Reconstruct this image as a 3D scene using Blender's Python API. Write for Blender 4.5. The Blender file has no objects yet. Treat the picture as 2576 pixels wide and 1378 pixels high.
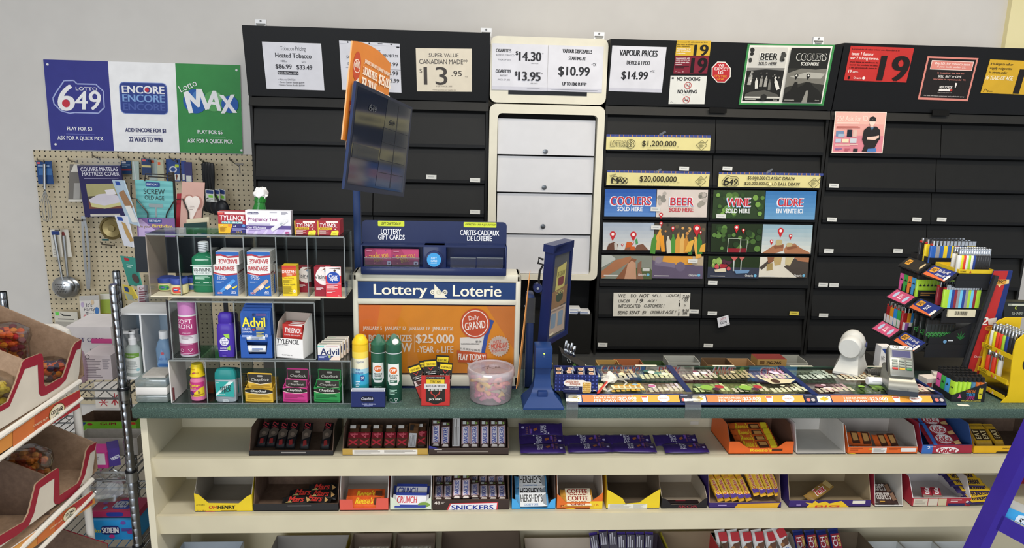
import bpy,bmesh,math,random
from math import sin,cos,pi,radians as RAD
from mathutils import Vector as V,Matrix,Euler
from mathutils.geometry import tessellate_polygon
random.seed(7)
SC=bpy.context.scene
COL=SC.collection
# ------------------------------------------------------------------ camera, world, lights, exposure
FPX,CX,CY=1850.0,1288.0,689.0
PITCH,ROLL,YAW=RAD(12.312),RAD(1.387),RAD(3.427)
CAM=V((0,0,1.75))
def _axes():
 fwd=V((sin(YAW)*cos(PITCH),cos(YAW)*cos(PITCH),-sin(PITCH)))
 right=V((cos(YAW),-sin(YAW),0))
 down=fwd.cross(right).normalized()
 return right*cos(ROLL)-down*sin(ROLL),right*sin(ROLL)+down*cos(ROLL),fwd
AX,AY,AZ=_axes()
cam=bpy.data.cameras.new('camera');cam.sensor_width=36;cam.lens=FPX/2576*36
cam.clip_start=0.02
camo=bpy.data.objects.new('camera',cam);COL.objects.link(camo)
camo.matrix_world=Matrix(((AX.x,-AY.x,-AZ.x,CAM.x),(AX.y,-AY.y,-AZ.y,CAM.y),(AX.z,-AY.z,-AZ.z,CAM.z),(0,0,0,1)))
SC.camera=camo
w=bpy.data.worlds.new('world');SC.world=w;w.use_nodes=True
w.node_tree.nodes['Background'].inputs[0].default_value=(0.86,0.92,1,1)
w.node_tree.nodes['Background'].inputs[1].default_value=0.6
def area(name,loc,rot,sx,sy,power,col):
 l=bpy.data.lights.new(name,'AREA');l.shape='RECTANGLE';l.size=sx;l.size_y=sy
 l.energy=power;l.color=col
 o=bpy.data.objects.new(name,l);COL.objects.link(o);o.location=loc;o.rotation_euler=rot
 return o
area('shop_window_light',(-2.0,-4.2,1.9),(RAD(90),0,0),5.0,2.4,135,(0.90,0.95,1.0))
area('ceiling_tube_light',(0.3,0.5,3.3),(0,0,0),2.4,0.4,60,(1.0,0.97,0.92))
area('ceiling_tube_light',(1.7,2.1,3.3),(0,0,0),2.4,0.3,36,(1.0,0.88,0.70))
vs=SC.view_settings
SC.display_settings.display_device='sRGB'
vs.view_transform='Standard';vs.look='None';vs.exposure=0.4;vs.gamma=1.0;vs.use_curve_mapping=False
# ------------------------------------------------------------------ pixel rays meeting real planes (measured off the photograph)
def ray(px,py):return AX*((px-CX)/FPX)+AY*((py-CY)/FPX)+AZ
def PY(px,py,y):d=ray(px,py);return CAM+d*((y-CAM.y)/d.y)
def PZ(px,py,z):d=ray(px,py);return CAM+d*((z-CAM.z)/d.z)
def PX(px,py,x):d=ray(px,py);return CAM+d*((x-CAM.x)/d.x)
def PP(px,py,p,n):d=ray(px,py);return CAM+d*((p-CAM).dot(n)/d.dot(n))
def span(x0,y0,x1,y1,y):
 """front rectangle of a thing standing at depth y: centre x, bottom z, width, height"""
 a=PY((x0+x1)/2,y1,y);b=PY((x0+x1)/2,y0,y)
 wd=(PY(x1,(y0+y1)/2,y)-PY(x0,(y0+y1)/2,y)).length
 return a.x,a.z,wd,b.z-a.z
 # ------------------------------------------------------------------ materials
def lin(h):
 h=h.lstrip('#')
 if len(h)==3:h=''.join(c*2 for c in h)
 c=[int(h[i:i+2],16)/255 for i in(0,2,4)]
 return tuple(x/12.92 if x<=.04045 else((x+.055)/1.055)**2.4 for x in c)+(1.0,)
_M={}
def new_mat(name):
 m=bpy.data.materials.new(name);m.use_nodes=True
 nt=m.node_tree;b=nt.nodes['Principled BSDF'];b.inputs['Specular IOR Level'].default_value=.22;return m,nt,b
def tex_noise(nt,scale,detail=2.0,rough=.5):
 tc=nt.nodes.new('ShaderNodeTexCoord');n=nt.nodes.new('ShaderNodeTexNoise')
 n.inputs['Scale'].default_value=scale;n.inputs['Detail'].default_value=detail;n.inputs['Roughness'].default_value=rough
 nt.links.new(tc.outputs['Object'],n.inputs['Vector']);return n
def ramp(nt,fac,stops):
 r=nt.nodes.new('ShaderNodeValToRGB');e=r.color_ramp.elements
 while len(e)<len(stops):e.new(.5)
 for k,(p,c)in zip(e,stops):k.position=p;k.color=lin(c)if isinstance(c,str)else c
 nt.links.new(fac,r.inputs[0]);return r.outputs[0]
def m(h,rough=.5,metal=0.0,var=.04,scale=18,trans=0.0,emit=0.0,coat=0.0):
 """plain surface: one colour with a faint uneven tone"""
 if not isinstance(h,str):return h
 k=(h,rough,metal,var,scale,trans,emit,coat)
 if k in _M:return _M[k]
 mt,nt,b=new_mat('surface_'+h.strip('#'))
 c=lin(h);n=tex_noise(nt,scale)
 lo=tuple(max(0,x*(1-var))for x in c[:3])+(1,);hi=tuple(min(1,x*(1+var))for x in c[:3])+(1,)
 nt.links.new(ramp(nt,n.outputs[0],[(.3,lo),(.7,hi)]),b.inputs['Base Color'])
 b.inputs['Roughness'].default_value=rough;b.inputs['Metallic'].default_value=metal
 if trans:b.inputs['Transmission Weight'].default_value=trans;b.inputs['IOR'].default_value=1.25
 if coat:b.inputs['Coat Weight'].default_value=coat;b.inputs['Coat Roughness'].default_value=.08
 if emit:
  b.inputs['Emission Color'].default_value=c;b.inputs['Emission Strength'].default_value=emit
 _M[k]=mt;return mt
def clear(name,tint='#eef2f2',gloss=.10,rough=.03,milk=0.0,milkcol='#dfe4e6'):
 """thin clear plastic or glass sheet: see-through with a sheen"""
 k=('clear',name)
 if k in _M:return _M[k]
 mt=bpy.data.materials.new(name);mt.use_nodes=True;nt=mt.node_tree
 for x in list(nt.nodes):nt.nodes.remove(x)
 out=nt.nodes.new('ShaderNodeOutputMaterial');t=nt.nodes.new('ShaderNodeBsdfTransparent');t.inputs[0].default_value=lin(tint)
 g=nt.nodes.new('ShaderNodeBsdfGlossy');g.inputs['Roughness'].default_value=rough
 f=nt.nodes.new('ShaderNodeLayerWeight');f.inputs[0].default_value=.25
 a=nt.nodes.new('ShaderNodeMath');a.operation='MULTIPLY_ADD';a.inputs[1].default_value=.5;a.inputs[2].default_value=gloss
 nt.links.new(f.outputs['Fresnel'],a.inputs[0])
 mx=nt.nodes.new('ShaderNodeMixShader');nt.links.new(a.outputs[0],mx.inputs[0])
 base=t.outputs[0]
 if milk:
  d=nt.nodes.new('ShaderNodeBsdfDiffuse');d.inputs[0].default_value=lin(milkcol)
  m2=nt.nodes.new('ShaderNodeMixShader');m2.inputs[0].default_value=milk
  nt.links.new(t.outputs[0],m2.inputs[1]);nt.links.new(d.outputs[0],m2.inputs[2]);base=m2.outputs[0]
 nt.links.new(base,mx.inputs[1]);nt.links.new(g.outputs[0],mx.inputs[2]);nt.links.new(mx.outputs[0],out.inputs[0])
 _M[k]=mt;return mt
def speckle(name,cols,scale,rough=.4):
 k=('sp',name)
 if k in _M:return _M[k]
 mt,nt,b=new_mat(name);n=tex_noise(nt,scale,3.0,.7)
 nt.links.new(ramp(nt,n.outputs[0],cols),b.inputs['Base Color']);b.inputs['Roughness'].default_value=rough
 _M[k]=mt;return mt
ACR=clear('clear_acrylic','#e9eeee',.07)
ACRE=clear('acrylic_cut_edge','#cdd4d4',.12,.15,.3,'#b9c0c0')
FILM=clear('clear_film','#f6f7f7',.16,.08)
GLASS=clear('tray_glass','#eef1ee',.12,.02)
CHROME=m('#c9ccd0',.16,1.0)
STEEL=m('#aeb2b6',.28,1.0)
WHITE=m('#e9eaec',.5)
PAPER=m('#d8d8df',.7)
CREAM=m('#d9d0b4',.5,var=.05,scale=7)
CARD=speckle('kraft_cardboard',[(.3,'#8f7660'),(.7,'#a58a72')],60,.85)
CARDD=speckle('dark_cardboard',[(.3,'#5f4c40'),(.7,'#6f5a4b')],60,.85)
GREYCARD=speckle('grey_cardboard',[(.3,'#aaa69f'),(.7,'#b9b5ae')],60,.85)
WHITECARD=speckle('white_cardboard',[(.3,'#d8d8d8'),(.7,'#e4e4e4')],60,.7)
BLACKP=m('#1d1d1c',.45)
COUNTER=speckle('green_speckled_laminate',[(.30,'#27352f'),(.45,'#3d504a'),(.58,'#496057'),(.70,'#7f9288')],420,.42)
WALLM=speckle('painted_wall',[(.3,'#cecbc7'),(.7,'#d4d1cd')],3,.75)
# ------------------------------------------------------------------ mesh builder
_T={}
def glyphs(s,bold=0.0):
 k=(s,bold)
 if k in _T:return _T[k]
 c=bpy.data.curves.new('txt','FONT');c.body=s;c.size=1;c.resolution_u=4;c.offset=bold;c.fill_mode='FRONT'
 o=bpy.data.objects.new('txt',c)
 me=bpy.data.meshes.new_from_object(o)
 vs_=[(v.co.x,v.co.y)for v in me.vertices];fs=[tuple(p.vertices)for p in me.polygons]
 bpy.data.objects.remove(o);bpy.data.curves.remove(c);bpy.data.meshes.remove(me)
 if not vs_:_T[k]=([],[],1);return _T[k]
 x0=min(v[0]for v in vs_);x1=max(v[0]for v in vs_);y0=min(v[1]for v in vs_);y1=max(v[1]for v in vs_)
 dx=max(x1-x0,1e-6);dy=max(y1-y0,1e-6)
 # Blender front fill faces +Z; keep the winding, y up
 _T[k]=([((v[0]-x0)/dx,(v[1]-y0)/dy)for v in vs_],fs,dx/dy)
 return _T[k]
class Frame:
 """flat drawing surface: o = top-left corner, ux / uy = one unit right / down, n = outward"""
 def __init__(s,o,ux,uy,n=None,step=.00018):
  s.o=V(o);s.ux=V(ux);s.uy=V(uy);s.n=V(n).normalized()if n is not None else s.uy.cross(s.ux).normalized();s.step=step;s.k=1
 def at(s,x,y,l):return s.o+s.ux*x+s.uy*y+s.n*(l*s.step)
class Round:
 """drawing surface wrapped round an upright cylinder facing -Y (a0 turns it)"""
 def __init__(s,c,r,W,H,h,z1,arc,step=.0002,ry=None):
  s.c=V(c);s.r=r;s.ry=ry or r;s.W=W;s.H=H;s.h=h;s.z1=z1;s.arc=arc;s.step=step;s.k=1
 def at(s,x,y,l):
  a=(x/s.W-.5)*s.arc;e=l*s.step
  return V((s.c.x+(s.r+e)*sin(a),s.c.y-(s.ry+e)*cos(a),s.z1-s.h*y/s.H))
class MB:
 def __init__(s):s.v=[];s.f=[];s.mi=[];s.mats=[]
 def idx(s,mt):
  mt=m(mt)
  if mt not in s.mats:s.mats.append(mt)
  return s.mats.index(mt)
 def add(s,vs_,fs,mt,M=None):
  b=len(s.v);s.v+=[(M@V(p))if M is not None else V(p)for p in vs_]
  if isinstance(mt,(list,tuple)):
   for f,q in zip(fs,mt):s.f.append(tuple(b+i for i in f));s.mi.append(s.idx(q))
  else:
   i0=s.idx(mt)
   for f in fs:s.f.append(tuple(b+i for i in f));s.mi.append(i0)
  return s
 def hexa(s,p,mt,M=None):
  """8 points: bottom ring 0-3, top ring 4-7 (counter-clockwise from above). mt one or [bottom, top, s0, s1, s2, s3]"""
  return s.add(p,[(3,2,1,0),(4,5,6,7),(0,1,5,4),(1,2,6,5),(2,3,7,6),(3,0,4,7)],mt,M)
 def box(s,a,b,mt,M=None):
  x0,y0,z0=a;x1,y1,z1=b
  return s.hexa([(x0,y0,z0),(x1,y0,z0),(x1,y1,z0),(x0,y1,z0),(x0,y0,z1),(x1,y0,z1),(x1,y1,z1),(x0,y1,z1)],mt,M)
 def rbox(s,a,b,r,mt,M=None,seg=2):
  bm=bmesh.new();bmesh.ops.create_cube(bm,size=1)
  for v in bm.verts:v.co=V([(a[i]+b[i])/2+v.co[i]*(b[i]-a[i])for i in range(3)])
  bmesh.ops.bevel(bm,geom=bm.edges[:],offset=r,segments=seg,affect='EDGES',profile=.5)
  bm.verts.index_update()
  s.add([v.co.copy()for v in bm.verts],[tuple(v.index for v in f.verts)for f in bm.faces],mt,M);bm.free();return s
 def slab(s,pts,d,mt,M=None,side=None):
  """extrude a closed 3-D outline by vector d (outline may be concave). outline face looks opposite to d when counter-clockwise seen from there"""
  n=len(pts);d=V(d);P=[V(p)for p in pts]
  fs=[tuple(range(n)),tuple(range(2*n-1,n-1,-1))]+[(i,i+n,(i+1)%n+n,(i+1)%n)for i in range(n)]
  mts=[mt,mt]+[side or mt]*n
  return s.add(P+[p+d for p in P],fs,mts,M)
 def lathe(s,prof,mt,M=None,seg=20,sx=1,sy=1,c=(0,0,0),caps=True):
  """prof: (r, z[, material of the band below])"""
  vs_=[];fs=[];ms=[]
  for p in prof:
   for i in range(seg):
    a=2*pi*i/seg;vs_.append((c[0]+p[0]*cos(a)*sx,c[1]+p[0]*sin(a)*sy,c[2]+p[1]))
  for j in range(1,len(prof)):
   q=prof[j][2]if len(prof[j])>2 else mt
   for i in range(seg):
    k=(i+1)%seg;fs.append(((j-1)*seg+i,(j-1)*seg+k,j*seg+k,j*seg+i));ms.append(q)
  if caps:
   fs.append(tuple(range(seg-1,-1,-1)));ms.append(prof[1][2]if len(prof[1])>2 else mt)
   fs.append(tuple((len(prof)-1)*seg+i for i in range(seg)));ms.append(prof[-1][2]if len(prof[-1])>2 else mt)
  return s.add(vs_,fs,ms,M)
 def loft(s,rings,mt,M=None,caps=True,closed=False):
  n=len(rings[0]);vs_=[p for r in rings for p in r];fs=[]
  R=len(rings)
  for j in range(R if closed else R-1):
   a=j*n;b=((j+1)%R)*n
   for i in range(n):k=(i+1)%n;fs.append((a+i,a+k,b+k,b+i))
  if caps and not closed:fs+=[tuple(range(n-1,-1,-1)),tuple((R-1)*n+i for i in range(n))]
  return s.add(vs_,fs,mt,M)
 def tube(s,pts,r,mt,seg=8,closed=False,M=None):
  P=[V(p)for p in pts];n=len(P);rings=[];up=None
  for i in range(n):
   if closed:t=P[(i+1)%n]-P[i-1]
   else:t=P[min(i+1,n-1)]-P[max(i-1,0)]
   t.normalize()
   if up is None:up=V((0,0,1))if abs(t.z)<.9 else V((0,1,0))
   a=(up-t*up.dot(t)).normalized();up=a;b=t.cross(a)
   rr=r[i]if isinstance(r,(list,tuple))else r
   rings.append([P[i]+(a*cos(2*pi*k/seg)+b*sin(2*pi*k/seg))*rr for k in range(seg)])
  return s.loft(rings,mt,M,True,closed)
 def ball(s,c,r,mt,seg=14,sc=(1,1,1),M=None):
  n=seg//2;prof=[(max(.0005,sin(pi*j/n))*r,-cos(pi*j/n)*r*sc[2])for j in range(n+1)]
  return s.lathe(prof,mt,M,seg,sc[0],sc[1],c)
  # ---- drawings
 def art(s,F,items):
  for it in items:
   k=it[0];l=F.k;F.k+=1
   def put(pts,fs,mt):
    if isinstance(F,Round):  # cut faces up so that they follow the curve
     T3=[]
     for f in fs:T3+=[[pts[f[i]]for i in tr]for tr in tessellate_polygon([[V((*pts[i],0))for i in f]])]if len(f)>3 else[[pts[i]for i in f]]
     out=[]
     while T3:
      t3=T3.pop();e=max(range(3),key=lambda i:abs(t3[i][0]-t3[i-1][0]))
      if abs(t3[e][0]-t3[e-1][0])*F.arc/F.W>.22 and len(out)+len(T3)<4000:
       a,b,c=t3[e-1],t3[e],t3[e-2];q=((a[0]+b[0])/2,(a[1]+b[1])/2);T3+=[[a,q,c],[q,b,c]]
      else:
       a,b,c=t3
       out.append(t3 if(b[0]-a[0])*(c[1]-a[1])-(b[1]-a[1])*(c[0]-a[0])<0 else[a,c,b])
     pts=[p for t3 in out for p in t3];fs=[(3*i,3*i+1,3*i+2)for i in range(len(out))]
    s.add([F.at(x,y,l)for x,y in pts],fs,mt)
   if k=='r':
    _,x0,y0,x1,y1,c=it[:6];n=10 if isinstance(F,Round)else 1
    xs=[x0+(x1-x0)*i/n for i in range(n+1)]
    put([(x,y1)for x in xs]+[(x,y0)for x in xs],[(i,i+1,n+2+i,n+1+i)for i in range(n)],c)
   elif k=='c':
    _,cx,cy,rx,c=it[:5];ry=it[5]if len(it)>5 else rx
    put([(cx+rx*cos(2*pi*i/24),cy-ry*sin(2*pi*i/24))for i in range(24)],[tuple(range(24))],c)
   elif k=='ring':
    _,cx,cy,r0,r1,c=it[:6]
    put([(cx+r*cos(2*pi*i/24),cy-r*sin(2*pi*i/24))for r in(r0,r1)for i in range(24)],[(i,24+i,24+(i+1)%24,(i+1)%24)for i in range(24)],c)
   elif k=='star':
    _,cx,cy,r0,r1,n,c=it
    put([(cx,cy)]+[(cx+(r1 if i%2 else r0)*cos(pi*i/n),cy-(r1 if i%2 else r0)*sin(pi*i/n))for i in range(2*n)],[(0,1+i,1+(i+1)%(2*n))for i in range(2*n)],c)
   elif k=='rr':
    _,x0,y0,x1,y1,r,c=it;p=[]
    for cx,cy,a0 in((x1-r,y0+r,0),(x0+r,y0+r,90),(x0+r,y1-r,180),(x1-r,y1-r,270)):
     for j in range(5):a=RAD(a0+j*22.5);p.append((cx+r*cos(a),cy-r*sin(a)))
    put(p,[tuple(range(len(p)))],c)
   elif k=='p':
    p=it[1];A=sum(p[i-1][0]*p[i][1]-p[i][0]*p[i-1][1]for i in range(len(p)))
    if A>0:p=p[::-1]
    put(p,[tuple(range(len(p)))],it[2])
   elif k=='l':
    p=it[1];wd=it[2]/2
    for i in range(len(p)-1):
     d=V((p[i+1][0]-p[i][0],p[i+1][1]-p[i][1]));L=d.length or 1;nx,ny=-d.y/L*wd,d.x/L*wd
     q=[(p[i][0]+nx,p[i][1]+ny),(p[i+1][0]+nx,p[i+1][1]+ny),(p[i+1][0]-nx,p[i+1][1]-ny),(p[i][0]-nx,p[i][1]-ny)]
     put(q,[(0,1,2,3)],it[3])
   elif k=='ln':
    _,x0,y0,x1,y1,n,c=it[:7];h=(y1-y0)/n
    for j in range(n):
     e=x1-(x1-x0)*random.Random(j*7+n).choice((0,.08,.2,.35))
     put([(x0,y0+h*j+h*.55),(e,y0+h*j+h*.55),(e,y0+h*j),(x0,y0+h*j)],[(0,1,2,3)],c)
   elif k=='t':
   # text filling the box x0..x1, y0..y1; options: bold, shear, rot (deg, about centre)
    _,t,x0,y0,x1,y1,c=it[:7];o=it[7]if len(it)>7 else{}
    if isinstance(o,(int,float)):o={'b':o}
    bo=o.get('b',0.0);vs_,fs,asp=glyphs(t);sh=o.get('sh',0.0);rt=RAD(o.get('rot',0));mx,my=(x0+x1)/2,(y0+y1)/2
    arc=o.get('arc',0.0);p=[]
    for a,b in vs_:
     X=(a-.5)*(x1-x0)+(b-.5)*sh*(y1-y0);Y=(.5-b)*(y1-y0)+arc*(2*a-1)**2
     p.append((mx+X*cos(rt)+Y*sin(rt),my-X*sin(rt)+Y*cos(rt)))
    ex=bo*.8*(y1-y0)
    for dx in((-ex,0,ex)if ex else(0,)):  # heavier lettering: copies side by side, each a hair above the last
     put([(q[0]+dx,q[1])for q in p],fs,c);l+=.3
  return s
 def build(s,name,parent=None,smooth=38,M=None):
  me=bpy.data.meshes.new(name)
  inv=parent.matrix_world.inverted()if(parent is not None and M is None)else None
  vs_=[inv@p for p in s.v]if inv is not None else s.v
  me.from_pydata([tuple(p)for p in vs_],[],s.f)
  for q in s.mats:me.materials.append(q)
  me.polygons.foreach_set('material_index',s.mi)
  me.polygons.foreach_set('use_smooth',[True]*len(s.f))
  me.set_sharp_from_angle(angle=RAD(smooth));me.update()
  o=bpy.data.objects.new(name,me);COL.objects.link(o)
  if parent is not None:o.parent=parent
  return o
def tag(o,label,cat,group=None):
 o['label']=label;o['category']=cat
 if group:o['group']=group
 return o
def thing(name,label,cat,loc=(0,0,0),rot=(0,0,0),group=None,M=None):
 o=bpy.data.objects.new(name,None);COL.objects.link(o);o.empty_display_size=.02
 mw=M if M is not None else Matrix.LocRotScale(V(loc),Euler(rot),None)
 o.matrix_basis=mw;o.matrix_world=mw
 return tag(o,label,cat,group)
def one(mb,name,label,cat,group=None,M=None,smooth=38):
 """a thing that is a single mesh; mb in local coordinates when M given"""
 o=mb.build(name,smooth=smooth)
 if M is not None:o.matrix_basis=M;o.matrix_world=M
 return tag(o,label,cat,group)
def dup(src,M,label=None,group=None):
 c=src.copy();COL.objects.link(c);c.matrix_basis=M;c.matrix_world=M
 if label:c['label']=label
 if group:c['group']=group
 for ch in src.children:
  d=ch.copy();COL.objects.link(d);d.parent=c
  for g in ch.children:
   e=g.copy();COL.objects.link(e);e.parent=d
 return c
def struct(o):o['kind']='structure';return o
def TR(loc,rz=0,rx=0,ry=0,s=1):return Matrix.LocRotScale(V(loc),Euler((rx,ry,rz)),V((s,s,s)))
def basis(loc,x,z):
 x=V(x).normalized();z=V(z);z=(z-x*z.dot(x)).normalized();y=z.cross(x)
 return Matrix(((x.x,y.x,z.x,loc[0]),(x.y,y.y,z.y,loc[1]),(x.z,y.z,z.z,loc[2]),(0,0,0,1)))
ORD=['first','second','third','fourth','fifth','sixth','seventh','eighth','ninth','tenth','eleventh','twelfth','thirteenth','fourteenth','fifteenth','sixteenth','seventeenth','eighteenth']
# a flat sign on a plane facing the shop: corners in photograph pixels
def sign(name,label,cat,tl,tr,bl,W,H,base,items,y=None,plane=None,thick=.0012,lift=.0006,group=None,edge=None,step=.00018):
 f=(lambda p:PP(p[0],p[1],*plane))if plane else(lambda p:PY(p[0],p[1],y))
 a,b,c=f(tl),f(tr),f(bl);ux,uy=(b-a)/W,(c-a)/H
 n=uy.cross(ux).normalized()
 if n.dot(CAM-a)<0:n=-n
 a=a+n*(thick+lift)
 mb=MB();d=-n*thick
 mb.slab([a+uy*H,a+uy*H+ux*W,a+ux*W,a],d,base,side=edge or base)
 mb.art(Frame(a,ux,uy,n,step),items)
 return one(mb,name,label,cat,group)
 # ================================================================== the room
YW,YC,YF,ZT=3.85,3.40,1.985,0.92  # back wall, tobacco cabinet front, counter front edge, counter top
mb=MB();mb.box((-4,YW,0),(4.6,YW+.1,3.4),WALLM);struct(mb.build('wall_back'))
mb=MB();mb.box((-4,-.8,3.4),(4.6,YW+.1,3.5),m('#dcdbd8',.8));struct(mb.build('unseen_ceiling'))  # out of view; added so the back wall darkens towards its corners
mb=MB();mb.box((-3.5,.6,0),(-3.4,YW,3.4),WALLM);struct(mb.build('unseen_wall_left'))  # out of view; added to block light and darken the back wall's left
mb=MB();mb.box((-4,-4.6,-.05),(4.6,YW+.1,0),speckle('shop_floor_tile',[(.3,'#8a857c'),(.7,'#989288')],4,.4));struct(mb.build('floor'))
a=PY(2534,60,YW-.02)
mb=MB();mb.box((a.x,YW-.03,1.2),(4.6,YW,3.4),speckle('yellow_paint',[(.3,'#e6dcaa'),(.7,'#ece2b2')],3,.7));struct(mb.build('wall_right'))
# ---- tobacco cabinets
DARK=m('#1b1b1a',.5,var=.05);DARK2=m('#242423',.5,var=.05);DARKB=m('#121315',.5);GAP=m('#0c0c0c',.8)
def rows(x_px,ys):return[PY(x_px,yy,YC).z for yy in ys]
ZR=rows(1800,(298,388,475,557,641,724,801,880))
ZH0=PY(1800,270,YC).z;ZH1=2.095
HN=V((0,-cos(RAD(13)),sin(RAD(13))));HN=V((0,-cos(RAD(9)),-sin(RAD(9))))
HP=V((0,YC-.012,ZH0))  # the header board leans out at the top
HPL=(HP,HN)
def header_y(z):return YC-.012-(z-ZH0)*math.tan(RAD(9))
def cabinet(label,x0,x1,splits,zr,ztop,latch=None):
 t=thing('tobacco_cabinet',label,'cabinet',((x0+x1)/2,YC,zr[-1]))
 b=MB();b.box((x0,YC+.03,zr[-1]-.01),(x1,YW-.01,ZH0+.02),GAP)
 b.box((x0,YC-.004,zr[-1]-.02),(x0+.012,YW-.01,ZH0),DARK);b.box((x1-.012,YC-.004,zr[-1]-.02),(x1,YW-.01,ZH0),DARK)
 b.build('carcass',t)
 b=MB();yt=header_y(ztop)
 b.hexa([(x0,YC-.012,ZH0),(x1,YC-.012,ZH0),(x1,YW-.02,ZH0),(x0,YW-.02,ZH0),(x0,yt,ztop),(x1,yt,ztop),(x1,YW-.02,ztop),(x0,YW-.02,ztop)],DARKB)
 b.build('header_board',t)
 b=MB();b.hexa([(x0,YC-.018,zr[0]+.008),(x1,YC-.018,zr[0]+.008),(x1,YC+.02,zr[0]+.008),(x0,YC+.02,zr[0]+.008),(x0,YC-.006,ZH0-.004),(x1,YC-.006,ZH0-.004),(x1,YC+.02,ZH0-.004),(x0,YC+.02,ZH0-.004)],DARK2)
 b.build('valance',t)
 if latch:q=PY(*latch,YC-.02);b=MB();b.box((q.x-.04,YC-.024,q.z-.012),(q.x+.04,YC-.0185,q.z+.012),GAP);b.build('latch',t)
 for j in range(len(zr)-1):
  xs=[x0+.012]+splits(j)+[x1-.012]
  for q in range(len(xs)-1):
   b=MB();u,v=xs[q]+.002,xs[q+1]-.002;zt,zb=zr[j]-.004,zr[j+1]+.018
   b.hexa([(u,YC-.012,zb),(v,YC-.012,zb),(v,YC+.004,zb),(u,YC+.004,zb),(u,YC+.012,zt),(v,YC+.012,zt),(v,YC+.026,zt),(u,YC+.026,zt)],DARK)
   b.box((u,YC-.014,zb-.012),(v,YC+.006,zb+.002),DARKB)
   b.build('flap',t)
 return t
xa,xb,xc=PY(628,260,YC).x,PY(1231,262,YC).x,PY(1521,262,YC).x
xd=PY(2089,272,YC).x;xe=PY(2562,740,YC).x
zl=[z for z in ZR]
cabinet('black flap-front cabinet left of the white drawer cabinet, with taped price sheets on its header',xa,xb-.003,lambda j:[PY(938,490,YC).x],zl,PY(900,73,YC-.045).z)
cabinet('black flap-front cabinet covered with drink posters, right of the white drawer cabinet',xc+.004,xd-.002,lambda j:[PY(1800,340,YC).x],zl,PY(1800,106,YC-.045).z,(1806,277))
cabinet('black flap-front cabinet at the far right with red and yellow age notices on its header',xd+.003,xe,lambda j:[PY(2360,400,YC).x],zl,PY(2300,114,YC-.045).z,(2366,284))
# white drawer cabinet in the middle
t=thing('drawer_cabinet','tall cream cabinet with four white drawers between the black cabinets','cabinet',((xb+xc)/2,YC,.6))
IVORY=m('#ddd8c6',.4,var=.03);WD=m('#d0d0d3',.35,var=.02)
def rrect(x0,x1,z0,z1,r,y):
 p=[]
 for cx,cz,a0 in((x1-r,z1-r,0),(x0+r,z1-r,90),(x0+r,z0+r,180),(x1-r,z0+r,270)):
  for j in range(5):a=RAD(a0+j*22.5);p.append((cx+r*cos(a),y,cz+r*sin(a)))
 return p[::-1]
zc0,zc1=PY(1380,704,YC-.03).z,PY(1380,264,YC-.03).z
b=MB();b.slab(rrect(xb+.001,xc-.001,zc1+.006,PY(1380,92,YC-.06).z,.03,YC-.03),(0,.3,0),IVORY)
h0=PY(1279,226,YC-.03);h1=PY(1476,242,YC-.03)
b.box((h0.x,YC-.032,h1.z),(h1.x,YC-.029,h0.z+.02),m('#16181d',.4));b.build('header_board',t)
ix0,ix1,iz0,iz1=PY(1250,400,YC-.03).x,PY(1499,400,YC-.03).x,PY(1370,690,YC-.03).z,PY(1370,287,YC-.03).z
b=MB()
o_=rrect(xb+.001,xc-.001,zc0,zc1,.03,YC-.03);i_=rrect(ix0,ix1,iz0,iz1,.02,YC-.03);i2=[(p[0],YC+.02,p[2])for p in i_];ob=[(p[0],YW-.02,p[2])for p in o_]
b.loft([o_[::-1],i_[::-1]],IVORY,caps=False);b.loft([i_[::-1],i2[::-1]],IVORY,caps=False);b.loft([ob[::-1],o_[::-1]],IVORY,caps=False)
b.box((ix0-.01,YC+.02,iz0-.01),(ix1+.01,YC+.03,iz1+.01),GAP);b.build('frame',t)
dz=[PY(1370,q,YC-.02).z for q in(298,392,486,590,690)]
for j in range(4):
 u,v=ix0+.002+.002*j,ix1-.006
 b=MB();b.hexa([(u,YC-.018,dz[j+1]+.004),(v,YC-.018,dz[j+1]+.004),(v,YC+.01,dz[j+1]+.004),(u,YC+.01,dz[j+1]+.004),(u,YC-.004,dz[j]-.004),(v,YC-.004,dz[j]-.004),(v,YC+.012,dz[j]-.004),(u,YC+.012,dz[j]-.004)],WD)
 d=b.build('drawer',t)
 if j<3:
  k=PY((1372,1369,1366)[j],(381,471,569)[j],YC-.018);b=MB()
  b.lathe([(.011,0),(.011,.004),(.007,.005)],m('#6c7074',.3,.8),M=TR((k.x,k.y,k.z),rx=RAD(90)),seg=16);kb=b.build('finger_hole',t);kb.parent=d
  # dark base cupboard under the white cabinet
b=MB();b.box((xb+.01,YC+.12,ZR[-1]-.02),(xc-.01,YW-.02,zc0-.005),DARKB);b.box((xb+.01,YC+.0,ZR[-1]-.02),(xc-.01,YC+.3,PY(1450,790,YC).z),DARK)
one(b,'base_cupboard','dark low cupboard under the white drawer cabinet','cupboard')
for i,(x,y,dx)in enumerate(((1433,772,22),(1433,781,22),(1455,784,24))):
 p=PY(x,y,YC+.03);mb=MB();mb.box((p.x,p.y,p.z-.004),(p.x+dx/520,p.y+.06,p.z+.012),WHITE)
zb_=PY(1450,790,YC).z
for i,(x,n)in enumerate(((1442,2),(1466,1))):
 for j in range(n):
  p=PY(x,785,YC+.03);mb=MB();mb.box((-.03,-.03,0),(.03,.03,.014),WHITE);mb.art(Frame((-.03,-.03,.014),(.01,0,0),(0,0,-.0035),(0,-1,0)),[('r',1,1.2,5,2.6,'#7f8fb4')])
  one(mb,'paper_pack',['white flat pack on top of another, on the cupboard below the white cabinet','white flat pack underneath another, on the cupboard below the white cabinet','single white flat pack on the cupboard below the white cabinet, nearer the poster cabinet'][(1-j)if n==2 else 2],'pack',M=TR((p.x,p.y,zb_+.014*j)))
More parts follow.
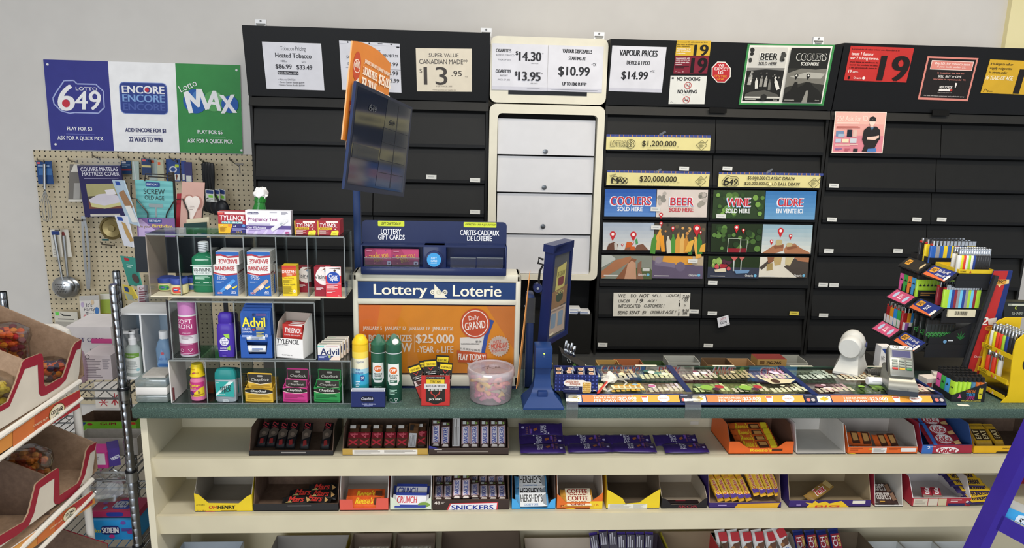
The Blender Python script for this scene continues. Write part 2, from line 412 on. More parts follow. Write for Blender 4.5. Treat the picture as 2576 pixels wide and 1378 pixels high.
  # low shelf behind the counter; the shade there is put into its grey
b=MB();b.box((xa,3.41,0),(xe,3.83,ZR[-1]-.025),m('#4e4e4c',.6));one(b,'low_back_shelf','low shelf, grey with shade painted in, running along the wall beneath the black cabinets','shelf')
# little white wall brackets above the cabinets
for i,(x,y,lab)in enumerate(((656,58,'above the left black cabinet'),(1223,80,'above the left edge of the white drawer cabinet'),(1507,90,'above the right edge of the white drawer cabinet'),(2059,102,'above the poster-covered cabinet'))):
 p=PY(x,y,YC+.02);b=MB();b.box((-.024,0,-.02),(.024,.012,.016),WHITE);b.box((-.02,-.004,-.006),(.02,0,-.001),'#6b6b68');b.box((-.015,-.006,-.012),(.015,0,-.007),'#9d9d99');b.lathe([(.004,0),(.004,.004)],'#777',M=TR((0,0,.009),rx=RAD(90)),seg=8)
 one(b,'wall_bracket','small white plastic wall bracket '+lab,'bracket',M=TR(p),group=None)
 # ================================================================== the counter
t=thing('sales_counter','cream sales counter with sloped candy shelves under a green speckled worktop','counter',(.3,YF,0))
XL=PZ(330,1035,ZT).x;XR=2.35;Ycb=2.32
b=MB();zt0=PY(1340,1053,YF).z
b.rbox((XL-.012,YF,zt0),(XR,Ycb,ZT),.004,COUNTER);b.build('worktop',t)
ga=PY(356,1100,2.02).x;gb=PY(373,1100,2.02).x
CREAMW=m('#d9d2ba',.5,var=.04,scale=5)
b=MB();b.box((ga,2.02,0),(gb,Ycb-.02,zt0),CREAMW);b.build('end_panel',t)
b=MB();b.box((gb,2.262,0),(XR,2.28,zt0),m('#cfc6ac',.55,var=.05,scale=4));b.build('back_panel',t)
Z1,Z2,Z3=.738,.556,.27
for z in(Z1,Z2,Z3):
 b=MB();b.box((gb,2.04,z-.016),(XR,2.262,z),m('#cbc3aa',.5,var=.05,scale=5));b.build('shelf',t)
for(yt,yb)in((1153,1199),(1297,1342)):
 zt_,zb2=PY(380,yt,2.03).z,PY(380,yb,2.045).z
 b=MB();x0=gb-.012
 b.hexa([(x0+.008,2.044,zb2),(XR,2.044,zb2),(XR,2.054,zb2),(x0+.008,2.054,zb2),(x0,2.026,zt_),(XR,2.026,zt_),(XR,2.038,zt_),(x0,2.038,zt_)],CREAM)
 b.build('shelf_lip',t)
 # ================================================================== signs and posters on the wall and the cabinets
T=lambda s,cx,cy,wd,h,c,**o:('t',s,cx-wd/2,cy-h/2,cx+wd/2,cy+h/2,c,o)
B1,B2=.035,.06
INK='#2c2c30'
def logo649(x,y,k,out,txt,red='#c8384a',lot=True):
 q=[(60,335),(95,280),(170,182),(250,178),(278,206),(440,206),(500,262),(500,405),(445,455),(240,455),(195,462),(120,442),(66,385),(60,335)]
 f=lambda p:(x+(p[0]-280)*k,y+(p[1]-318)*k)
 it=[('l',[f(p)for p in q],11*k,out)]
 it+=[('t','6',*f((108,215)),*f((248,442)),txt,{'b':.03,'sh':.12}),('t','49',*f((252,265)),*f((470,428)),txt,{'b':.03,'sh':.1})]
 it+=[('t','LOTTO',*f((265,232)),*f((450,262)),txt,{'b':.02})]
 if red:it+=[('c',*f((170,378)),34*k,red)]
 return it
tq=sign('lottery_poster','three-panel blue, white and green lottery poster screwed to the wall above the pegboard','poster',(110,149.5),(604.3,164),(129.7,376),1700,780,'#f0f0f2',[
('r',0,0,553,780,'#3a3d8c'),('r',553,0,1135,780,'#f7f7f9'),('r',1135,0,1700,780,'#3c8f4d')]
+logo649(275,312,1,'#a7b2e2','#f2f2f4')+[
T('PLAY FOR $3',266,592,215,36,'#f2f2f6',b=B1),('r',145,636,395,640,'#6f78c0'),T('ASK FOR A QUICK PICK',268,676,400,40,'#f2f2f6',b=B1),
('rr',636,172,1054,448,42,'#7f93cf'),('rr',642,178,1048,442,38,'#34468f'),
T('ENCORE',845,236,365,66,'#f4f4f8',b=B2),('c',877,236,19,'#c8384a'),T('ENCORE',845,310,365,64,'#86abe2',b=B2),T('ENCORE',845,385,365,60,'#4f62aa',b=B2),
T('ADD ENCORE FOR $1',845,592,356,40,'#2b2f66',b=B1),('r',705,632,985,635,'#b9bad0'),T('22 WAYS TO WIN',842,672,290,40,'#2b2f66',b=B1),
('c',1296,324,106,'#2a5fae'),('c',1320,280,46,'#4f86c8'),('c',1461,319,90,'#5aa862'),('c',1490,280,36,'#8cc48e'),('c',1602,343,76,'#2a5fae'),
('p',[(1196,250),(1236,430),(1276,425),(1252,310),(1318,376),(1338,370),(1344,282),(1384,398),(1420,385),(1358,215),(1310,215),(1304,312),(1236,236)],'#f4f4f6'),T('A',1462,312,130,170,'#f4f4f6',b=B2,rot=-6),T('X',1586,340,130,160,'#f4f4f6',b=B2,rot=4),
T('Lotto',1238,192,160,56,'#f4f4f6',rot=24),T('PLAY FOR $5',1417,594,220,38,'#f2f2f6',b=B1),('r',1275,634,1555,638,'#74b27e'),T('ASK FOR A QUICK PICK',1416,675,404,42,'#f2f2f6',b=B1)],
y=YW-.004,thick=.004)
for(x,y)in((119.5,162),(140,363),(595,176.5),(607.5,378)):
 p=PY(x,y,YW-.009);b=MB();b.lathe([(.0062,0),(.005,.003)],'#e8e8ea',M=TR(p,rx=RAD(90)),seg=12);b.build('screw',tq)
sign('price_sheet','white sheet headed Tobacco Pricing taped to the left end of the header','price sheet',(659,104.4),(807.7,109.5),(671,223),440,355,PAPER,[
T('Tobacco Pricing',227,49,190,40,'#3a3a40'),T('Heated Tobacco',225,97,270,36,'#2f2f35',b=B1),T("180's",149,140,42,16,'#55555a'),T("54's",301,142,34,16,'#55555a'),
T('$86.99',145,183,120,38,'#3a3a40',b=B1),T('$33.49',301,185,118,38,'#3a3a40',b=B1),('r',97,216,253,242,'#34343a'),T("$153.98 Two 180's",175,229,146,16,'#dcdce2',b=.01),
T('• Make the SWITCH',160,280,130,14,'#75757c'),T('• Device Starter Bundle $69.99',194,301,195,15,'#66666c',b=.01),T('• Device Starter Bundle $69.99',194,322,195,15,'#66666c',b=.01)],plane=HPL)
sign('price_sheet','white sheet in a clear sleeve on the header, half hidden by the orange topper','price sheet',(853,102),(1005.6,110),(861,226),455,372,PAPER,[
('c',65,8,6,INK),('c',225,8,5,INK),('c',390,8,6,INK),('r',290,4,325,11,'#55555c'),('r',430,22,452,32,'#2c2c30'),('r',0,18,455,20,'#c8c8d0'),
T('Product',262,60,90,18,'#55555c',b=.01),T('99 / $17.99',384,95,112,24,INK,b=.01),T('Dis',66,117,30,20,INK,b=.01),T('Di',66,168,18,20,INK,b=.01),T('$3.99',390,158,92,32,INK),('r',40,196,455,198,'#6a6a70'),
T('$4.99',386,226,100,34,INK,b=.008),T('$15.99',384,284,112,34,INK,b=.008)],plane=HPL)
sign('price_sheet','cream sheet reading SUPER VALUE CANADIAN MADE with a large 13 on the header','price sheet',(1045.8,121),(1186.7,122.5),(1049,229.7),422,325,'#e0d6c2',[
T('SUPER VALUE',210,50,225,30,'#55504e',b=.008),T('CANADIAN MADE**',207,98,366,38,'#55504e',b=.008),T('$',34,170,18,40,'#4d4844'),T('13',145,206,178,136,'#4a4542',b=.01),T('.95',306,186,78,40,'#4a4542',b=.01),T('+TX',380,211,22,9,'#77706a'),
T('PER PACK 20S',210,283,120,11,'#8a8078'),T('*While quantities and supplies last',210,313,180,10,'#8a8078')],plane=HPL)
yh=YC-.032
BAND='#c6c6d0'
sign('price_sheet','white sheet with two cigarette prices on the white cabinet header','price sheet',(1238.2,108.8),(1379,113),(1236.7,225.5),485,400,PAPER,[
('r',0,368,485,400,BAND),T('CIGARETTES',100,59,130,28,INK,b=.055),T('BLENDED TOBACCO',113,98,158,14,'#66666c'),T("PACK OF 20'S",108,137,105,14,'#66666c'),T('$',215,80,20,40,INK,b=.055),T('14.30',330,104,190,78,INK,b=.06),T('*',440,76,12,12,INK),T('PER PACK',374,163,62,9,'#77777c'),
T('CIGARETTES',99,237,130,28,INK,b=.055),T('BUDGET',106,274,66,13,'#66666c'),T("PACK OF 20'S",106,310,105,14,'#66666c'),T('$',211,256,20,40,INK,b=.055),T('13.95',328,275,190,78,INK,b=.06),T('*',438,248,12,12,INK),T('PER PACK',372,335,62,9,'#77777c'),('r',310,376,420,379,'#9a9aa2')],y=yh)
sign('price_sheet','white sheet reading VAPOUR DISPOSABLES on the white cabinet header','price sheet',(1379.8,113),(1519,117.5),(1376.3,229),480,400,PAPER,[
('r',0,368,480,400,BAND),T('VAPOUR DISPOSABLES',252,47,255,34,INK,b=.055),T('STARTING AT',253,109,148,30,INK,b=.055),T('+TX',400,158,42,26,INK,b=.02),T('$10.99',229,226,270,90,INK,b=.042),T('UP TO 1000 PUFFS*',237,331,210,30,INK,b=.055),('r',30,382,440,385,'#8a8a92')],y=yh)
sign('price_sheet','white sheet reading VAPOUR PRICES on the black header right of the white cabinet','price sheet',(1540.3,114.3),(1676.8,118.6),(1530.8,229),470,395,PAPER,[
('r',0,363,470,395,BAND),T('VAPOUR PRICES',232,58,328,52,INK,b=.055),T('DEVICE & 1 POD',238,141,200,34,INK,b=.055),T('+TX',370,212,36,20,INK,b=.02),T('$14.99',216,256,228,80,INK,b=.042)],plane=HPL)
sign('age_notice','small yellow notice with a black 19 above a dark red one','notice',(1702.5,101.4),(1789,102.7),(1698.6,139.6),485,215,'#d2ab38',[
T('Government I.D. with a photo and birth',222,24,425,26,'#26241f',b=.03),T('date must be shown',122,55,228,24,'#26241f',b=.03),T('when requested.',98,86,184,24,'#26241f',b=.03),T('You must be 19 or',108,117,196,24,'#f3efe2',b=.03),T('older to purchase',108,150,200,24,'#f3efe2',b=.03),T('e-cigarettes.',76,183,130,24,'#f3efe2',b=.03),T('19',356,134,190,158,'#201f1d',b=.065)],plane=HPL)
sign('age_notice','small dark red notice with a black 19 under the yellow one','notice',(1698.2,141.4),(1783.8,141.4),(1693.6,184.8),480,243,'#7e2536',[
T('Government I.D. with',110,26,190,20,'#efe3e2',b=.03),T('a photo and birth date',115,55,200,20,'#efe3e2',b=.03),T('must be shown when',110,84,190,20,'#efe3e2',b=.03),T('requested.',63,113,96,20,'#efe3e2',b=.03),('ln',15,134,210,176,2,'#3a1a20'),T('19',350,128,212,214,'#1c1719',b=.065),('l',[(20,228),(28,205),(50,222)],3,'#d9b9bb'),T('Ontario',80,224,42,12,'#d9b9bb'),('c',132,218,9,'#b98a8e')],plane=HPL)
def nosmoke(x,y,r,vape=False):
 return[('ring',x,y,r*.84,r,'#b5403c'),('r',x-r*.5,y-r*.02,x+r*.55,y+r*.16,'#3a3a3c'),('l',[(x+r*.3,y-r*.15),(x+r*.5,y-r*.4),(x+r*.25,y-r*.55)],r*.1,'#6a6a6c'),('l',[(x-r*.62,y-r*.55),(x+r*.62,y+r*.6)],r*.15,'#b5403c')]
sign('no_smoking_notice','white notice reading NO SMOKING and NO VAPING with two red crossed circles','notice',(1686.8,190.2),(1778.4,190.7),(1681.4,261.3),513,398,'#deded8',[
T('NO SMOKING',257,45,325,54,'#26262a',b=.055),T('NO VAPING',252,222,270,52,'#26262a',b=.055),T('(e-cigarettes)',250,268,112,16,'#3a3a3e',b=.02),('rr',18,22,48,46,8,'#3a3a3e'),('l',[(20,385),(34,360),(60,378)],3,'#77777a'),T('Ontario',80,380,34,10,'#77777a')]+nosmoke(255,135,50)+nosmoke(248,336,50),plane=HPL)
oct_=lambda cx,cy,rx,ry:[(cx+rx*cos(RAD(22.5+45*i)),cy+ry*sin(RAD(22.5+45*i)))for i in range(8)]
b=MB();pc=PP(1814,181.5,*HPL);ux=(PP(1864,183,*HPL)-pc)/50;uy=(PP(1813,231,*HPL)-pc)/50;n=HN.copy();n=-n if n.dot(CAM-pc)<0 else n
F=Frame(pc+n*.002,ux,uy,n);b.slab([F.at(x,y,0)for x,y in oct_(0,0,26,28.5)][::-1],-n*.0015,'#e8e4dc')
b.art(F,[('p',oct_(0,0,23.5,26),'#b92f36'),T('WE',0,-17,14,6.5,'#f2ece8',b=.03),T('EXPECT',1,-8.3,35,7,'#f2ece8',b=.03),T('I.D.',0,1,14,6.5,'#f2ece8',b=.03),T("IT'S THE",-1,10,30,6,'#e59a3c',b=.03),T('LAW',-2,17.5,17,6,'#e59a3c',b=.03)])
one(b,'octagon_sticker','red octagonal sticker reading WE EXPECT I.D.','sticker')
bottle=lambda x,y,s,c,rot=0:[('p',[(x+cos(RAD(rot))*a*s+sin(RAD(rot))*q*s,y-sin(RAD(rot))*a*s+cos(RAD(rot))*q*s)for a,q in((-3,0),(3,0),(3,8),(8,20),(8,60),(-8,60),(-8,20),(-3,8))],c)]
pin=lambda x,y,r,c,d:[('p',[(x,y+2.3*r),(x-.85*r,y+.5*r),(x+.85*r,y+.5*r)],c),('c',x,y,r,c),('c',x,y,r*.5,d)]
def blobs(x0,y0,x1,y1,n,r,cols,seed):
 R=random.Random(seed);out=[]
 for i in range(n):
  q=R.uniform(.5,1)*r;out.append(('c',R.uniform(x0+q,x1-q),R.uniform(y0+q,y1-q),q,R.choice(cols)))
 return out
sign('drink_poster','green-edged poster with black and white BEER and COOLERS pictures on the header','poster',(1880.7,109.8),(2100,112.5),(1857.5,263.4),1227,860,'#3f8a4e',[
('r',28,18,1195,832,'#e4e2da'),('r',40,45,572,805,'#262624'),('r',40,45,572,330,'#c9c7c0'),('p',[(40,330),(572,330),(572,365),(300,350),(40,375)],'#7b7a76')]
+blobs(42,48,110,260,7,34,['#2b2b29','#3b3b38'],3)+blobs(480,90,570,290,8,34,['#2b2b29','#444440'],4)
+[T('BEER',318,172,245,104,'#efeee8',b=.06),T('BEER',322,172,238,96,'#1e1e1d',b=.035),T('SOLD HERE',316,268,256,44,'#26262a',b=.03)]
+bottle(110,380,3.2,'#a9a7a0',-4)+bottle(190,470,2.6,'#d2d0c8',8)+bottle(265,440,2.6,'#8f8d86')+bottle(330,440,2.6,'#a5a39c')+bottle(385,500,2.4,'#6f6e68',4)+bottle(450,470,3,'#d8d6ce',24)
+blobs(60,370,560,560,16,14,['#8d8b84','#e6e4dc','#5a5954'],6)+[('p',[(60,700),(120,670),(330,640),(520,700),(560,760),(60,745)],'#55544f'),('r',60,735,560,760,'#cfcdc4'),('c',330,745,46,'#2b2b29'),('r',70,775,220,782,'#c9c7be'),T('Ontario',500,780,60,14,'#d9d7ce')]
+[('r',610,45,1162,812,'#33332f'),('p',[(610,45),(1162,45),(1162,330),(610,330)],'#252523'),('p',[(610,400),(800,330),(1000,345),(1162,330),(1162,560),(900,520),(610,600)],'#77756d'),('p',[(650,450),(900,380),(1150,400),(1100,470),(800,470)],'#aba9a0'),
T('COOLERS',911,170,420,100,'#e9e7e0',b=.06),T('COOLERS',911,170,410,90,'#201f1e',b=.03),T('SOLD HERE',905,266,252,46,'#efede6',b=.03)]
+pin(745,430,27,'#1d1d1c','#d9d7ce')+pin(915,430,27,'#1d1d1c','#e6e4dc')
+[('p',[(610,700),(700,640),(735,520),(775,520),(790,600),(870,560),(900,520),(960,525),(1010,580),(1100,640),(1162,720),(1162,812),(610,812)],'#232321'),('p',[(880,812),(920,640),(950,640),(960,812)],'#8e8c84'),('r',630,775,770,782,'#c9c7be'),T('Ontario',1100,780,60,14,'#d9d7ce')],plane=HPL,thick=.003)
def big19(col,**k):return T('19',335,148,196,180,'#201b1b',b=.065)
sign('age_notice','large red French notice with a black 19 on the far right cabinet header','notice',(2140,114.9),(2299.4,120.9),(2122.3,202),448,245,'#bd3330',[
T('Les produits du tabac créent une dépendance et',182,23,335,15,'#2a1514',b=.03),T('tuent 1 fumeur',95,53,158,24,'#f1dcd8',b=.03),T('sur 2 à long terme.',115,86,200,25,'#f1dcd8',b=.03),T('Il est illégal de vendre ou de',118,113,196,14,'#2a1514',b=.03),T('fournir des produits du tabac',118,133,200,14,'#2a1514',b=.03),T('à des personnes de moins de',118,153,196,14,'#2a1514',b=.03),T('19 ans.',55,178,72,20,'#f1dcd8',b=.03),('rr',24,214,38,234,6,'#2a1514'),T('Ontario',92,224,58,15,'#f1dcd8'),('c',136,223,11,'#f1dcd8'),big19(0)],plane=HPL)
sign('id_notice','black notice with a salmon border about I.D. for tobacco sales','notice',(2333.2,141.2),(2461,146.1),(2308.3,250),360,306,'#d5877c',[
('r',12,12,348,290,'#221e1e'),('r',36,26,334,90,'#f0d9d2'),('r',40,30,330,86,'#d5877c'),T('We I.D. for tobacco sales',185,46,250,17,'#f3dfd9',b=.02),T('if you look under 25.',185,70,205,17,'#f3dfd9',b=.02),T('It is against the law to:',190,113,190,15,'#d5877c',b=.02),T('SELL  BUY or GIVE',188,136,165,16,'#ece6e2',b=.03),T('cigarettes to anyone under 19.',190,158,235,15,'#d5877c',b=.02),
T('NOT TO KIDS',178,212,90,18,'#ece6e2',b=.04),('p',[(236,178),(252,180),(248,212),(242,212)],'#ece6e2'),('r',132,226,226,240,'#ece6e2'),('r',213,226,228,240,'#c23c34'),T('Keep it away from kids',178,250,100,9,'#bfb8b4'),T('For more information contact your local public health agency',180,276,290,10,'#d8d0cc',b=.01)],plane=HPL)
sign('age_notice','yellow notice cut off by the right edge of the photo, on the far right header','notice',(2490.4,149.3),(2649,156),(2466.2,233.6),448,240,'#cfa52f',[
T('It is illegal to sell or',92,32,158,22,'#26241f',b=.03),T('supply e-cigarettes',94,62,158,22,'#26241f',b=.03),T('to anyone under',82,91,130,22,'#26241f',b=.03),T('19 YEARS OF AGE.',104,128,192,30,'#f3ead0',b=.03),big19(0),('l',[(14,232),(24,208),(50,226)],3,'#5c4a18'),T('Ontario',62,224,36,12,'#5c4a18')],plane=HPL)
sign('id_poster','pink poster of a person in a black jacket with folded arms','poster',(2101,279.9),(2230.4,281.3),(2091.4,384.8),364,295,'#ecd6c9',[
('r',6,6,358,288,'#e0a29a'),('r',6,170,358,288,'#d58490'),('r',6,6,358,90,'#e8b3a6'),T('25? Ask for ID!',130,48,226,36,'#f2d3c6',b=.03),('ln',18,76,190,92,1,'#f0cfc2'),('ln',18,105,185,128,3,'#a85a52'),
('r',18,136,74,176,'#6f87a8'),('r',34,158,80,182,'#9fb0c2'),('r',96,128,132,180,'#1f2733'),('r',138,130,166,180,'#d7b7aa'),('r',18,194,58,220,'#b4c0d0'),('r',66,194,112,220,'#eadbb8'),('r',122,190,168,222,'#c9cdd4'),('ln',18,232,180,246,2,'#f0cfc2'),('ln',20,262,70,276,2,'#4a5aa0'),('ln',88,262,130,282,3,'#b45a66'),('r',150,262,182,284,'#2b2b2e'),
('p',[(212,130),(240,104),(300,104),(326,128),(334,190),(322,206),(300,262),(312,282),(212,282),(226,240),(206,196)],'#2a2726'),('p',[(250,104),(284,104),(270,132)],'#4d6a86'),('p',[(252,90),(278,90),(276,110),(256,110)],'#e6c3b2'),('c',266,68,22,'#ecd0c2',30),('p',[(242,64),(246,40),(268,32),(288,42),(290,66),(266,54)],'#2c2a2a'),('r',246,58,288,68,'#2c2a2a'),('p',[(238,180),(300,172),(322,166),(324,180),(296,200),(240,196)],'#e6c3b2'),('p',[(252,262),(312,258),(314,284),(246,284)],'#4e78b4')],y=YC-.026)
def strip(extra,bottom):
 it=[('r',0,0,861,19,'#3f4b8c')]+[('r',30+36*i,1,34+36*i,18,'#d3974a')for i in range(23)]
 it+=[('l',[(787,38),(832,82),(787,124),(742,82),(787,38)],3,'#55533a'),('ln',765,58,810,104,4,'#8a875e'),('l',[(818,62),(836,36)],4,'#55533a')]
 return it+extra+[T(bottom,430,121,180,9,'#6a6848')]
YEL='#ddd293'
sign('jackpot_strip','yellow strip reading $1,200,000 on the top flap row','jackpot strip',(1525.7,337.4),(1788.2,340.7),(1524.1,375.8),861,126,YEL,strip([
('c',200,76,38,'#55533a'),('c',200,76,33,YEL),('c',200,76,27,'#55533a'),('c',200,76,22,YEL),('c',200,76,14,'#55533a'),('c',200,76,8,YEL),T('LOTTARIO',118,76,166,48,'#55533a',b=.05),T('LOTTARIO',118,76,158,42,YEL,b=.0),T('$1,200,000',434,74,280,50,'#26241c',b=.012),T('Est',588,96,18,9,'#6a6848')],'Draw Date SAT JAN 31'),y=YC-.016)
sign('jackpot_strip','yellow strip reading $20,000,000 on the second flap row','jackpot strip',(1527.5,427.6),(1785.7,431.9),(1525,465.4),861,126,YEL,strip([
('ring',68,82,29,33,'#2b2a22'),('ring',112,84,27,31,'#2b2a22'),('ring',150,86,23,27,'#2b2a22'),T('M',68,84,58,52,'#2b2a22',b=.02),T('A',112,84,40,44,'#2b2a22',b=.02),T('X',150,88,40,40,'#2b2a22',b=.02),T('Lotto',48,38,50,18,'#2b2a22',rot=22),T('$20,000,000',428,70,308,54,'#26241c',b=.012),T('Est',600,94,18,9,'#6a6848')],'Draw Date FRI JAN 30'),y=YC-.016)
sign('jackpot_strip','yellow strip about a classic draw and a gold ball draw on the second flap row','jackpot strip',(1808.6,432.2),(2064.7,435.9),(1805.5,469.4),840,122,YEL,strip(
logo649(96,72,.31,'#2b2a22','#2b2a22',None)+[T('$5,000,000',308,46,146,28,'#26241c',b=.008),T('CLASSIC DRAW',506,46,240,28,'#26241c',b=.015),T('+',300,66,14,12,'#26241c'),T('$20,000,000',296,92,166,28,'#26241c',b=.008),T('G',398,92,22,26,'#26241c',b=.015),('c',424,92,15,'#efe6b0'),('ring',424,92,13,15,'#b2a24e'),T('LD BALL DRAW',556,92,228,27,'#26241c',b=.015)],''),y=YC-.016)
# colour drink posters: three rows that line up into four tall pictures
def word(s,x,y,wd,h):return[T(s,x-4,y+5,wd+8,h+8,'#9cc0e8',b=.07),T(s,x,y,wd+8,h+8,'#f2eef0',b=.07),T(s,x,y,wd,h,'#c22f3c',b=.035)]
ON=[T('Ontario',338,155,66,20,'#eceae6',b=.01),('c',388,155,12,'#6fb4d8'),('r',18,160,140,166,'#dcdad6')]
pin2=lambda x,y,r:pin(x,y,r,'#c22f34','#f2e6e4')
def grad(c0,c1,y0,y1,n=7,W=420):
 a,b_=[int(c0[i:i+2],16)for i in(1,3,5)],[int(c1[i:i+2],16)for i in(1,3,5)]
 return[('r',0,y0+(y1-y0)*i/n,W,y0+(y1-y0)*(i+1)/n,'#%02x%02x%02x'%tuple(int(p+(q-p)*i/(n-1))for p,q in zip(a,b_)))for i in range(n)]
BOK=['#36502c','#4c6c36','#5f8442','#2c4226','#78a04c']
SK,SK2='#a97352','#8a5a40'
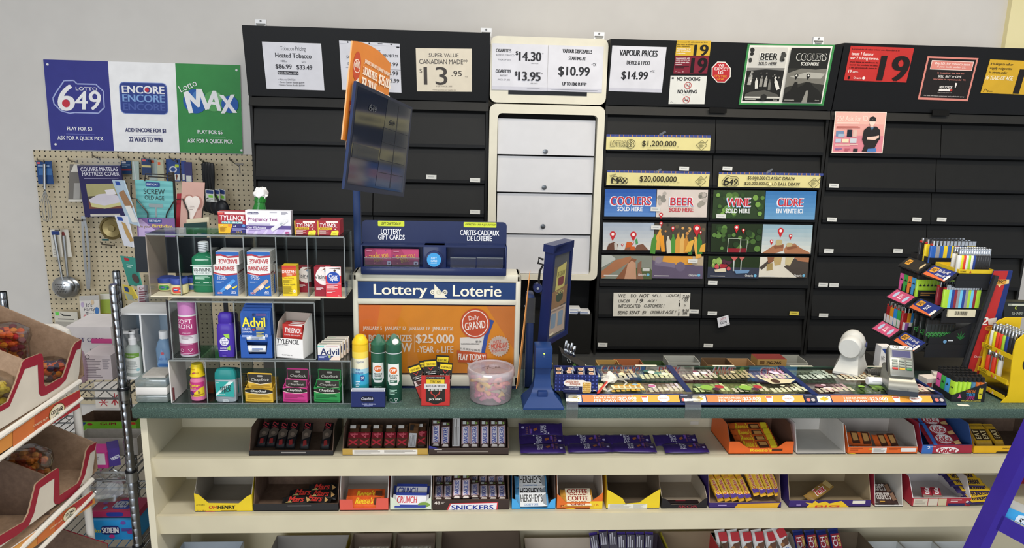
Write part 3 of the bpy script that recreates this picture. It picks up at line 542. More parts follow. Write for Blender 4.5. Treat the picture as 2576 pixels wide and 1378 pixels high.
posters=[
('blue poster reading COOLERS SOLD HERE',(1522,475.5),(1651.6,476.4),(1519.6,544),230,'#3a62a8',grad('#2f5aa8','#5b86c4',0,230)+word('COOLERS',214,98,326,72)+[T('SOLD HERE',208,166,204,36,'#eef0f4',b=.04)]),
('pale poster reading BEER SOLD HERE between the blue and the green ones',(1653,476.7),(1781,477.6),(1650,545.6),230,'#d5c9c1',blobs(330,10,418,150,9,30,['#9a948a','#77746c','#b8aea6'],5)+blobs(2,4,80,130,7,26,['#b4aca4','#8c8880'],8)+word('BEER',208,98,190,66)+[T('SOLD HERE',206,166,198,34,'#c22f3c',b=.04)]+pin2(40,208,16)),
('green leafy poster reading WINE SOLD HERE',(1794.9,478.2),(1925.4,479.1),(1791.8,549.3),230,'#31432a',blobs(2,2,418,228,34,30,BOK,11)+word('WINE',206,96,184,66)+[T('SOLD HERE',200,166,198,36,'#eef0f0',b=.04)]),
('blue poster reading CIDRE EN VENTE ICI',(1926.6,479.8),(2054,481),(1922,551.7),230,'#4f86b8',grad('#3f78b2','#6a9cc6',0,230)+word('CIDRE',208,90,208,64)+[T('EN VENTE ICI',206,160,220,36,'#eef0f4',b=.04)]),
('poster strip of hands raising cans under red pins, below the COOLERS poster',(1517.4,559.3),(1646,560),(1516,628.5),228,'#b9c2cc',grad('#a4b0c0','#d2d2ce',0,228)+pin2(80,96,25)+pin2(250,98,26)+pin2(160,182,9)+pin2(246,166,9)+[('p',[(28,228),(48,175),(90,160),(124,178),(118,228)],'#6b4838'),('p',[(92,168),(116,170),(122,222),(96,226)],'#c9c4bc'),('p',[(180,228),(196,158),(236,160),(240,212),(230,228)],'#c8602c'),('p',[(266,140),(280,128),(290,170),(272,180)],'#4f9a5c'),('p',[(262,228),(280,186),(330,174),(374,222),(374,228)],'#7a5442'),('p',[(170,228),(200,204),(262,200),(280,228)],'#8a5e48'),('p',[(226,196),(262,196),(264,228),(228,228)],'#c8602c')]),
('poster strip of orange and green bottles under red pins, below the BEER poster',(1647,560.9),(1776,562),(1644.9,632.5),235,'#4c463c',blobs(2,2,418,100,12,16,['#c98c4c','#6a5a44','#3a3630','#e0a860'],21)+bottle(46,46,2.9,'#dfa24a',-7)+bottle(4,90,2.7,'#4f8a3a',-6)+bottle(112,104,2.4,'#cfc8b4',5)+bottle(152,90,2.6,'#4f8f3e',4)+bottle(194,84,2.7,'#d69a44')+bottle(232,84,2.7,'#dcae60')+bottle(262,98,2.4,'#c98a3c')+bottle(296,126,2.2,'#3c6c34')+bottle(334,110,3,'#e0a84e',12)+bottle(366,92,2.7,'#3f7a38',4)+[('p',[(250,235),(280,150),(330,130),(300,235)],'#e4ae48'),('p',[(370,235),(384,180),(420,160),(420,235)],'#dfa646'),('p',[(40,100),(74,100),(90,235),(60,235)],'#e79a2e')]+pin2(148,38,15)+pin2(344,38,31)+pin2(376,70,10)+pin2(50,0,14)),
('poster strip of two wine glasses against green leaves, below the WINE poster',(1790.3,562.7),(1918.4,563.6),(1787.3,633.4),232,'#26331f',blobs(2,2,418,230,26,26,BOK[:4],31)+pin2(204,26,21)+pin2(260,48,13)+[('l',[(136,232),(140,118),(242,118),(240,232)],5,'#c8cfc0'),('l',[(240,232),(244,130),(300,130),(292,232)],4,'#aab3a2'),('p',[(138,200),(240,200),(238,232),(140,232)],'#8e2530'),('p',[(242,200),(294,200),(290,232),(242,232)],'#7a1f2a')]),
('poster strip of two hands clinking glasses against the sky, below the CIDRE poster',(1919.3,563.9),(2044.3,565.7),(1914.4,636.5),235,'#aebfc6',grad('#92aebc','#d8d8d0',0,235)+pin2(152,50,25)+pin2(238,90,15)+pin2(80,136,14)+[('p',[(0,235),(24,222),(96,172),(140,150),(186,160),(184,212),(110,235)],SK),('p',[(188,205),(206,172),(276,150),(330,188),(410,224),(412,235),(200,235)],SK),('p',[(116,132),(128,122),(164,122),(172,136),(170,168),(118,168)],'#b9a97c'),('p',[(208,154),(220,146),(256,148),(258,176),(212,180)],'#c0b184'),('p',[(100,176),(180,162),(186,184),(110,196)],SK2),('p',[(206,186),(290,166),(300,186),(220,204)],SK2)]),
('poster strip of bare forearms crossing, bottom row under the cans picture',(1513.8,641.6),(1641,643.2),(1512.9,700.5),192,'#6a7466',[('r',0,0,420,192,'#84887c'),('p',[(280,100),(400,96),(420,120),(420,192),(240,192)],'#55603e'),('r',340,100,400,125,'#c9cac4'),('p',[(0,130),(110,40),(240,4),(250,40),(130,120),(0,192)],SK),('p',[(120,192),(220,60),(250,20),(290,30),(240,130),(200,192)],SK2),('p',[(190,192),(215,70),(250,40),(282,60),(290,192)],'#c09478'),('p',[(290,192),(300,60),(330,40),(330,120),(350,192)],'#8a6450'),('p',[(0,0),(80,0),(120,30),(0,100)],'#b9beb8')]+ON),
('poster strip of a mauve drinks tub, bottom row under the bottles picture',(1641.5,643.2),(1769.6,644.7),(1639.4,699.6),185,'#5c5268',[('r',0,0,420,70,'#c98f4c'),('p',[(0,0),(90,0),(80,60),(0,70)],'#8f8478'),('p',[(90,0),(320,0),(330,70),(80,66)],'#d9993e'),('p',[(330,0),(420,0),(420,90),(330,70)],'#b7a68c'),('p',[(0,34),(150,72),(420,76),(420,185),(0,185)],'#63586e'),('p',[(20,38),(190,60),(190,96),(20,76)],'#7a7086'),('c',232,86,40,'#6d637a'),('c',50,34,28,'#8c8290')]+ON),
('poster strip of grapes, apples and glass stems, bottom row under the wine picture',(1782,643.8),(1911.3,646.2),(1779,698),180,'#28361f',[('r',0,90,420,180,'#3a3e4e')]+blobs(20,10,120,100,16,17,['#8fae5c','#a6c06c','#7a9c4c'],41)+blobs(110,20,200,80,9,18,['#3c2432','#52303e'],42)+blobs(50,60,190,120,10,20,['#b23c44','#c8525a','#a23038'],43)+[('p',[(50,110),(140,96),(150,126),(60,132)],'#d9cfb4'),('p',[(178,0),(240,0),(214,34),(204,34)],'#c8605c'),('r',202,30,212,120,'#b9c2bc'),('p',[(246,0),(296,0),(272,30),(264,30)],'#c06860'),('r',262,28,271,112,'#a9b4ac'),('p',[(210,110),(340,108),(330,134),(230,140)],'#6c8fb4')]+ON),
('poster strip of a white shirt between dark sleeves, bottom row under the clinking hands',(1912.3,646.2),(2035,647.7),(1907.7,696.5),172,'#dbd5c6',[('p',[(300,0),(420,0),(420,172),(330,172),(210,80),(240,60)],'#4c443e'),('p',[(0,90),(90,10),(130,20),(20,110)],'#4c443e'),('p',[(60,60),(110,50),(116,110),(64,118)],'#a48d5a'),('p',[(110,0),(186,0),(180,66),(130,72)],'#b9a06c'),('p',[(216,0),(290,0),(262,70),(218,66)],'#c9b98c'),('p',[(290,0),(420,0),(420,40),(330,30)],SK),('p',[(60,0),(120,0),(110,40),(70,50)],SK2)]+ON)]
for lab,tl,tr,bl,H,base,items in posters:sign('drink_poster',lab,'poster',tl,tr,bl,420,H,base,items,y=YC-.016,step=.00012,group='colour drink posters on the flaps')
HW='#33302c'
sign('handwritten_notice','handwritten white note reading WE DO NOT SELL LIQUOR on the sixth flap row','note',(1543.4,735.9),(1736.6,736.4),(1541.4,795),778,238,'#dcd8cc',[
T('WE',83,30,72,34,HW,b=.014,sh=.1),T('DO',202,30,54,32,HW,b=.03),T('NOT',312,28,92,34,HW,b=.03,sh=.25),T('SELL',440,28,98,26,HW,b=.015,sh=.2),T('LIQUOR',602,28,128,32,HW,b=.014,sh=.2),T('UNDER',112,82,118,30,HW,b=.014,sh=.15),T('19',268,80,66,38,HW,b=.014,sh=.3),T('AGE !',392,80,90,26,HW,b=.01,sh=.3),T('INTOXICATED',164,134,220,34,HW,b=.014,sh=.1),T('CUSTOMERS !',414,130,204,32,HW,b=.014,sh=.2),T('BEING',98,200,92,36,HW,b=.01,sh=.15),T('SENT',218,198,104,34,HW,b=.01,sh=.2),T('BY',322,198,44,34,HW,b=.01,sh=.2),T('UNDER',430,196,94,32,HW,b=.015,sh=.2),T('19 AGE !',562,194,150,34,HW,b=.01,sh=.3),
('r',672,6,678,52,HW),('r',666,98,676,136,HW),('r',664,192,674,228,HW),('r',668,72,674,84,HW),('r',664,160,670,174,HW),T('7:00',730,44,66,44,HW,b=.014,sh=.3),T('AM',732,78,34,18,HW,b=.02),T('S',726,122,14,20,HW,b=.014),T('9:30',736,176,64,30,HW,b=.014,sh=.2),T('PM',732,206,40,24,HW,b=.02)],y=YC-.016)
sign('name_badge','white name badge reading GLEN hanging from the seventh flap row','badge',(1803.5,800),(1831.6,791.8),(1807.5,823.6),117,98,'#dfe0e6',[T('COSTCO',58,22,62,18,'#a8304a',b=.03,sh=.2),('r',22,36,112,38,'#a79ab0'),T('GLEN',56,58,64,26,'#26262c',b=.02),T('2013',90,86,30,8,'#6a6a70'),('r',48,3,66,8,'#5a5a5e')],y=YC-.018,thick=.002)
# little price tags stuck along the flap edges
tags=[(1085,445,'on the second flap row of the left cabinet, right of the screen'),(1195,453,'at the right end of the second flap row of the left cabinet'),(1195,533,'at the right end of the third flap row of the left cabinet'),
(1721,424,'above the $20,000,000 strip'),(1830,424,'above the classic draw strip'),(1649,526,'across the seam of the COOLERS and BEER posters'),(1814,543.5,'on the bottom edge of the WINE poster'),(1650,572,'across the seam of the cans and the bottles pictures'),(1743,657,'on the mauve tub picture'),(1793,711,'under the grapes picture'),(1746,783,'right of the handwritten note'),(1792,788,'above the name badge'),(1516,867,'at the left end of the bottom flap row beside the white cabinet'),(1782,869,'in the middle of the bottom flap row, below the name badge'),
(2098,467,'at the left end of the second flap row of the far right cabinet'),(2093,552,'at the left end of the third flap row of the far right cabinet'),(2307,552,'left of the seam on the third flap row, far right cabinet'),(2369,552,'right of the seam on the third flap row, far right cabinet'),(2085,631,'at the left end of the fourth flap row of the far right cabinet'),(2259,631,'on the fourth flap row, left of the lighter rack'),(2071,716,'at the left end of the fifth flap row of the far right cabinet'),(2098,717,'second along the fifth flap row of the far right cabinet'),(2072,793,'at the left end of the sixth flap row of the far right cabinet')]
for x,y,lab in tags+[(1998,788,'')]:
 p=PY(x,y,YC-.017 if x not in(1649,1814,1650,1743)else YC-.024);b=MB();b.box((-.023,0,-.0095),(.023,.0015,.0095),'#d9d9d4' if lab else '#d6c555');b.art(Frame((-.023,0,.0095),(.001,0,0),(0,0,-.001),(0,-1,0)),[('r',8,7,36,11,'#aeb0b0' if lab else '#a08e2c')])
 one(b,'price_label',('price label '+lab)if lab else 'small yellow price label on the sixth flap row','label',M=TR(p,ry=RAD(1)),group='price labels on the black flaps' if lab else None)
for i,(x,y,lab)in enumerate(((1667,335,'above the $1,200,000 strip'),(1656,430,'on the $20,000,000 strip'),(1936,430,'on the classic draw strip'))):
 p=PY(x,y,YC-.019);b=MB();b.box((-.016,0,-.005),(.016,.0006,.005),FILM);one(b,'tape_piece','scrap of clear tape '+lab,'tape',M=TR(p,ry=RAD(-32)))
 # ================================================================== clear display tiers on the left end of the counter
def place(px0,py0,px1,py1,y,z=None):
 x,zb,wd,h=span(px0,py0,px1,py1,y)
 if z is not None:h=zb+h-z;zb=z
 return x,zb,wd,h
def carton(name,label,cat,px,y,d,base,W,H,items,z=None,rz=0,group=None,side=None,top=None,right=None,rtop=None,step=.00018):
 """closed printed carton: px = front face in photograph pixels"""
 x,zb,wd,h=place(*px,y,z);b=MB()
 b.hexa([(-wd/2,0,0),(wd/2,0,0),(wd/2,d,0),(-wd/2,d,0),(-wd/2,0,h),(wd/2,0,h),(wd/2,d,h),(-wd/2,d,h)],[base,top or base,base,side or base,base,side or base])
 b.art(Frame((-wd/2,0,h),(wd/W,0,0),(0,0,-h/H),(0,-1,0),step),items)
 if right:b.art(Frame((wd/2,0,h),(0,d/100,0),(0,0,-h/100),(1,0,0),step),right)
 if rtop:b.art(Frame((-wd/2,d,h),(wd/W,0,0),(0,-d/100,0),(0,0,1),step),rtop)
 return one(b,name,label,cat,group,M=TR((x,y,zb),rz))
def tier(name,label,fx,z0,z1,y0,y1,left=None,floor=None,nback=True,thick=.003):
 """clear bin: fx = X of the left wall, dividers, right wall"""
 t=thing(name,label,'display case',((fx[0]+fx[-1])/2,y0,z0));M=[ACRE]*1
 def sheet(nm,a,c,mt=ACR):
  b=MB();b.box(a,c,mt);return b.build(nm,t)
 b=MB();b.box((fx[0],y0,z0),(fx[-1],y1,z0+thick),floor or ACR);b.box((fx[0],y0-.0015,z0),(fx[-1],y0,z0+thick),floor or ACRE);b.build('floor_sheet',t)
 b=MB();b.box((fx[0],y0+.002,z1-thick),(fx[-1],y1,z1),ACR);b.box((fx[0],y0,z1-thick*1.4),(fx[-1],y0+.002,z1),ACRE);b.build('top_sheet',t)
 for i,x in enumerate(fx):
  b=MB();mt=left if(i==0 and left)else ACR
  b.box((x-.0012,y0+.0015,z0+thick),(x+.0012,y1,z1-thick),mt);b.box((x-.0014,y0,z0+thick),(x+.0014,y0+.0015,z1-thick),mt if mt is left else ACRE);b.box((x-.0014,y1-.001,z0+thick),(x+.0014,y1,z1-thick),ACRE)
  b.build('side_panel' if i in(0,len(fx)-1)else 'divider',t)
 return t
Y3=2.012
XX=lambda px,py,y=Y3:PY(px,py,y).x
Z3t=PY(650,906,Y3).z;Z2b=Z3t+.001;Z2t=PY(610,759,Y3).z;Z1b=PY(600,748,Y3).z;Z1t=PY(610,591,Y3).z
milk=m('#dedcd8',.35)
t3=tier('clear_bin_display','bottom clear acrylic bin row standing on the counter, holding lip balm boxes',[XX(431,1000),XX(519,960),XX(607,960),XX(694,960),XX(780,960),XX(861,960),XX(883,960)],ZT+.001,Z3t,Y3,Y3+.115,left=milk)
b=MB();b.box((XX(436,1000),Y3-.002,ZT+.012),(XX(440,1000),Y3+.001,ZT+.05),'#5a2a2c');b.build('dark_sticker',t3)
t2=tier('clear_bin_display','middle clear acrylic bin row holding aerosol and painkiller boxes',[XX(428,830),XX(495,830),XX(590,830),XX(688,830),XX(792,830)],Z2b,Z2t,Y3+.004,Y3+.125)
b=MB();b.box((XX(421,830),Y3+.004,Z2b),(XX(425,830),Y3+.008,Z2t),'#26262a');b.build('black_edge_strip',t2);b=MB();b.box((XX(530,830),Y3+.115,Z2b+.004),(XX(541,830),Y3+.12,Z2t-.004),'#2b2b30');b.build('black_edge_strip',t2)
t1=tier('clear_bin_display','top clear acrylic bin row with a cream floor holding bandage boxes and mouthwash',[XX(373,670),XX(451,670),XX(533,670),XX(615,670),XX(696,670),XX(774,670),XX(867,670)],Z1b,Z1t,Y3,Y3+.12,floor=m('#d9d0b8',.5),left=clear('milky_side','#d8d0c4',.06,.1,.55,'#b3a698'))
b=MB();b.box((XX(420,752),Y3+.03,Z2t+.0005),(XX(800,752),Y3+.1,Z1b-.0005),m('#c9c4b6',.5));one(b,'riser_strip','pale strip between the middle and the top clear bin rows','strip')
b=MB();p0,p1=PY(336,592,Y3+.13),PY(640,688,Y3+.13);b.box((p0.x,Y3+.128,p1.z),(p1.x,Y3+.136,p0.z-.004),m('#22262c',.5));one(b,'black_back_board','black board behind the left half of the top clear bins','board')
ZA,ZB,ZC=ZT+.0045,Z2b+.0035,Z1b+.0035
# ---- top row contents
def jar(px,y,lab,lidc,patch,logo):
 x,zb,wd,h=place(*px,y,ZC);r=wd/2;t=thing('ointment_jar',lab,'jar',(x,y+r,zb));b=MB()
 b.lathe([(r*.72,0),(r*.95,h*.08),(r,h*.3),(r*.97,h*.55),(r*.8,h*.64)],m('#e8dca6',.25,trans=.2),seg=28,M=TR((x,y+r,zb)))
 b.art(Round((x,y+r,zb),r*1.0,100,60,h*.42,zb+h*.52,1.5),[('rr',14,4,90,56,22,patch),('c',44,26,20,'#2f3f86',12),('ln',28,22,60,30,1,'#e8e8ee'),('c',76,34,7,logo)]);b.build('body',t)
 b=MB();b.lathe([(r*.86,h*.62),(r*.98,h*.66),(r,h*.95),(r*.93,h)],m(lidc,.35),seg=28,M=TR((x,y+r,zb)));b.build('lid',t)
jar((389,701,436,744),2.055,'cream ointment jar with blue lid and green patch, behind the red-patched jar','#36488f','#4d9a4a','#2f3f86')
jar((423,702,467,744),2.016,'cream ointment jar with blue lid and red patch, front of the leftmost top bin','#3a4c98','#cf4a3c','#f0c8bc')
jar((461,700,505,742),2.06,'cream ointment jar with blue lid half behind the mouthwash bottle','#36488f','#46607c','#d0d0d8')
x,zb,wd,h=place(484,611,541,744,2.05,ZC)
t=thing('mouthwash_bottle','green mouthwash bottle with a printed white cap in the top clear bins','bottle',(x,2.072,zb));M_=TR((x,2.072,zb));GRN=m('#2f8a62',.12,trans=.35,coat=.4)
b=MB();q=wd/2
def sq(hw,hd,z,r=.35,n=20):
 out=[]
 for i in range(n):
  a=2*pi*i/n;ca,sa=cos(a),sin(a);k=(abs(ca)**4+abs(sa)**4)**-.25;out.append((hw*ca*k,hd*sa*k,z))
 return out
b.loft([sq(q*.9,.02,0),sq(q,.022,.004),sq(q,.022,h*.62),sq(q*.98,.022,h*.66),sq(q*.96,.021,h*.70),sq(q*.6,.015,h*.765),sq(q*.42,.011,h*.785),sq(q*.42,.011,h*.83)],GRN,M_)
b.art(Frame(M_@V((-q,-.022,h*.77)),(2*q/280,0,0),(0,0,-h*.77/470),(0,-1,0)),[('r',0,130,280,138,'#dff0e4'),('ln',60,62,230,84,2,'#d6efe0'),('rr',34,150,258,252,6,'#dfe6e2'),T('LISTERINE',146,186,210,42,'#26302e',b=.03),T('FRESHBURST',146,228,200,26,'#8c9694'),('ln',50,262,230,310,3,'#bfe4cf'),T('1L',240,345,18,18,'#d6efe0'),('r',50,336,110,342,'#d6efe0'),('r',150,338,220,344,'#d6efe0'),('r',8,372,272,378,'#bfe4cf')]);b.build('body',t)
b=MB();b.lathe([(q*.44,h*.80),(q*.46,h*.82),(q*.46,h*.985),(q*.4,h)],m('#dfe2e4',.3),seg=20,M=M_)
b.art(Round((x,2.072,zb),q*.462,100,100,h*.16,zb+h*.98,2.4),[('l',[(5,20+22*i),(95,4+22*i)],5,'#26302e')for i in range(5)]+[T('LISTERINE',50,58,80,9,'#26302e',b=.03,rot=9)]);b.build('cap',t)
band=lambda top,sub,n,skin:[('r',0,95,280,360,'#2a5fa8'),('p',[(0,100),(60,118),(140,124),(280,108),(280,94),(0,94)],'#e9e7ea'),('p',[(0,78),(50,92),(150,108),(280,90),(280,108),(150,124),(50,110),(0,96)],'#a83440'),T('BANDAGE',136,38,232,50,'#b23a40',b=.035),T(top,92,138,100,18,'#e9e9f0',b=.02),T(sub,98,162,106,18,'#e9e9f0',b=.02),('ln',30,190,120,216,2,'#9ab4e0'),
('p',[(60,300),(80,330),(250,196),(256,180),(236,162),(220,166)],skin),('p',[(122,262),(150,292),(206,250),(180,218)],'#e6d2c4'),('p',[(210,260),(274,236),(268,256),(222,278)],'#e3cf3c'),T(n,226,312,50,26,'#e9e9f0',b=.03),('ln',196,330,262,340,1,'#b8c8e8'),T('NEXX',62,326,60,24,'#e9e9f0',b=.05),T('NEXX',62,326,56,20,'#c23a44',b=.02)]
topband=[('r',0,0,270,45,'#2a5fa8'),('p',[(0,30),(60,26),(140,52),(270,40),(270,60),(140,72),(60,46),(0,50)],'#a83440'),T('BANDAGE',138,112,216,52,'#b23a40',b=.035,rot=180)]
wbr=[('ln',12,20,88,90,9,'#b9b2ac'),('r',8,24,92,28,'#7a3a40')]
BW='#dedbd8'
carton('bandage_box','bandage box reading CLEAR CLASSIC with a blue bandage, left one in the top clear bins','box',(541,667,600,744),2.018,.075,BW,280,360,band('CLEAR','CLASSIC','30+5','#4f8fd0'),z=ZC,right=wbr)
carton('bandage_box','bandage box lying upside down on top of the blue-bandage box','box',(544,633.5,602,667),2.024,.07,BW,270,150,topband,z=place(541,667,600,744,2.018,ZC)[1]+place(541,667,600,744,2.018,ZC)[3]+.0008,right=[('r',0,10*i,100,10*i+1.5,'#8f8a86')for i in range(1,9)])
carton('bandage_box','bandage box reading PLASTIC CLASSIC with a tan bandage, right of the mouthwash','box',(625,667,683,744),2.018,.034,BW,280,360,band('PLASTIC','CLASSIC','40','#c7a490'),z=ZC,right=wbr)
carton('bandage_box','bandage box peeking out behind the tan-bandage box','box',(636,667,694,744),2.058,.034,BW,280,360,band('PLASTIC','CLASSIC','40','#c7a490'),z=ZC,right=wbr)
carton('bandage_box','bandage box lying upside down on top of the tan-bandage box','box',(622,633.5,680,667),2.024,.07,BW,270,150,topband,z=place(620.6,667,679.5,744,2.018,ZC)[1]+place(620.6,667,679.5,744,2.018,ZC)[3]+.0008,right=[('r',0,10*i,100,10*i+1.5,'#8f8a86')for i in range(1,9)])
carton('medicine_carton','tan and orange carton at the back between the bandages and the yellow cold remedy','box',(700,672,712,742),2.07,.03,'#a2805e',50,300,[('r',4,20,46,60,'#cfc3ae'),('r',4,120,46,280,'#b99a58')],z=ZC)
carton('cold_remedy_carton','yellow and red cold remedy carton beside two red eye drop cartons','box',(712,668,748,742),2.022,.03,'#e0c322',165,340,[('r',0,0,165,28,'#c33a34'),('p',[(0,28),(165,20),(165,110),(0,130)],'#c8502a'),T('DRISTAN',78,68,150,34,'#f2ece4',b=.03),('ln',50,90,150,112,2,'#f0d8c0'),T('Fast Acting',72,140,120,20,'#b8762a',b=.02),('ln',8,158,120,196,4,'#a08a20'),T('Action rapide',80,212,136,20,'#5a5030',b=.02),('ln',8,230,110,320,8,'#a08a20'),('c',136,286,17,'#efe6c8'),T('12',137,286,16,16,'#a03a30',b=.02)],z=ZC)
vis=[('r',0,90,165,330,'#8e2230'),('p',[(70,0),(165,0),(165,190),(110,205),(60,190),(20,150),(12,100),(30,50)],'#e4dcd8'),('p',[(80,40),(120,10),(165,4),(165,26),(120,30)],'#8d6a5c'),('p',[(98,42),(130,28),(160,44),(130,58)],'#f0ece8'),('c',128,42,13,'#54708c'),T('Visine',74,110,136,48,'#2b2a2e'),T('original',100,144,56,16,'#6b5f60'),('ln',20,226,100,262,3,'#e3c8c8'),T('15mL',146,314,20,12,'#e3c8c8')]
carton('eye_drops_carton','red eye drop carton with an eye picture, right of the yellow carton','box',(747,671.6,784,743),2.065,.032,'#8e2230',165,330,vis,z=ZC,right=[('ln',10,10,90,95,10,'#6e4a4c')],side='#7c3238')
carton('eye_drops_carton','red eye drop carton half hidden by the blue and white eye drop carton','box',(792,671.6,829,743),2.022,.032,'#8e2230',165,330,vis,z=ZC)
carton('eye_drops_carton','white and red eye drop carton with a blue round emblem, top bins','box',(820.5,671,859,745),2.016,.004,'#d23a44',180,340,[('r',0,0,180,100,'#e3dedc'),('p',[(40,20),(170,6),(176,30),(120,24)],'#6b5850'),('c',108,42,13,'#4a3a38'),('c',90,128,80,'#2448a0',72),T('Clear',92,104,106,44,'#eceaf0',b=.03),T('eyes',96,148,92,42,'#eceaf0',b=.03),('r',0,190,180,196,'#e89aa0'),('ln',14,206,150,262,4,'#f0c4c6'),('ln',14,270,110,300,2,'#f0c4c6'),T('15 mL',156,326,30,12,'#f0d4d6',b=.02)],z=ZC)
# ---- boxes standing on top
ZTOP=Z1t+.0005
tyl=[('r',0,0,325,130,'#a32c38'),('r',0,0,325,10,'#d7cfd0'),('r',0,10,60,32,'#d05a50'),('r',78,8,325,32,'#e4d9d6'),T('TYLENOL',165,76,290,62,'#f0e8e8',b=.03,sh=.12),('r',40,120,280,146,'#3f9fa8'),T('COLD · RHUME',160,132,236,22,'#eaf2f2',b=.03,sh=.2),('r',0,150,325,260,'#33306e'),('p',[(0,150),(165,150),(130,260),(0,260)],'#e0b02c'),('c',128,166,18,'#d98a3a'),('c',292,168,18,'#5a8ed0'),T('x4',40,168,34,18,'#f0e0c0',b=.03),T('x4',188,174,34,18,'#e8e8f0',b=.03),('ln',18,190,95,244,6,'#a8761c'),('ln',160,200,320,230,3,'#9a98d0'),T('10+2',240,244,60,14,'#e0c040',b=.03)]
carton('cold_tablet_box','red and navy cold tablet box, left one on top of the clear bins','box',(551,532,622,589),2.04,.03,'#a32c38',325,260,tyl,z=ZTOP,rz=RAD(0),side='#3f9fa8')
carton('pregnancy_test_box','white and lilac pregnancy test box on top of the clear bins','box',(619.8,530,733.5,590),2.034,.024,'#e4e2e8',520,270,[('rr',22,18,150,44,10,'#5d5a78'),T('New Choice',86,31,116,16,'#e6e4ec'),('ln',280,16,370,30,1,'#a8a6b0'),('ln',412,14,490,46,3,'#8b8992'),T('Pregnancy Test',200,104,336,50,'#8f3a7c',b=.02),('r',30,148,280,160,'#b9b2cc'),('p',[(0,196),(520,176),(520,270),(0,270)],'#cfc2e0'),('r',0,172,520,216,'#5a4a86'),T('Over 99% Accurate',124,196,216,26,'#ece8f4',b=.02)]+[('p',[(40+110*i,218),(120+110*i,218),(80+110*i,268),(10+110*i,268)],'#bda9d6')for i in range(4)]+[('ln',30,226,180,238,1,'#8f80b0'),('p',[(285,206),(300,246),(492,116),(480,92),(450,92)],'#d9d8da'),('p',[(390,152),(420,132),(430,146),(402,166)],'#aab0b4'),('c',458,116,16,'#eeeeee'),('c',458,116,8,'#b4b8bc'),('rr',450,240,500,266,12,'#a0407c'),T('1 test',475,253,36,12,'#f0e4ec')],z=ZTOP,side='#b8b6bc')
tya=[('r',0,0,260,165,'#9a2b34'),('r',100,4,240,26,'#e6d8d0'),('r',0,0,12,165,'#d8b640'),T('TYLENOL',130,54,206,44,'#f0e6e4',b=.03,sh=.12),('r',16,80,168,104,'#e0c030'),T('ARTHRITIS',90,92,130,16,'#6a3a20',b=.03,sh=.15),('c',210,96,11,'#e6d8d0',8),('ln',22,112,140,160,4,'#d8b8b0'),('p',[(152,165),(166,118),(236,108),(248,124),(240,165)],'#e6d842'),T('Caplets',198,142,50,14,'#8a7a20',b=.02)]
carton('arthritis_tablet_box','small red and yellow tablet box on top of the clear bins, left of its twin','box',(741.5,555,798,591),2.03,.03,'#9a2b34',260,165,tya,z=ZTOP)
carton('arthritis_tablet_box','small red and yellow tablet box at the right end on top of the clear bins','box',(799.5,555,855,591),2.03,.06,'#9a2b34',260,165,tya,z=ZTOP,side='#86222e')
x,zb,wd,h=place(632,487,664,590,2.088,ZTOP)
t=thing('green_bottle','green glass bottle neck stuffed with white tissue behind the pregnancy test box','bottle',(x,2.088,zb));Mb=TR((x,2.088,zb),ry=RAD(8))
b=MB();b.lathe([(.022,0),(.0225,.03),(.021,.055),(.015,.075),(.0145,.082),(.0165,.083),(.0165,.092),(.0145,.093),(.0145,.1)],m('#2c8a34',.08,trans=.4,coat=.5),M=Mb,seg=20);b.build('body',t)
b=MB();R=random.Random(4)
b.loft([[(cos(2*pi*i/12)*r*R.uniform(.75,1.25),sin(2*pi*i/12)*r*R.uniform(.75,1.25),z+R.uniform(-.003,.003))for i in range(12)]for r,z in((.012,.092),(.017,.1),(.019,.108),(.015,.116),(.011,.121),(.003,.123))],m('#ecebe8',.9),Mb);b.build('tissue',t,smooth=20)
# ---- middle row contents
x,zb,wd,h=place(445.5,761,496,893,2.022,ZB)
r=wd/2*.98;Mc=TR((x,2.022+r,zb));t=thing('hairspray_can','tall pink aerosol can with a rose cap in the middle clear bins','can',(x,2.022+r,zb))
b=MB();b.lathe([(r*.94,0),(r,.002,'#c9c4c8'),(r,h*.04,'#b0b0b4'),(r,h*.25,'#9a3a68'),(r,h*.4,'#d6d0d4'),(r,h*.74,'#a23e70'),(r*.97,h*.76,'#c9c4c8'),(r*.9,h*.78,'#c0bcc0')],'#a23e70',M=Mc,seg=28)
b.art(Round((x,2.022+r,zb),r,200,590,h,zb+h,2.6),[T('SOFT',92,205,120,44,'#ead6e2'),T('&DRI',90,258,124,44,'#ead6e2'),T('classic',104,328,66,20,'#e2c4d6'),('ln',60,362,150,400,3,'#a08e98'),('ln',40,440,150,470,3,'#c888a8'),('ring',62,515,13,17,'#e6d2de'),('l',[(112,500),(146,500),(129,532),(112,500)],3,'#e6d2de'),('ln',40,545,160,570,2,'#d0a0bc')]);b.build('body',t)
b=MB();b.lathe([(r*.93,h*.765),(r*.97,h*.77),(r*.97,h*.985),(r*.9,h)],m('#b878ac',.3),M=Mc,seg=28);b.build('cap',t)
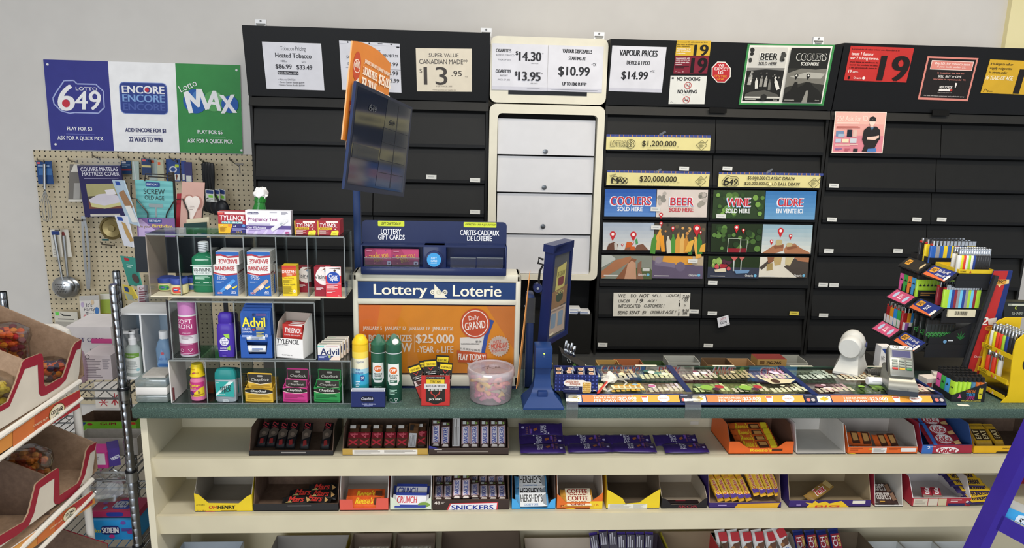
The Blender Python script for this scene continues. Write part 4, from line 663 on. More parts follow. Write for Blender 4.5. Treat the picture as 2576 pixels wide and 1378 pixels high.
def stick(label,px,y,z,name='deodorant_stick'):
 x,zb,wd,h=place(*px,y,z);q=wd/2;Mx=TR((x,y+q*.6,zb));t=thing(name,label,'deodorant',(x,y+q*.6,zb));PU=m('#45309a',.3)
 b=MB();b.loft([sq(q*.86,q*.55,0),sq(q*.9,q*.58,h*.05),sq(q,q*.62,h*.3),sq(q*.97,q*.6,h*.6),sq(q*.9,q*.55,h*.72),sq(q*.7,q*.42,h*.765)],PU,Mx)
 F=Frame((x-q,y-.0008,zb+h*.76),(2*q/210,0,0),(0,0,-h*.76/380),(0,-1,0))
 b.art(F,[('p',[(90,120),(158,110),(158,170),(110,150)],'#9ac84a'),('p',[(110,290),(160,240),(160,300)],'#9ac84a'),('c',95,200,50,'#e4e2ee'),T('Lady',92,172,50,24,'#3f3a86',b=.01),T('Speed',96,200,80,26,'#3f3a86',b=.02),T('Stick',94,226,56,24,'#3f3a86',b=.01),T('INVISIBLE',90,276,84,16,'#d9d4ee',b=.03),('ln',40,296,140,310,1,'#c2b8e6'),('r',66,350,112,372,'#57449f')]);b.build('body',t)
 b=MB();b.loft([sq(q*.72,q*.44,h*.755),sq(q*.78,q*.48,h*.78),sq(q*.76,q*.46,h*.93),sq(q*.6,q*.36,h*.985),sq(q*.35,q*.2,h)],m('#3f2a94',.28),Mx);b.build('cap',t)
stick('purple deodorant stick with a round white emblem in the middle clear bins',(546,788,592,900),2.025,ZB)
stick('purple deodorant stick hidden behind the other purple one',(563,788,605,898),2.075,ZB)
def tray(name,label,cat,px,y,d,hf,hb,outc,inc,items=None,W=100,H=100,z=None,rz=0,side=None,th=.002,notch=None,group=None,hs=None,M=None,wd=None,nob=False,front_cut=None):
 """open display box: front height hf, back height hb, sloping sides; px = (left, y_bottom, right) of the front edge"""
 if M is None:
  a=PY(px[0],px[1],y);c=PY(px[2],px[1],y);wd=c.x-a.x;M=TR(((a.x+c.x)/2,y,a.z if z is None else z),rz)
 w2=wd/2;hs=hs if hs is not None else hb;b=MB()
 b.box((-w2,0,0),(w2,d,th),[outc,inc,outc,outc,outc,outc])
 if front_cut:  # front panel with a dip: list of (x 0..1, height)
  P=[(-w2+wd*q[0],0,q[1])for q in front_cut];b.slab([(-w2,0,0),(w2,0,0)]+P[::-1],(0,th,0),outc)
  b.slab([(-w2+th,th+.0002,th),(w2-th,th+.0002,th)]+[(max(-w2+th,min(w2-th,p[0])),th+.0002,p[2]-.0005)for p in P[::-1]],(0,.0003,0),inc)
 else:b.box((-w2,0,0),(w2,th,hf),[outc,inc,outc,outc,inc,outc])
 b.box((-w2,d-th,0),(w2,d,hb),[outc,inc,inc,outc,outc,outc])
 for s in(-1,1):
  x0,x1=(-w2,-w2+th)if s<0 else(w2-th,w2);o_,i_=side or outc,inc
  hfr=(front_cut[0][1]if s<0 else front_cut[-1][1])if front_cut else hf
  ys=[th,min(.035,d*.3),d-th];hh=[hfr,hs if hs>hfr else hfr,hb]
  for j in range(2):
   ya,yb=ys[j],ys[j+1];ha,hb_=hh[j],hh[j+1]
   b.hexa([(x0,ya,0),(x1,ya,0),(x1,yb,0),(x0,yb,0),(x0,ya,ha),(x1,ya,ha),(x1,yb,hb_),(x0,yb,hb_)],[o_,inc,inc,i_ if s<0 else o_,inc,o_ if s<0 else i_])
 if items:b.art(Frame((-w2,0,hf),(wd/W,0,0),(0,0,-hf/H),(0,-1,0)),items)
 return one(b,name,label,cat,group,M=M)
 # blue tablet box with its hanging packs
x,zb,wd,h=place(606.5,771,686,900,2.02,ZB);q=wd/2;BL=m('#2a56a4',.4)
t=thing('tablet_pack_display','blue tablet pack display with yellow lettering and two white tubes in its window','display box',(x,2.02,zb));Mx=TR((x,2.02,zb))
b=MB();hh=h*.44;b.slab([(-q,0,0),(q,0,0),(q,0,hh),(q*.8,0,hh*.96),(q*.62,0,hh*.16),(-q*.5,0,hh*.16),(-q*.66,0,hh*.94),(-q,0,hh*.98)],(0,.002,0),BL,Mx);b.box((-q,.002,0),(-q+.002,.05,hh),BL,Mx);b.box((q-.002,.002,0),(q,.05,hh),BL,Mx);b.box((-q,.05,0),(q,.052,hh),BL,Mx);b.box((-q+.002,.002,0),(q-.002,.05,.002),BL,Mx);b.build('tray',t)
for i,zz in enumerate((.34,.86)):
 b=MB();b.tube([(-q*.55,.014,hh*zz),(q*.56,.014,hh*zz)],hh*.15,'#d6dade',12,M=Mx);b.tube([(-q*.62,.014,hh*zz),(-q*.4,.014,hh*zz)],hh*.155,'#eceeee',12,M=Mx);b.art(Frame(Mx@V((-q*.3,.014-hh*.153,hh*(zz+.07))),(q*.7/100,0,0),(0,0,-hh*.14/30),(0,-1,0)),[('r',0,0,100,4,'#3a62b0'),('ln',0,10,100,30,2,'#6c7c9c')]);b.build('tablet_tube',t)
for i in range(5):
 b=MB();y_=.006+.007*i;sx=.0015*i;z0,z1=hh*.7,h*.905+.011*i*.6
 b.slab([(-q*.95+sx,y_,z0),(q*.93+sx,y_,z0),(q*.93+sx,y_,z1),(-q*.78+sx,y_,z1),(-q*.95+sx,y_,z1-.008)],(0,.0012,0),BL if i<4 else m('#b4b8be',.4),Mx)
 if i==0:b.art(Frame(Mx@V((-q*.95,y_,h*.905)),(1.88*q/340,0,0),(0,0,-(h*.905-z0)/275),(0,-1,0)),[('r',6*k,0,6*k+2,60,'#3d66b0')for k in range(1,55)]+[('c',160,26,14,'#1c2f5c'),('r',190,14,310,36,'#54487e'),T('Advil',160,92,260,84,'#e8d83a',b=.05),T('TABLETS',72,150,100,18,'#e2e4ee',b=.02),T('COMPRIMÉS',80,176,116,18,'#e2e4ee',b=.02),('c',156,158,16,'#9c3a3c',12),('ln',186,138,290,168,3,'#d8c860'),('ln',186,180,280,226,4,'#c8bc60'),T('10',302,212,26,24,'#e2e4ee',b=.02),('ln',20,206,140,230,2,'#8aa0d0')])
 b.build('hanging_pack',t)
 # white tray with red packs
zx=ZB
tray('tablet_box_tray','white torn-open display tray of red tablet packs in the middle clear bins','display box',(693,898,766,0),2.018,.065,.058,.118,'#e6e4e2','#b9aca0',[T('TYLENOL',134,34,248,52,'#26262a',b=.03,sh=.12),T('Extra Strength',74,72,118,15,'#3a3a3e',b=.02),('ln',8,84,90,92,1,'#8a8a8e'),T('42 UNIT DEAL 10\'s',120,186,116,12,'#3a3a3e',b=.01)],300,220,z=zx,rz=RAD(-13),hs=.1)
for i in range(3):
 a=PY(734,890,2.03);b=MB();b.box((-.03,0,0),(.03,.006,.092),m('#b8332f',.4));b.art(Frame((-.03,0,.092),(.06/230,0,0),(0,0,-.092/330),(0,-1,0)),[('r',70,0,230,12,'#e4dcd8'),T('TYLENOL',122,62,196,54,'#efe8e6',b=.03,sh=.1),T('Extra Strength',110,112,180,18,'#efe0de',b=.02),('ln',24,160,150,200,3,'#e0a8a4')])
 one(b,'tablet_pack','red tablet pack standing %s in the white torn tray'%('at the front','second from the front','at the back')[i],'pack','red tablet packs in the white tray',M=TR((a.x+.002*i+.004,2.034+.014*i,zx+.0025),RAD(-13)))
adv=[T('Advil',130,62,200,60,'#26305c',b=.05),('r',0,4,70,20,'#7fc4b8'),('ln',90,6,230,16,1,'#d08a84'),('p',[(0,92),(170,100),(120,140),(0,140)],'#34407a'),('c',128,108,13,'#a8b86a'),('ln',10,104,100,124,2,'#b0b8d8'),('p',[(150,110),(240,104),(240,140),(140,140)],'#e6cfc0')]
for i in range(4):
 x,zb,wd,h=place(799.5,868,855,899.5,2.012,Z3t+.001);b=MB();b.box((-wd/2,0,0),(wd/2,.02,h),['#dcd8d4','#cfcabf','#dcd8d4','#c2b8aa','#dcd8d4','#c2b8aa']);b.art(Frame((-wd/2,0,h),(wd/240,0,0),(0,0,-h/140),(0,-1,0)),adv);b.art(Frame((-wd/2,.02,h),(wd/100,0,0),(0,-.02/20,0),(0,0,1)),[('r',4,6,96,10,'#4c5258'),('r',6,14,40,17,'#7fae8e')])
 one(b,'tablet_carton','small white tablet carton on the clear ledge, %s of a row of four'%('front','second','third','rearmost')[i],'box','tablet cartons on the clear ledge',M=TR((x+.0045*i,2.014+.0215*i,zb)))
 # ---- bottom row contents
x,zb,wd,h=place(475.5,920,515,1019,2.022,ZA);r=wd/2;My=2.022+r;Mc=TR((x,My,zb));t=thing('stomach_remedy_bottle','pink stomach remedy bottle with a yellow cup cap in the bottom clear bins','bottle',(x,My,zb))
b=MB();b.lathe([(r*.85,0),(r*.98,.003),(r,h*.1),(r*.96,h*.2),(r*.98,h*.44),(r*.95,h*.56),(r*.55,h*.69),(r*.5,h*.74)],m('#d87aa0',.25,trans=.1),M=Mc,seg=24)
b.art(Round((x,My,zb),r*1.01,200,240,h*.5,zb+h*.55,2.3),[('r',6,10,196,200,'#c03a7c'),('p',[(196,70),(196,200),(6,200),(6,180),(90,140),(140,90)],'#e0c430'),T('Pepto-',78,52,132,50,'#e8d436',b=.03),T('bismol',60,88,80,20,'#e8d436',b=.02),('ln',30,104,130,124,2,'#e6a8c8'),('c',50,160,30,'#5c2a6c'),T('5',134,140,24,34,'#6a2a5c',b=.02),('ln',80,166,180,190,2,'#a07a20')]);b.build('body',t)
b=MB();b.lathe([(r*.94,h*.665),(r*.96,h*.685),(r*.86,h*.72),(r*.74,h*.96),(r*.66,h)],m('#dfc21e',.3),M=Mc,seg=24);b.art(Round((x,My,zb),r*.84,100,60,h*.2,zb+h*.93,1.6),[T('SHAKE',30,14,40,10,'#a86a1c',b=.02),T('DOSE',68,44,34,10,'#a86a1c',b=.02),('p',[(18,44),(44,36),(52,46),(20,52)],'#b04a5c')]);b.build('dosing_cup',t)
carton('orange_carton','orange carton behind the pink bottle in the bottom clear bins','box',(507,969,539,1003),2.085,.03,'#c8592c',100,100,[('r',4,44,96,50,'#a84820')],z=ZA)
def speed(label,px,y):
 x,zb,wd,h=place(*px,y,ZA);q=wd/2;Mx=TR((x,y+q*.5,zb));t=thing('deodorant_stick',label,'deodorant',(x,y+q*.5,zb))
 b=MB();b.loft([sq(q*.9,q*.44,0),sq(q*.98,q*.5,h*.04),sq(q,q*.52,h*.5),sq(q*.98,q*.5,h*.68)],m('#a9b2b8',.3,.25),Mx)
 b.art(Frame((x-q,y-.0012,zb+h*.69),(2*q/245,0,0),(0,0,-h*.69/285),(0,-1,0)),[('p',[(20,26),(225,26),(225,220),(22,210)],'#2f9c96'),('p',[(20,180),(170,26),(225,26),(120,120),(24,206)],'#cfe2e0'),T('0%',46,40,28,14,'#e6eeee'),T('SPEED',130,100,120,40,'#22282c',b=.03,sh=.3,rot=14),T('STICK',140,138,110,38,'#22282c',b=.03,sh=.3,rot=14),T('ORIGINAL',90,186,80,14,'#d6ecea'),('rr',92,246,156,280,5,'#c4cacc')]+[('r',98+8*i,250,101+8*i,278,'#8f989c')for i in range(7)]);b.build('body',t)
 b=MB();b.loft([sq(q,q*.52,h*.675),sq(q*1.0,q*.53,h*.7),sq(q*.97,q*.5,h*.86),sq(q*.8,q*.4,h*.96),sq(q*.4,q*.2,h)],m('#23807e',.3),Mx);b.build('cap',t)
speed('grey deodorant stick with a teal cap in the bottom clear bins',(541.5,928,596,1021),2.018)
speed('teal-capped deodorant stick behind the other teal-capped one',(560,928,608,1019),2.06)
def balm(label,px,y,col,dark,cnt=1,hf=.036):
 """lip balm counter box: low tray with a carded header behind; px = (x0, ytop, x1, ybottom)"""
 x,zb,wd,h=place(*px,y,ZA);q=wd/2;Mx=TR((x,y,zb),RAD(-6));t=thing('lip_balm_display',label,'display box',(x,y,zb));t.rotation_euler=(0,0,RAD(-6));t.matrix_world=Mx
 b=MB();d=.05;hf=h*.44;C=m(col,.4)
 b.box((-q,0,0),(q,.0015,hf),C,Mx);b.box((-q,d,0),(q,d+.0015,hf*1.5),C,Mx);b.box((-q,.0015,0),(q,d,.0015),C,Mx)
 for s in(-1,1):xa=-q if s<0 else q-.0015;b.hexa([(xa,.0015,0),(xa+.0015,.0015,0),(xa+.0015,d,0),(xa,d,0),(xa,.0015,hf),(xa+.0015,.0015,hf),(xa+.0015,d,hf*1.5),(xa,d,hf*1.5)],C,Mx)
 b.art(Frame(Mx@V((-q,0,hf)),Mx.to_3x3()@V((2*q/285,0,0)),V((0,0,-hf/165)),Mx.to_3x3()@V((0,-1,0))),[('p',[(0,20),(40,6),(142,0),(240,6),(285,18),(285,44),(220,58),(142,62),(60,56),(0,42)],'#26241f'),('l',[(0,44),(60,60),(142,66),(220,61),(285,46)],5,'#e8e2d0'),T('ChapStick',140,32,166,36,'#eceae2',b=.01,sh=.3),('ln',22,80,250,124,3,dark),('r',10,136,275,140,dark),('r',20,148,260,152,dark)]);b.build('tray',t)
 for i in range(cnt,0,-1):
  b=MB();y_=.012+.017*(i-1);zt=h*(.93 if cnt==1 else.66+.27*(i-1));w_=q*.9
  b.slab([(-w_*.93,y_,.004),(w_*.93,y_,.004),(w_,y_,zt*.97),(w_*.92,y_,zt),(-w_*.92,y_,zt),(-w_,y_,zt*.97)],(0,.001,0),C,Mx)
  b.art(Frame(Mx@V((-w_,y_,zt)),Mx.to_3x3()@V((2*w_/260,0,0)),V((0,0,-zt/300)),Mx.to_3x3()@V((0,-1,0))),[('p',[(6,14),(254,14),(252,100),(130,122),(8,98)],'#35322d'),('l',[(6,102),(130,126),(254,104)],5,'#e8e2d0'),('rr',102,24,160,44,9,'#a09c94'),T('ChapStick',132,78,190,36,'#c9c6bd',sh=.3),('ln',40,134,230,164,2,dark)]);b.build('hanging_card',t)
 return t
balm('yellow lip balm counter box with a black card, middle of the bottom clear bins',(617,936,689,1018),2.02,'#d3aa3c','#9c7a24')
balm('yellow lip balm counter box half hidden behind the front yellow one',(615,938,656,1014),2.068,'#c9a23c','#9c7a24')
balm('pink lip balm counter box, left of the green one',(712,929,775,1019),2.02,'#bd3a7e','#8e2a5c',2)
balm('green lip balm counter box at the right end of the bottom clear bins',(790,931,857,1018),2.02,'#2f8a48','#1d5c30',2)
# ================================================================== lottery stand in the middle of the counter
NAVY=m('#18244c',.3,coat=.15);NAVY2=m('#1b2a5a',.35);BLUEP=m('#1b3668',.4)
ys=2.135
LP=lambda x,y,yy=ys:PY(x,y,yy)
a0=LP(885,690);a1=LP(1312,690);zb0=LP(1100,972).z
t=thing('lottery_sign','lottery sign with a cream frame, blue name band and orange poster on the counter','sign',((a0.x+a1.x)/2,ys,ZT))
b=MB();zt_=a0.z+.004;zbm=LP(1100,940).z;IV=m('#c9c6b6',.3)
i0,i1=LP(902,800).x,LP(1295,800).x;n0=LP(900,708).z;n1=LP(900,751).z;o0=LP(900,768).z
b.rbox((a0.x,ys,zb0),(i0,ys+.09,zt_),.006,IV);b.rbox((i1,ys,zb0),(a1.x,ys+.09,zt_),.006,IV);b.rbox((a0.x,ys,n0),(a1.x,ys+.09,zt_),.006,IV);b.rbox((i0-.005,ys,o0+.004),(i1+.005,ys+.09,n1),.004,IV);b.rbox((a0.x,ys,zb0),(a1.x,ys+.09,zbm-.006),.006,IV);b.build('frame',t)
b=MB();b.box((a0.x+.01,ys+.006,ZT),(a1.x-.005,ys+.085,zb0),NAVY);b.build('base',t)
b=MB();b.box((i0-.004,ys+.02,zbm-.01),(i1+.004,ys+.08,zt_-.01),NAVY);b.build('housing',t)
def board(nm,x0,x1,z0,z1,yy,base,W,H,items,par=t):
 b=MB();b.box((x0,yy,z0),(x1,yy+.002,z1),base);b.art(Frame((x0,yy,z1),((x1-x0)/W,0,0),(0,0,-(z1-z0)/H),(0,-1,0)),items);return b.build(nm,par)
board('name_band',i0-.002,i1+.002,n1,n0,ys+.004,m('#1d3766',.35),1090,122,[T('Lottery',293,68,362,98,'#e6e0cc',b=.03),T('Loterie',820,60,332,82,'#e6e0cc',b=.03),('p',[(525,14),(612,112),(525,112)],'#e0dac6'),('c',514,72,18,'#e0dac6'),('c',556,72,18,'#c9c4b0'),('c',598,72,18,'#e0dac6'),T('O',514,72,18,20,'#2a2a2c',b=.03),T('L',556,72,12,20,'#f2ecdc',b=.03),T('G',598,72,18,20,'#2a2a2c',b=.03)])
WT='#efe3d2'
tick=[('p',[(698,218),(850,210),(905,92),(935,100),(880,215),(856,420),(780,440),(740,380),(700,300)],'#e4ddd4'),('p',[(902,90),(936,100),(896,210),(876,320),(866,420),(845,420),(852,300),(870,200)],'#33509c'),T('$3.00',830,246,40,15,'#3a3634',b=.02),('ln',710,262,840,268,1,'#6a6460'),T('QUICK PICK / MISE-ÉCLAIR',772,260,132,12,'#4a4644',b=.01),T('11 15 30 32 42 GN 02',772,300,138,12,'#3a3634',b=.02,rot=-6),
('c',804,120,103,'#c8502c'),('ring',804,120,86,92,'#f0e6dc'),T('Daily',794,84,70,40,'#f2e8de',rot=8),T('GRAND',804,132,142,52,'#f2e8de',b=.02,rot=8),('p',[(678,305),(888,325),(886,395),(690,388)],'#c2562c'),T('PLAY TODAY!',784,353,190,44,'#f2e8de',b=.035,rot=-2)]
board('poster',i0,i1,zbm,o0,ys+.008,'#e08c22',1080,468,[('p',[(0,0),(300,0),(180,468),(0,468)],'#e28226'),('p',[(0,0),(150,0),(60,468),(0,468)],'#e0722c'),('p',[(880,0),(1080,0),(1080,300)],'#cf7a34'),
T('JANUARY 5   JANUARY 12   JANUARY 19   JANUARY 26',338,162,624,34,WT,b=.02),T('3 BONUS PRIZES',196,226,334,46,WT,b=.03),T('PER DRAW',197,290,332,64,WT,b=.03),('r',379,200,382,322,'#e8c48e'),T('$25,000',524,232,262,68,WT,b=.04),T('YEAR',466,302,100,44,WT,b=.03),T('LIFE',612,302,82,44,WT,b=.03),T('a',408,312,14,18,WT,sh=.3),T('for',548,310,26,28,WT,sh=.4)]+tick+
[('star',974,274,76,66,24,'#eee2d6'),T('EVERY',962,246,54,22,'#b5452e',b=.02,rot=8),T('MONDAY',976,272,112,36,'#b5452e',b=.03,rot=8),T('IN JANUARY',976,306,100,22,'#b5452e',b=.02,rot=8)])
b=MB();b.box((i0,ys+.0035,zbm),(i1,ys+.0045,o0),clear('poster_cover','#fafafa',.0));b.build('clear_cover',t)
# gift card holder
g0,g1=LP(909,690).x,LP(1273.5,690).x;gz0,gz1,gz2=LP(1090,691).z,LP(1090,616).z,LP(1090,560).z
t=thing('gift_card_holder','dark blue gift card holder on top of the lottery sign, with two pink cards','card holder',((g0+g1)/2,ys,gz0))
b=MB();b.slab(rrect(g0,g1,gz1-.01,gz2,.012,ys+.03),(0,.004,0),NAVY);u=(g1-g0)/1003
F=Frame((g0,ys+.03,gz2),(u,0,0),(0,0,-u),(0,-1,0))
b.art(F,[('rr',110,2,292,40,6,'#c6d13c'),T('GIFT ONE TODAY!',200,21,132,18,'#2c3014',b=.02,sh=.2),T('LOTTERY',200,76,138,36,'#e6e6ea',b=.03),T('GIFT CARDS',202,116,182,36,'#e6e6ea',b=.03),('rr',702,2,930,38,6,'#c6d13c'),T("OFFREZ-EN UNE AUJOURD'HUI!",818,20,210,17,'#2c3014',b=.01,sh=.2),T('CARTES-CADEAUX',814,76,272,36,'#e6e6ea',b=.03),T('DE LOTERIE',814,116,172,36,'#e6e6ea',b=.03)]);b.build('header_board',t)
b=MB();x1_,x2_=g0+.42*(g1-g0),g0+.585*(g1-g0);zm=gz0+(gz1-gz0)*.27
b.rbox((g0,ys-.012,gz0),(g1,ys+.05,zm),.004,NAVY);b.rbox((x1_,ys-.008,gz0+.004),(x2_,ys+.04,gz1),.006,NAVY);b.box((g0,ys+.032,zm-.004),(g1,ys+.045,gz1),m('#16224c',.35));b.rbox((g0,ys-.01,zm-.01),(g0+.006,ys+.04,gz1),.002,NAVY);b.rbox((g1-.006,ys-.01,zm-.01),(g1,ys+.04,gz1),.002,NAVY);b.box((g0,ys-.006,gz1-.005),(g1,ys+.04,gz1),NAVY);b.build('pocket_body',t)
pc=LP(1092,652,ys-.012);b=MB();b.lathe([(.026,0),(.026,.006),(.022,.008)],NAVY,M=TR((pc.x,pc.y,pc.z),rx=RAD(90)),seg=28);b.lathe([(.0205,.008),(.0205,.009)],m('#3f96d0',.3),M=TR((pc.x,pc.y,pc.z),rx=RAD(90)),seg=28)
b.art(Frame((pc.x-.02,pc.y-.0092,pc.z+.02),(.0004,0,0),(0,0,-.0004),(0,-1,0)),[T('GIFT',50,38,42,16,'#d6e8f2',b=.02),T('CARD',50,58,46,16,'#d6e8f2',b=.02),('ln',26,74,74,80,1,'#9cc8e4')]);b.build('round_badge',t)
for i,(xa_,xb_)in enumerate(((915,986),(986,1056),(1132,1198),(1198,1266))):
 p,q=LP(xa_,658,ys-.006),LP(xb_,658,ys-.006);b=MB();b.box((p.x+.001,ys-.006,zm),(q.x-.001,ys-.0045,p.z+.012),clear('pocket_front','#e4e8f0',.1));b.box((p.x+.001,ys-.0063,p.z+.0112),(q.x-.001,ys-.0042,p.z+.0125),ACRE);b.build('clear_pocket',t)
for i,xm in enumerate((952,1019.5)):
 p=LP(xm,663,ys+.004);u=.078/175;b=MB();b.slab(rrect(-.039,.039,0,.049,.004,0),(0,.0008,0),'#9c3a5c')
 b.art(Frame((-.039,0,.049),(u,0,0),(0,0,-u),(0,-1,0)),[('p',[(60,0),(175,0),(175,100),(120,110)],'#b0446a')]+blobs(5,5,170,105,10,5,['#d8b04a','#6c3a7c','#e0708c'],61+i)+[T('THANK YOU',90,52,124,26,'#d0a24c',b=.03,rot=6),T('MERCI',88,78,56,18,'#d0a24c',b=.03,rot=6),('rr',144,84,172,108,5,'#e0dce0'),('c',158,97,6,'#5a3a5c'),('ln',12,14,50,22,1,'#e8c0d0')])
 one(b,'gift_card',('pink THANK YOU gift card in the leftmost pocket','pink THANK YOU gift card next to the round blue badge')[i],'gift card',M=TR((p.x,p.y,zm+.003)))
 # tall pole, screen and orange topper
pp0,pp1=PY(902,690,2.255),PY(902,478,2.255)
sp=PY(897,204,2.0);sn=V((sin(RAD(73))*cos(RAD(3)),-cos(RAD(73))*cos(RAD(3)),-sin(RAD(3))))
SQ=[PP(x,y,sp,sn)for x,y in((897,204),(1038,270),(1016,495),(866,476))]
t=thing('customer_screen','dark customer display screen on a blue pole rising behind the gift card holder','screen',(pp0.x,2.255,ZT))
b=MB();b.rbox((pp0.x-.011,2.245,ZT),(pp0.x+.011,2.265,pp1.z+.05),.003,BLUEP);b.build('pole',t)
def quadpt(q,u,v):return q[0]*(1-u)*(1-v)+q[1]*u*(1-v)+q[2]*u*v+q[3]*(1-u)*v
b=MB();b.slab([SQ[3],SQ[2],SQ[1],SQ[0]],-sn*.008,m('#1f2536',.4),side=m('#2a3658',.35));b.build('casing',t)
b=MB();Q2=[quadpt(SQ,u,v)+sn*.0006 for u,v in((.03,.035),(.965,.03),(.965,.955),(.03,.945))]
b.add([Q2[3],Q2[2],Q2[1],Q2[0]],[(0,1,2,3)],m('#1c2231',.08,coat=.6))
F=Frame(Q2[0]+sn*.0004,(Q2[1]-Q2[0])/100,(Q2[3]-Q2[0])/100,sn)
b.art(F,[('p',[(52,0),(98,0),(98,99),(47,98)],m('#30343c',.12,coat=.5)),('r',2,58,46,72,m('#262c3a',.1))]+[('r',50,yy,98,yy+.6,'#23272f')for yy in(32,48,68,82)]+[('r',74,2,74.8,98,'#282c34')]);b.art(F,logo649(26,16,.034,'#42464e','#4a4e55',None)[-3:]+logo649(64,24,.026,'#1c2027','#1c2027',None)[-3:]);b.build('display',t)
b=MB();c0=(SQ[0]+SQ[3])/2-sn*.02;b.tube([V((pp0.x,2.255,pp1.z+.035)),quadpt(SQ,.5,.85)-sn*.009],.014,NAVY,10);b.build('bracket',t)
tp=sp-sn*.015
OUT=[(887,103),(900,104),(915,108),(932,115),(950,126),(967,141),(983,161),(976,260),(972,340),(880,357),(861,351)]
OP=[PP(x,y,tp,sn)for x,y in OUT]
b=MB();b.slab(OP[::-1],-sn*.004,m('#cf7d34',.45),side='#d9a878')
TQ=[PP(x,y,tp,sn)for x,y in((890,130),(985,185),(868,345))]
F=Frame(TQ[0]+sn*.0006,(TQ[1]-TQ[0])/100,(TQ[2]-TQ[0])/100,sn)
b.art(F,[('c',10,14,9,'#b94a2e',17),('ring',10,14,7,8,'#ecd8c8'),T('GRAND',10,12,13,8,'#ecd8c8',b=.02),('p',[(3,38),(16,26),(18,58),(10,62),(4,56)],'#ddd0c4'),('p',[(1,56),(17,60),(17,74),(1,70)],'#b94a2e'),T('PLAY',9,65,12,7,'#ecd8c8',b=.03),('star',8,118-10,8,7,16,'#e6d6ca'),T('MONDAY',8,108,11,6,'#b5452e',b=.02),
T('JANUARY 5 JANUARY 12 JANUARY 19 JANUARY 26',62,4,72,6,WT,b=.02),T('3 BONUS PRIZES',42,15,36,10,WT,b=.03),T('PER DRAW',42,30,36,14,WT,b=.03),T('$25,000',82,16,34,14,WT,b=.03),T('YEAR for LIFE',82,34,34,9,WT,b=.03)])
one(b,'orange_topper','orange lottery topper board with an arched top behind the dark screen','sign')
# ---- cans and boxes in front of the sign
def aerosol(label,px,y,bands,cap,capc,items,W,H,arc=2.5,slope=.0,tip=None):
 x,zb,wd,h=place(*px,y,ZT+.0005);r=wd/2;Mc=TR((x,y+r,zb));t=thing('spray_can',label,'spray can',(x,y+r,zb));b=MB()
 b.lathe([(r*.93,0),(r*.98,.002,'#b9bcc0')]+[(r*q[0],h*q[1],q[2])for q in bands],bands[-1][2],M=Mc,seg=28);b.art(Round((x,y+r,zb),r,W,H,h*bands[-1][1]*.97,zb+h*bands[-1][1]*.97,arc),items);b.build('body',t)
 b=MB();k0=bands[-1][1]*.985
 b.loft([[(r*q*cos(2*pi*i/24),r*q*sin(2*pi*i/24),h*zz+(slope*r*sin(2*pi*i/24)*k))for i in range(24)]for q,zz,k in((.96,k0,0),(1.0,k0+.01,0),(.98,cap[0],.3),(cap[1],cap[2],1),(cap[1]*.6,1,1))],m(capc,.35),Mc);b.build('cap',t)
 if tip:b=MB();b.lathe([(r*.42,0),(r*.36,.003)],'#d9d6cc',M=TR((x+r*.25,y+r*.62,zb+h*.955),rx=RAD(58)),seg=16);b.build('nozzle',t)
aerosol('yellow and blue sunscreen spray can at the left end of the lottery sign',(885,847,926,992),2.035,[(1,.25,'#2aa0b0'),(1,.42,'#3fa8cc'),(1,.5,'#9cc8d8'),(1,.66,'#e2dcc0'),(1,.76,'#e6cc54'),(.97,.87,'#dfb82a')],(.9,.55,.985),'#e2ba24',[T('Coppertone',104,120,78,26,'#2a4a8c',sh=.2),T('kids',86,176,44,20,'#2a5c9c',b=.02),T('enfants',98,204,78,22,'#2a5c9c',b=.02),('c',128,246,24,'#2a4a8c'),T('50',128,246,28,22,'#e6e6e0',b=.02),('ln',60,270,110,320,4,'#d8ecf2'),('p',[(90,372),(106,350),(118,362),(110,384)],'#d8ecf2')],200,430)
off=lambda sub:[('p',[(40,90),(160,90),(165,250),(140,290),(60,290),(35,250)],'#d9dbd6'),('c',100,150,40,'#d2662c',34),T('OFF!',100,150,62,30,'#f2ece6',b=.04),T(sub[0],100,200,84,20,'#2a4a3a',b=.03),T(sub[1],100,222,70,18,'#2a4a3a',b=.03),('r',64,240,138,264,'#2a5a48'),('ln',70,244,132,260,2,'#cfe0d8'),('ln',60,330,140,380,4,'#9cc0ae'),('ring',76,430,14,17,'#9ca8a2'),('l',[(106,416),(142,416),(124,446),(106,416)],3,'#cfd8d4')]
aerosol('green insect repellent can next to the sunscreen can',(932,857,971,990),2.052,[(1,.3,'#1f4a3a'),(1,.78,'#25523f'),(.96,.8,'#b9bcc0')],(.93,.62,.97),'#2b5a46',off(('RÉGIONS','SAUVAGES')),200,460,slope=.5)
aerosol('green insect repellent can with a white nozzle, right of the other green can',(970,856,1010,1004),2.02,[(1,.3,'#1f4a3a'),(1,.78,'#25523f'),(.96,.8,'#b9bcc0')],(.93,.62,.97),'#2b5a46',off(('DEEP','WOODS')),200,460,slope=.5,tip=True)
xb_,zb_,wb_,hb_=place(884,983,968,1023,1.992,ZT)
tray('lip_balm_box','navy open lip balm counter box in front of the spray cans','display box',(884,1023,968),1.99,.022,hb_*.98,hb_*1.02,'#1f2a5c','#c9cbd4',[('rr',65,38,162,84,23,'#14182c'),T('ChapStick',113,58,84,24,'#d6d8e2',sh=.3),T('CLASSIC · ORIGINAL',122,98,96,10,'#b4bad4',b=.02),('ln',88,104,150,118,2,'#8f98c4')],235,125,z=ZT,th=.0016)
x,zb,wd,h=place(1060,944,1131,1019,2.0,ZT)
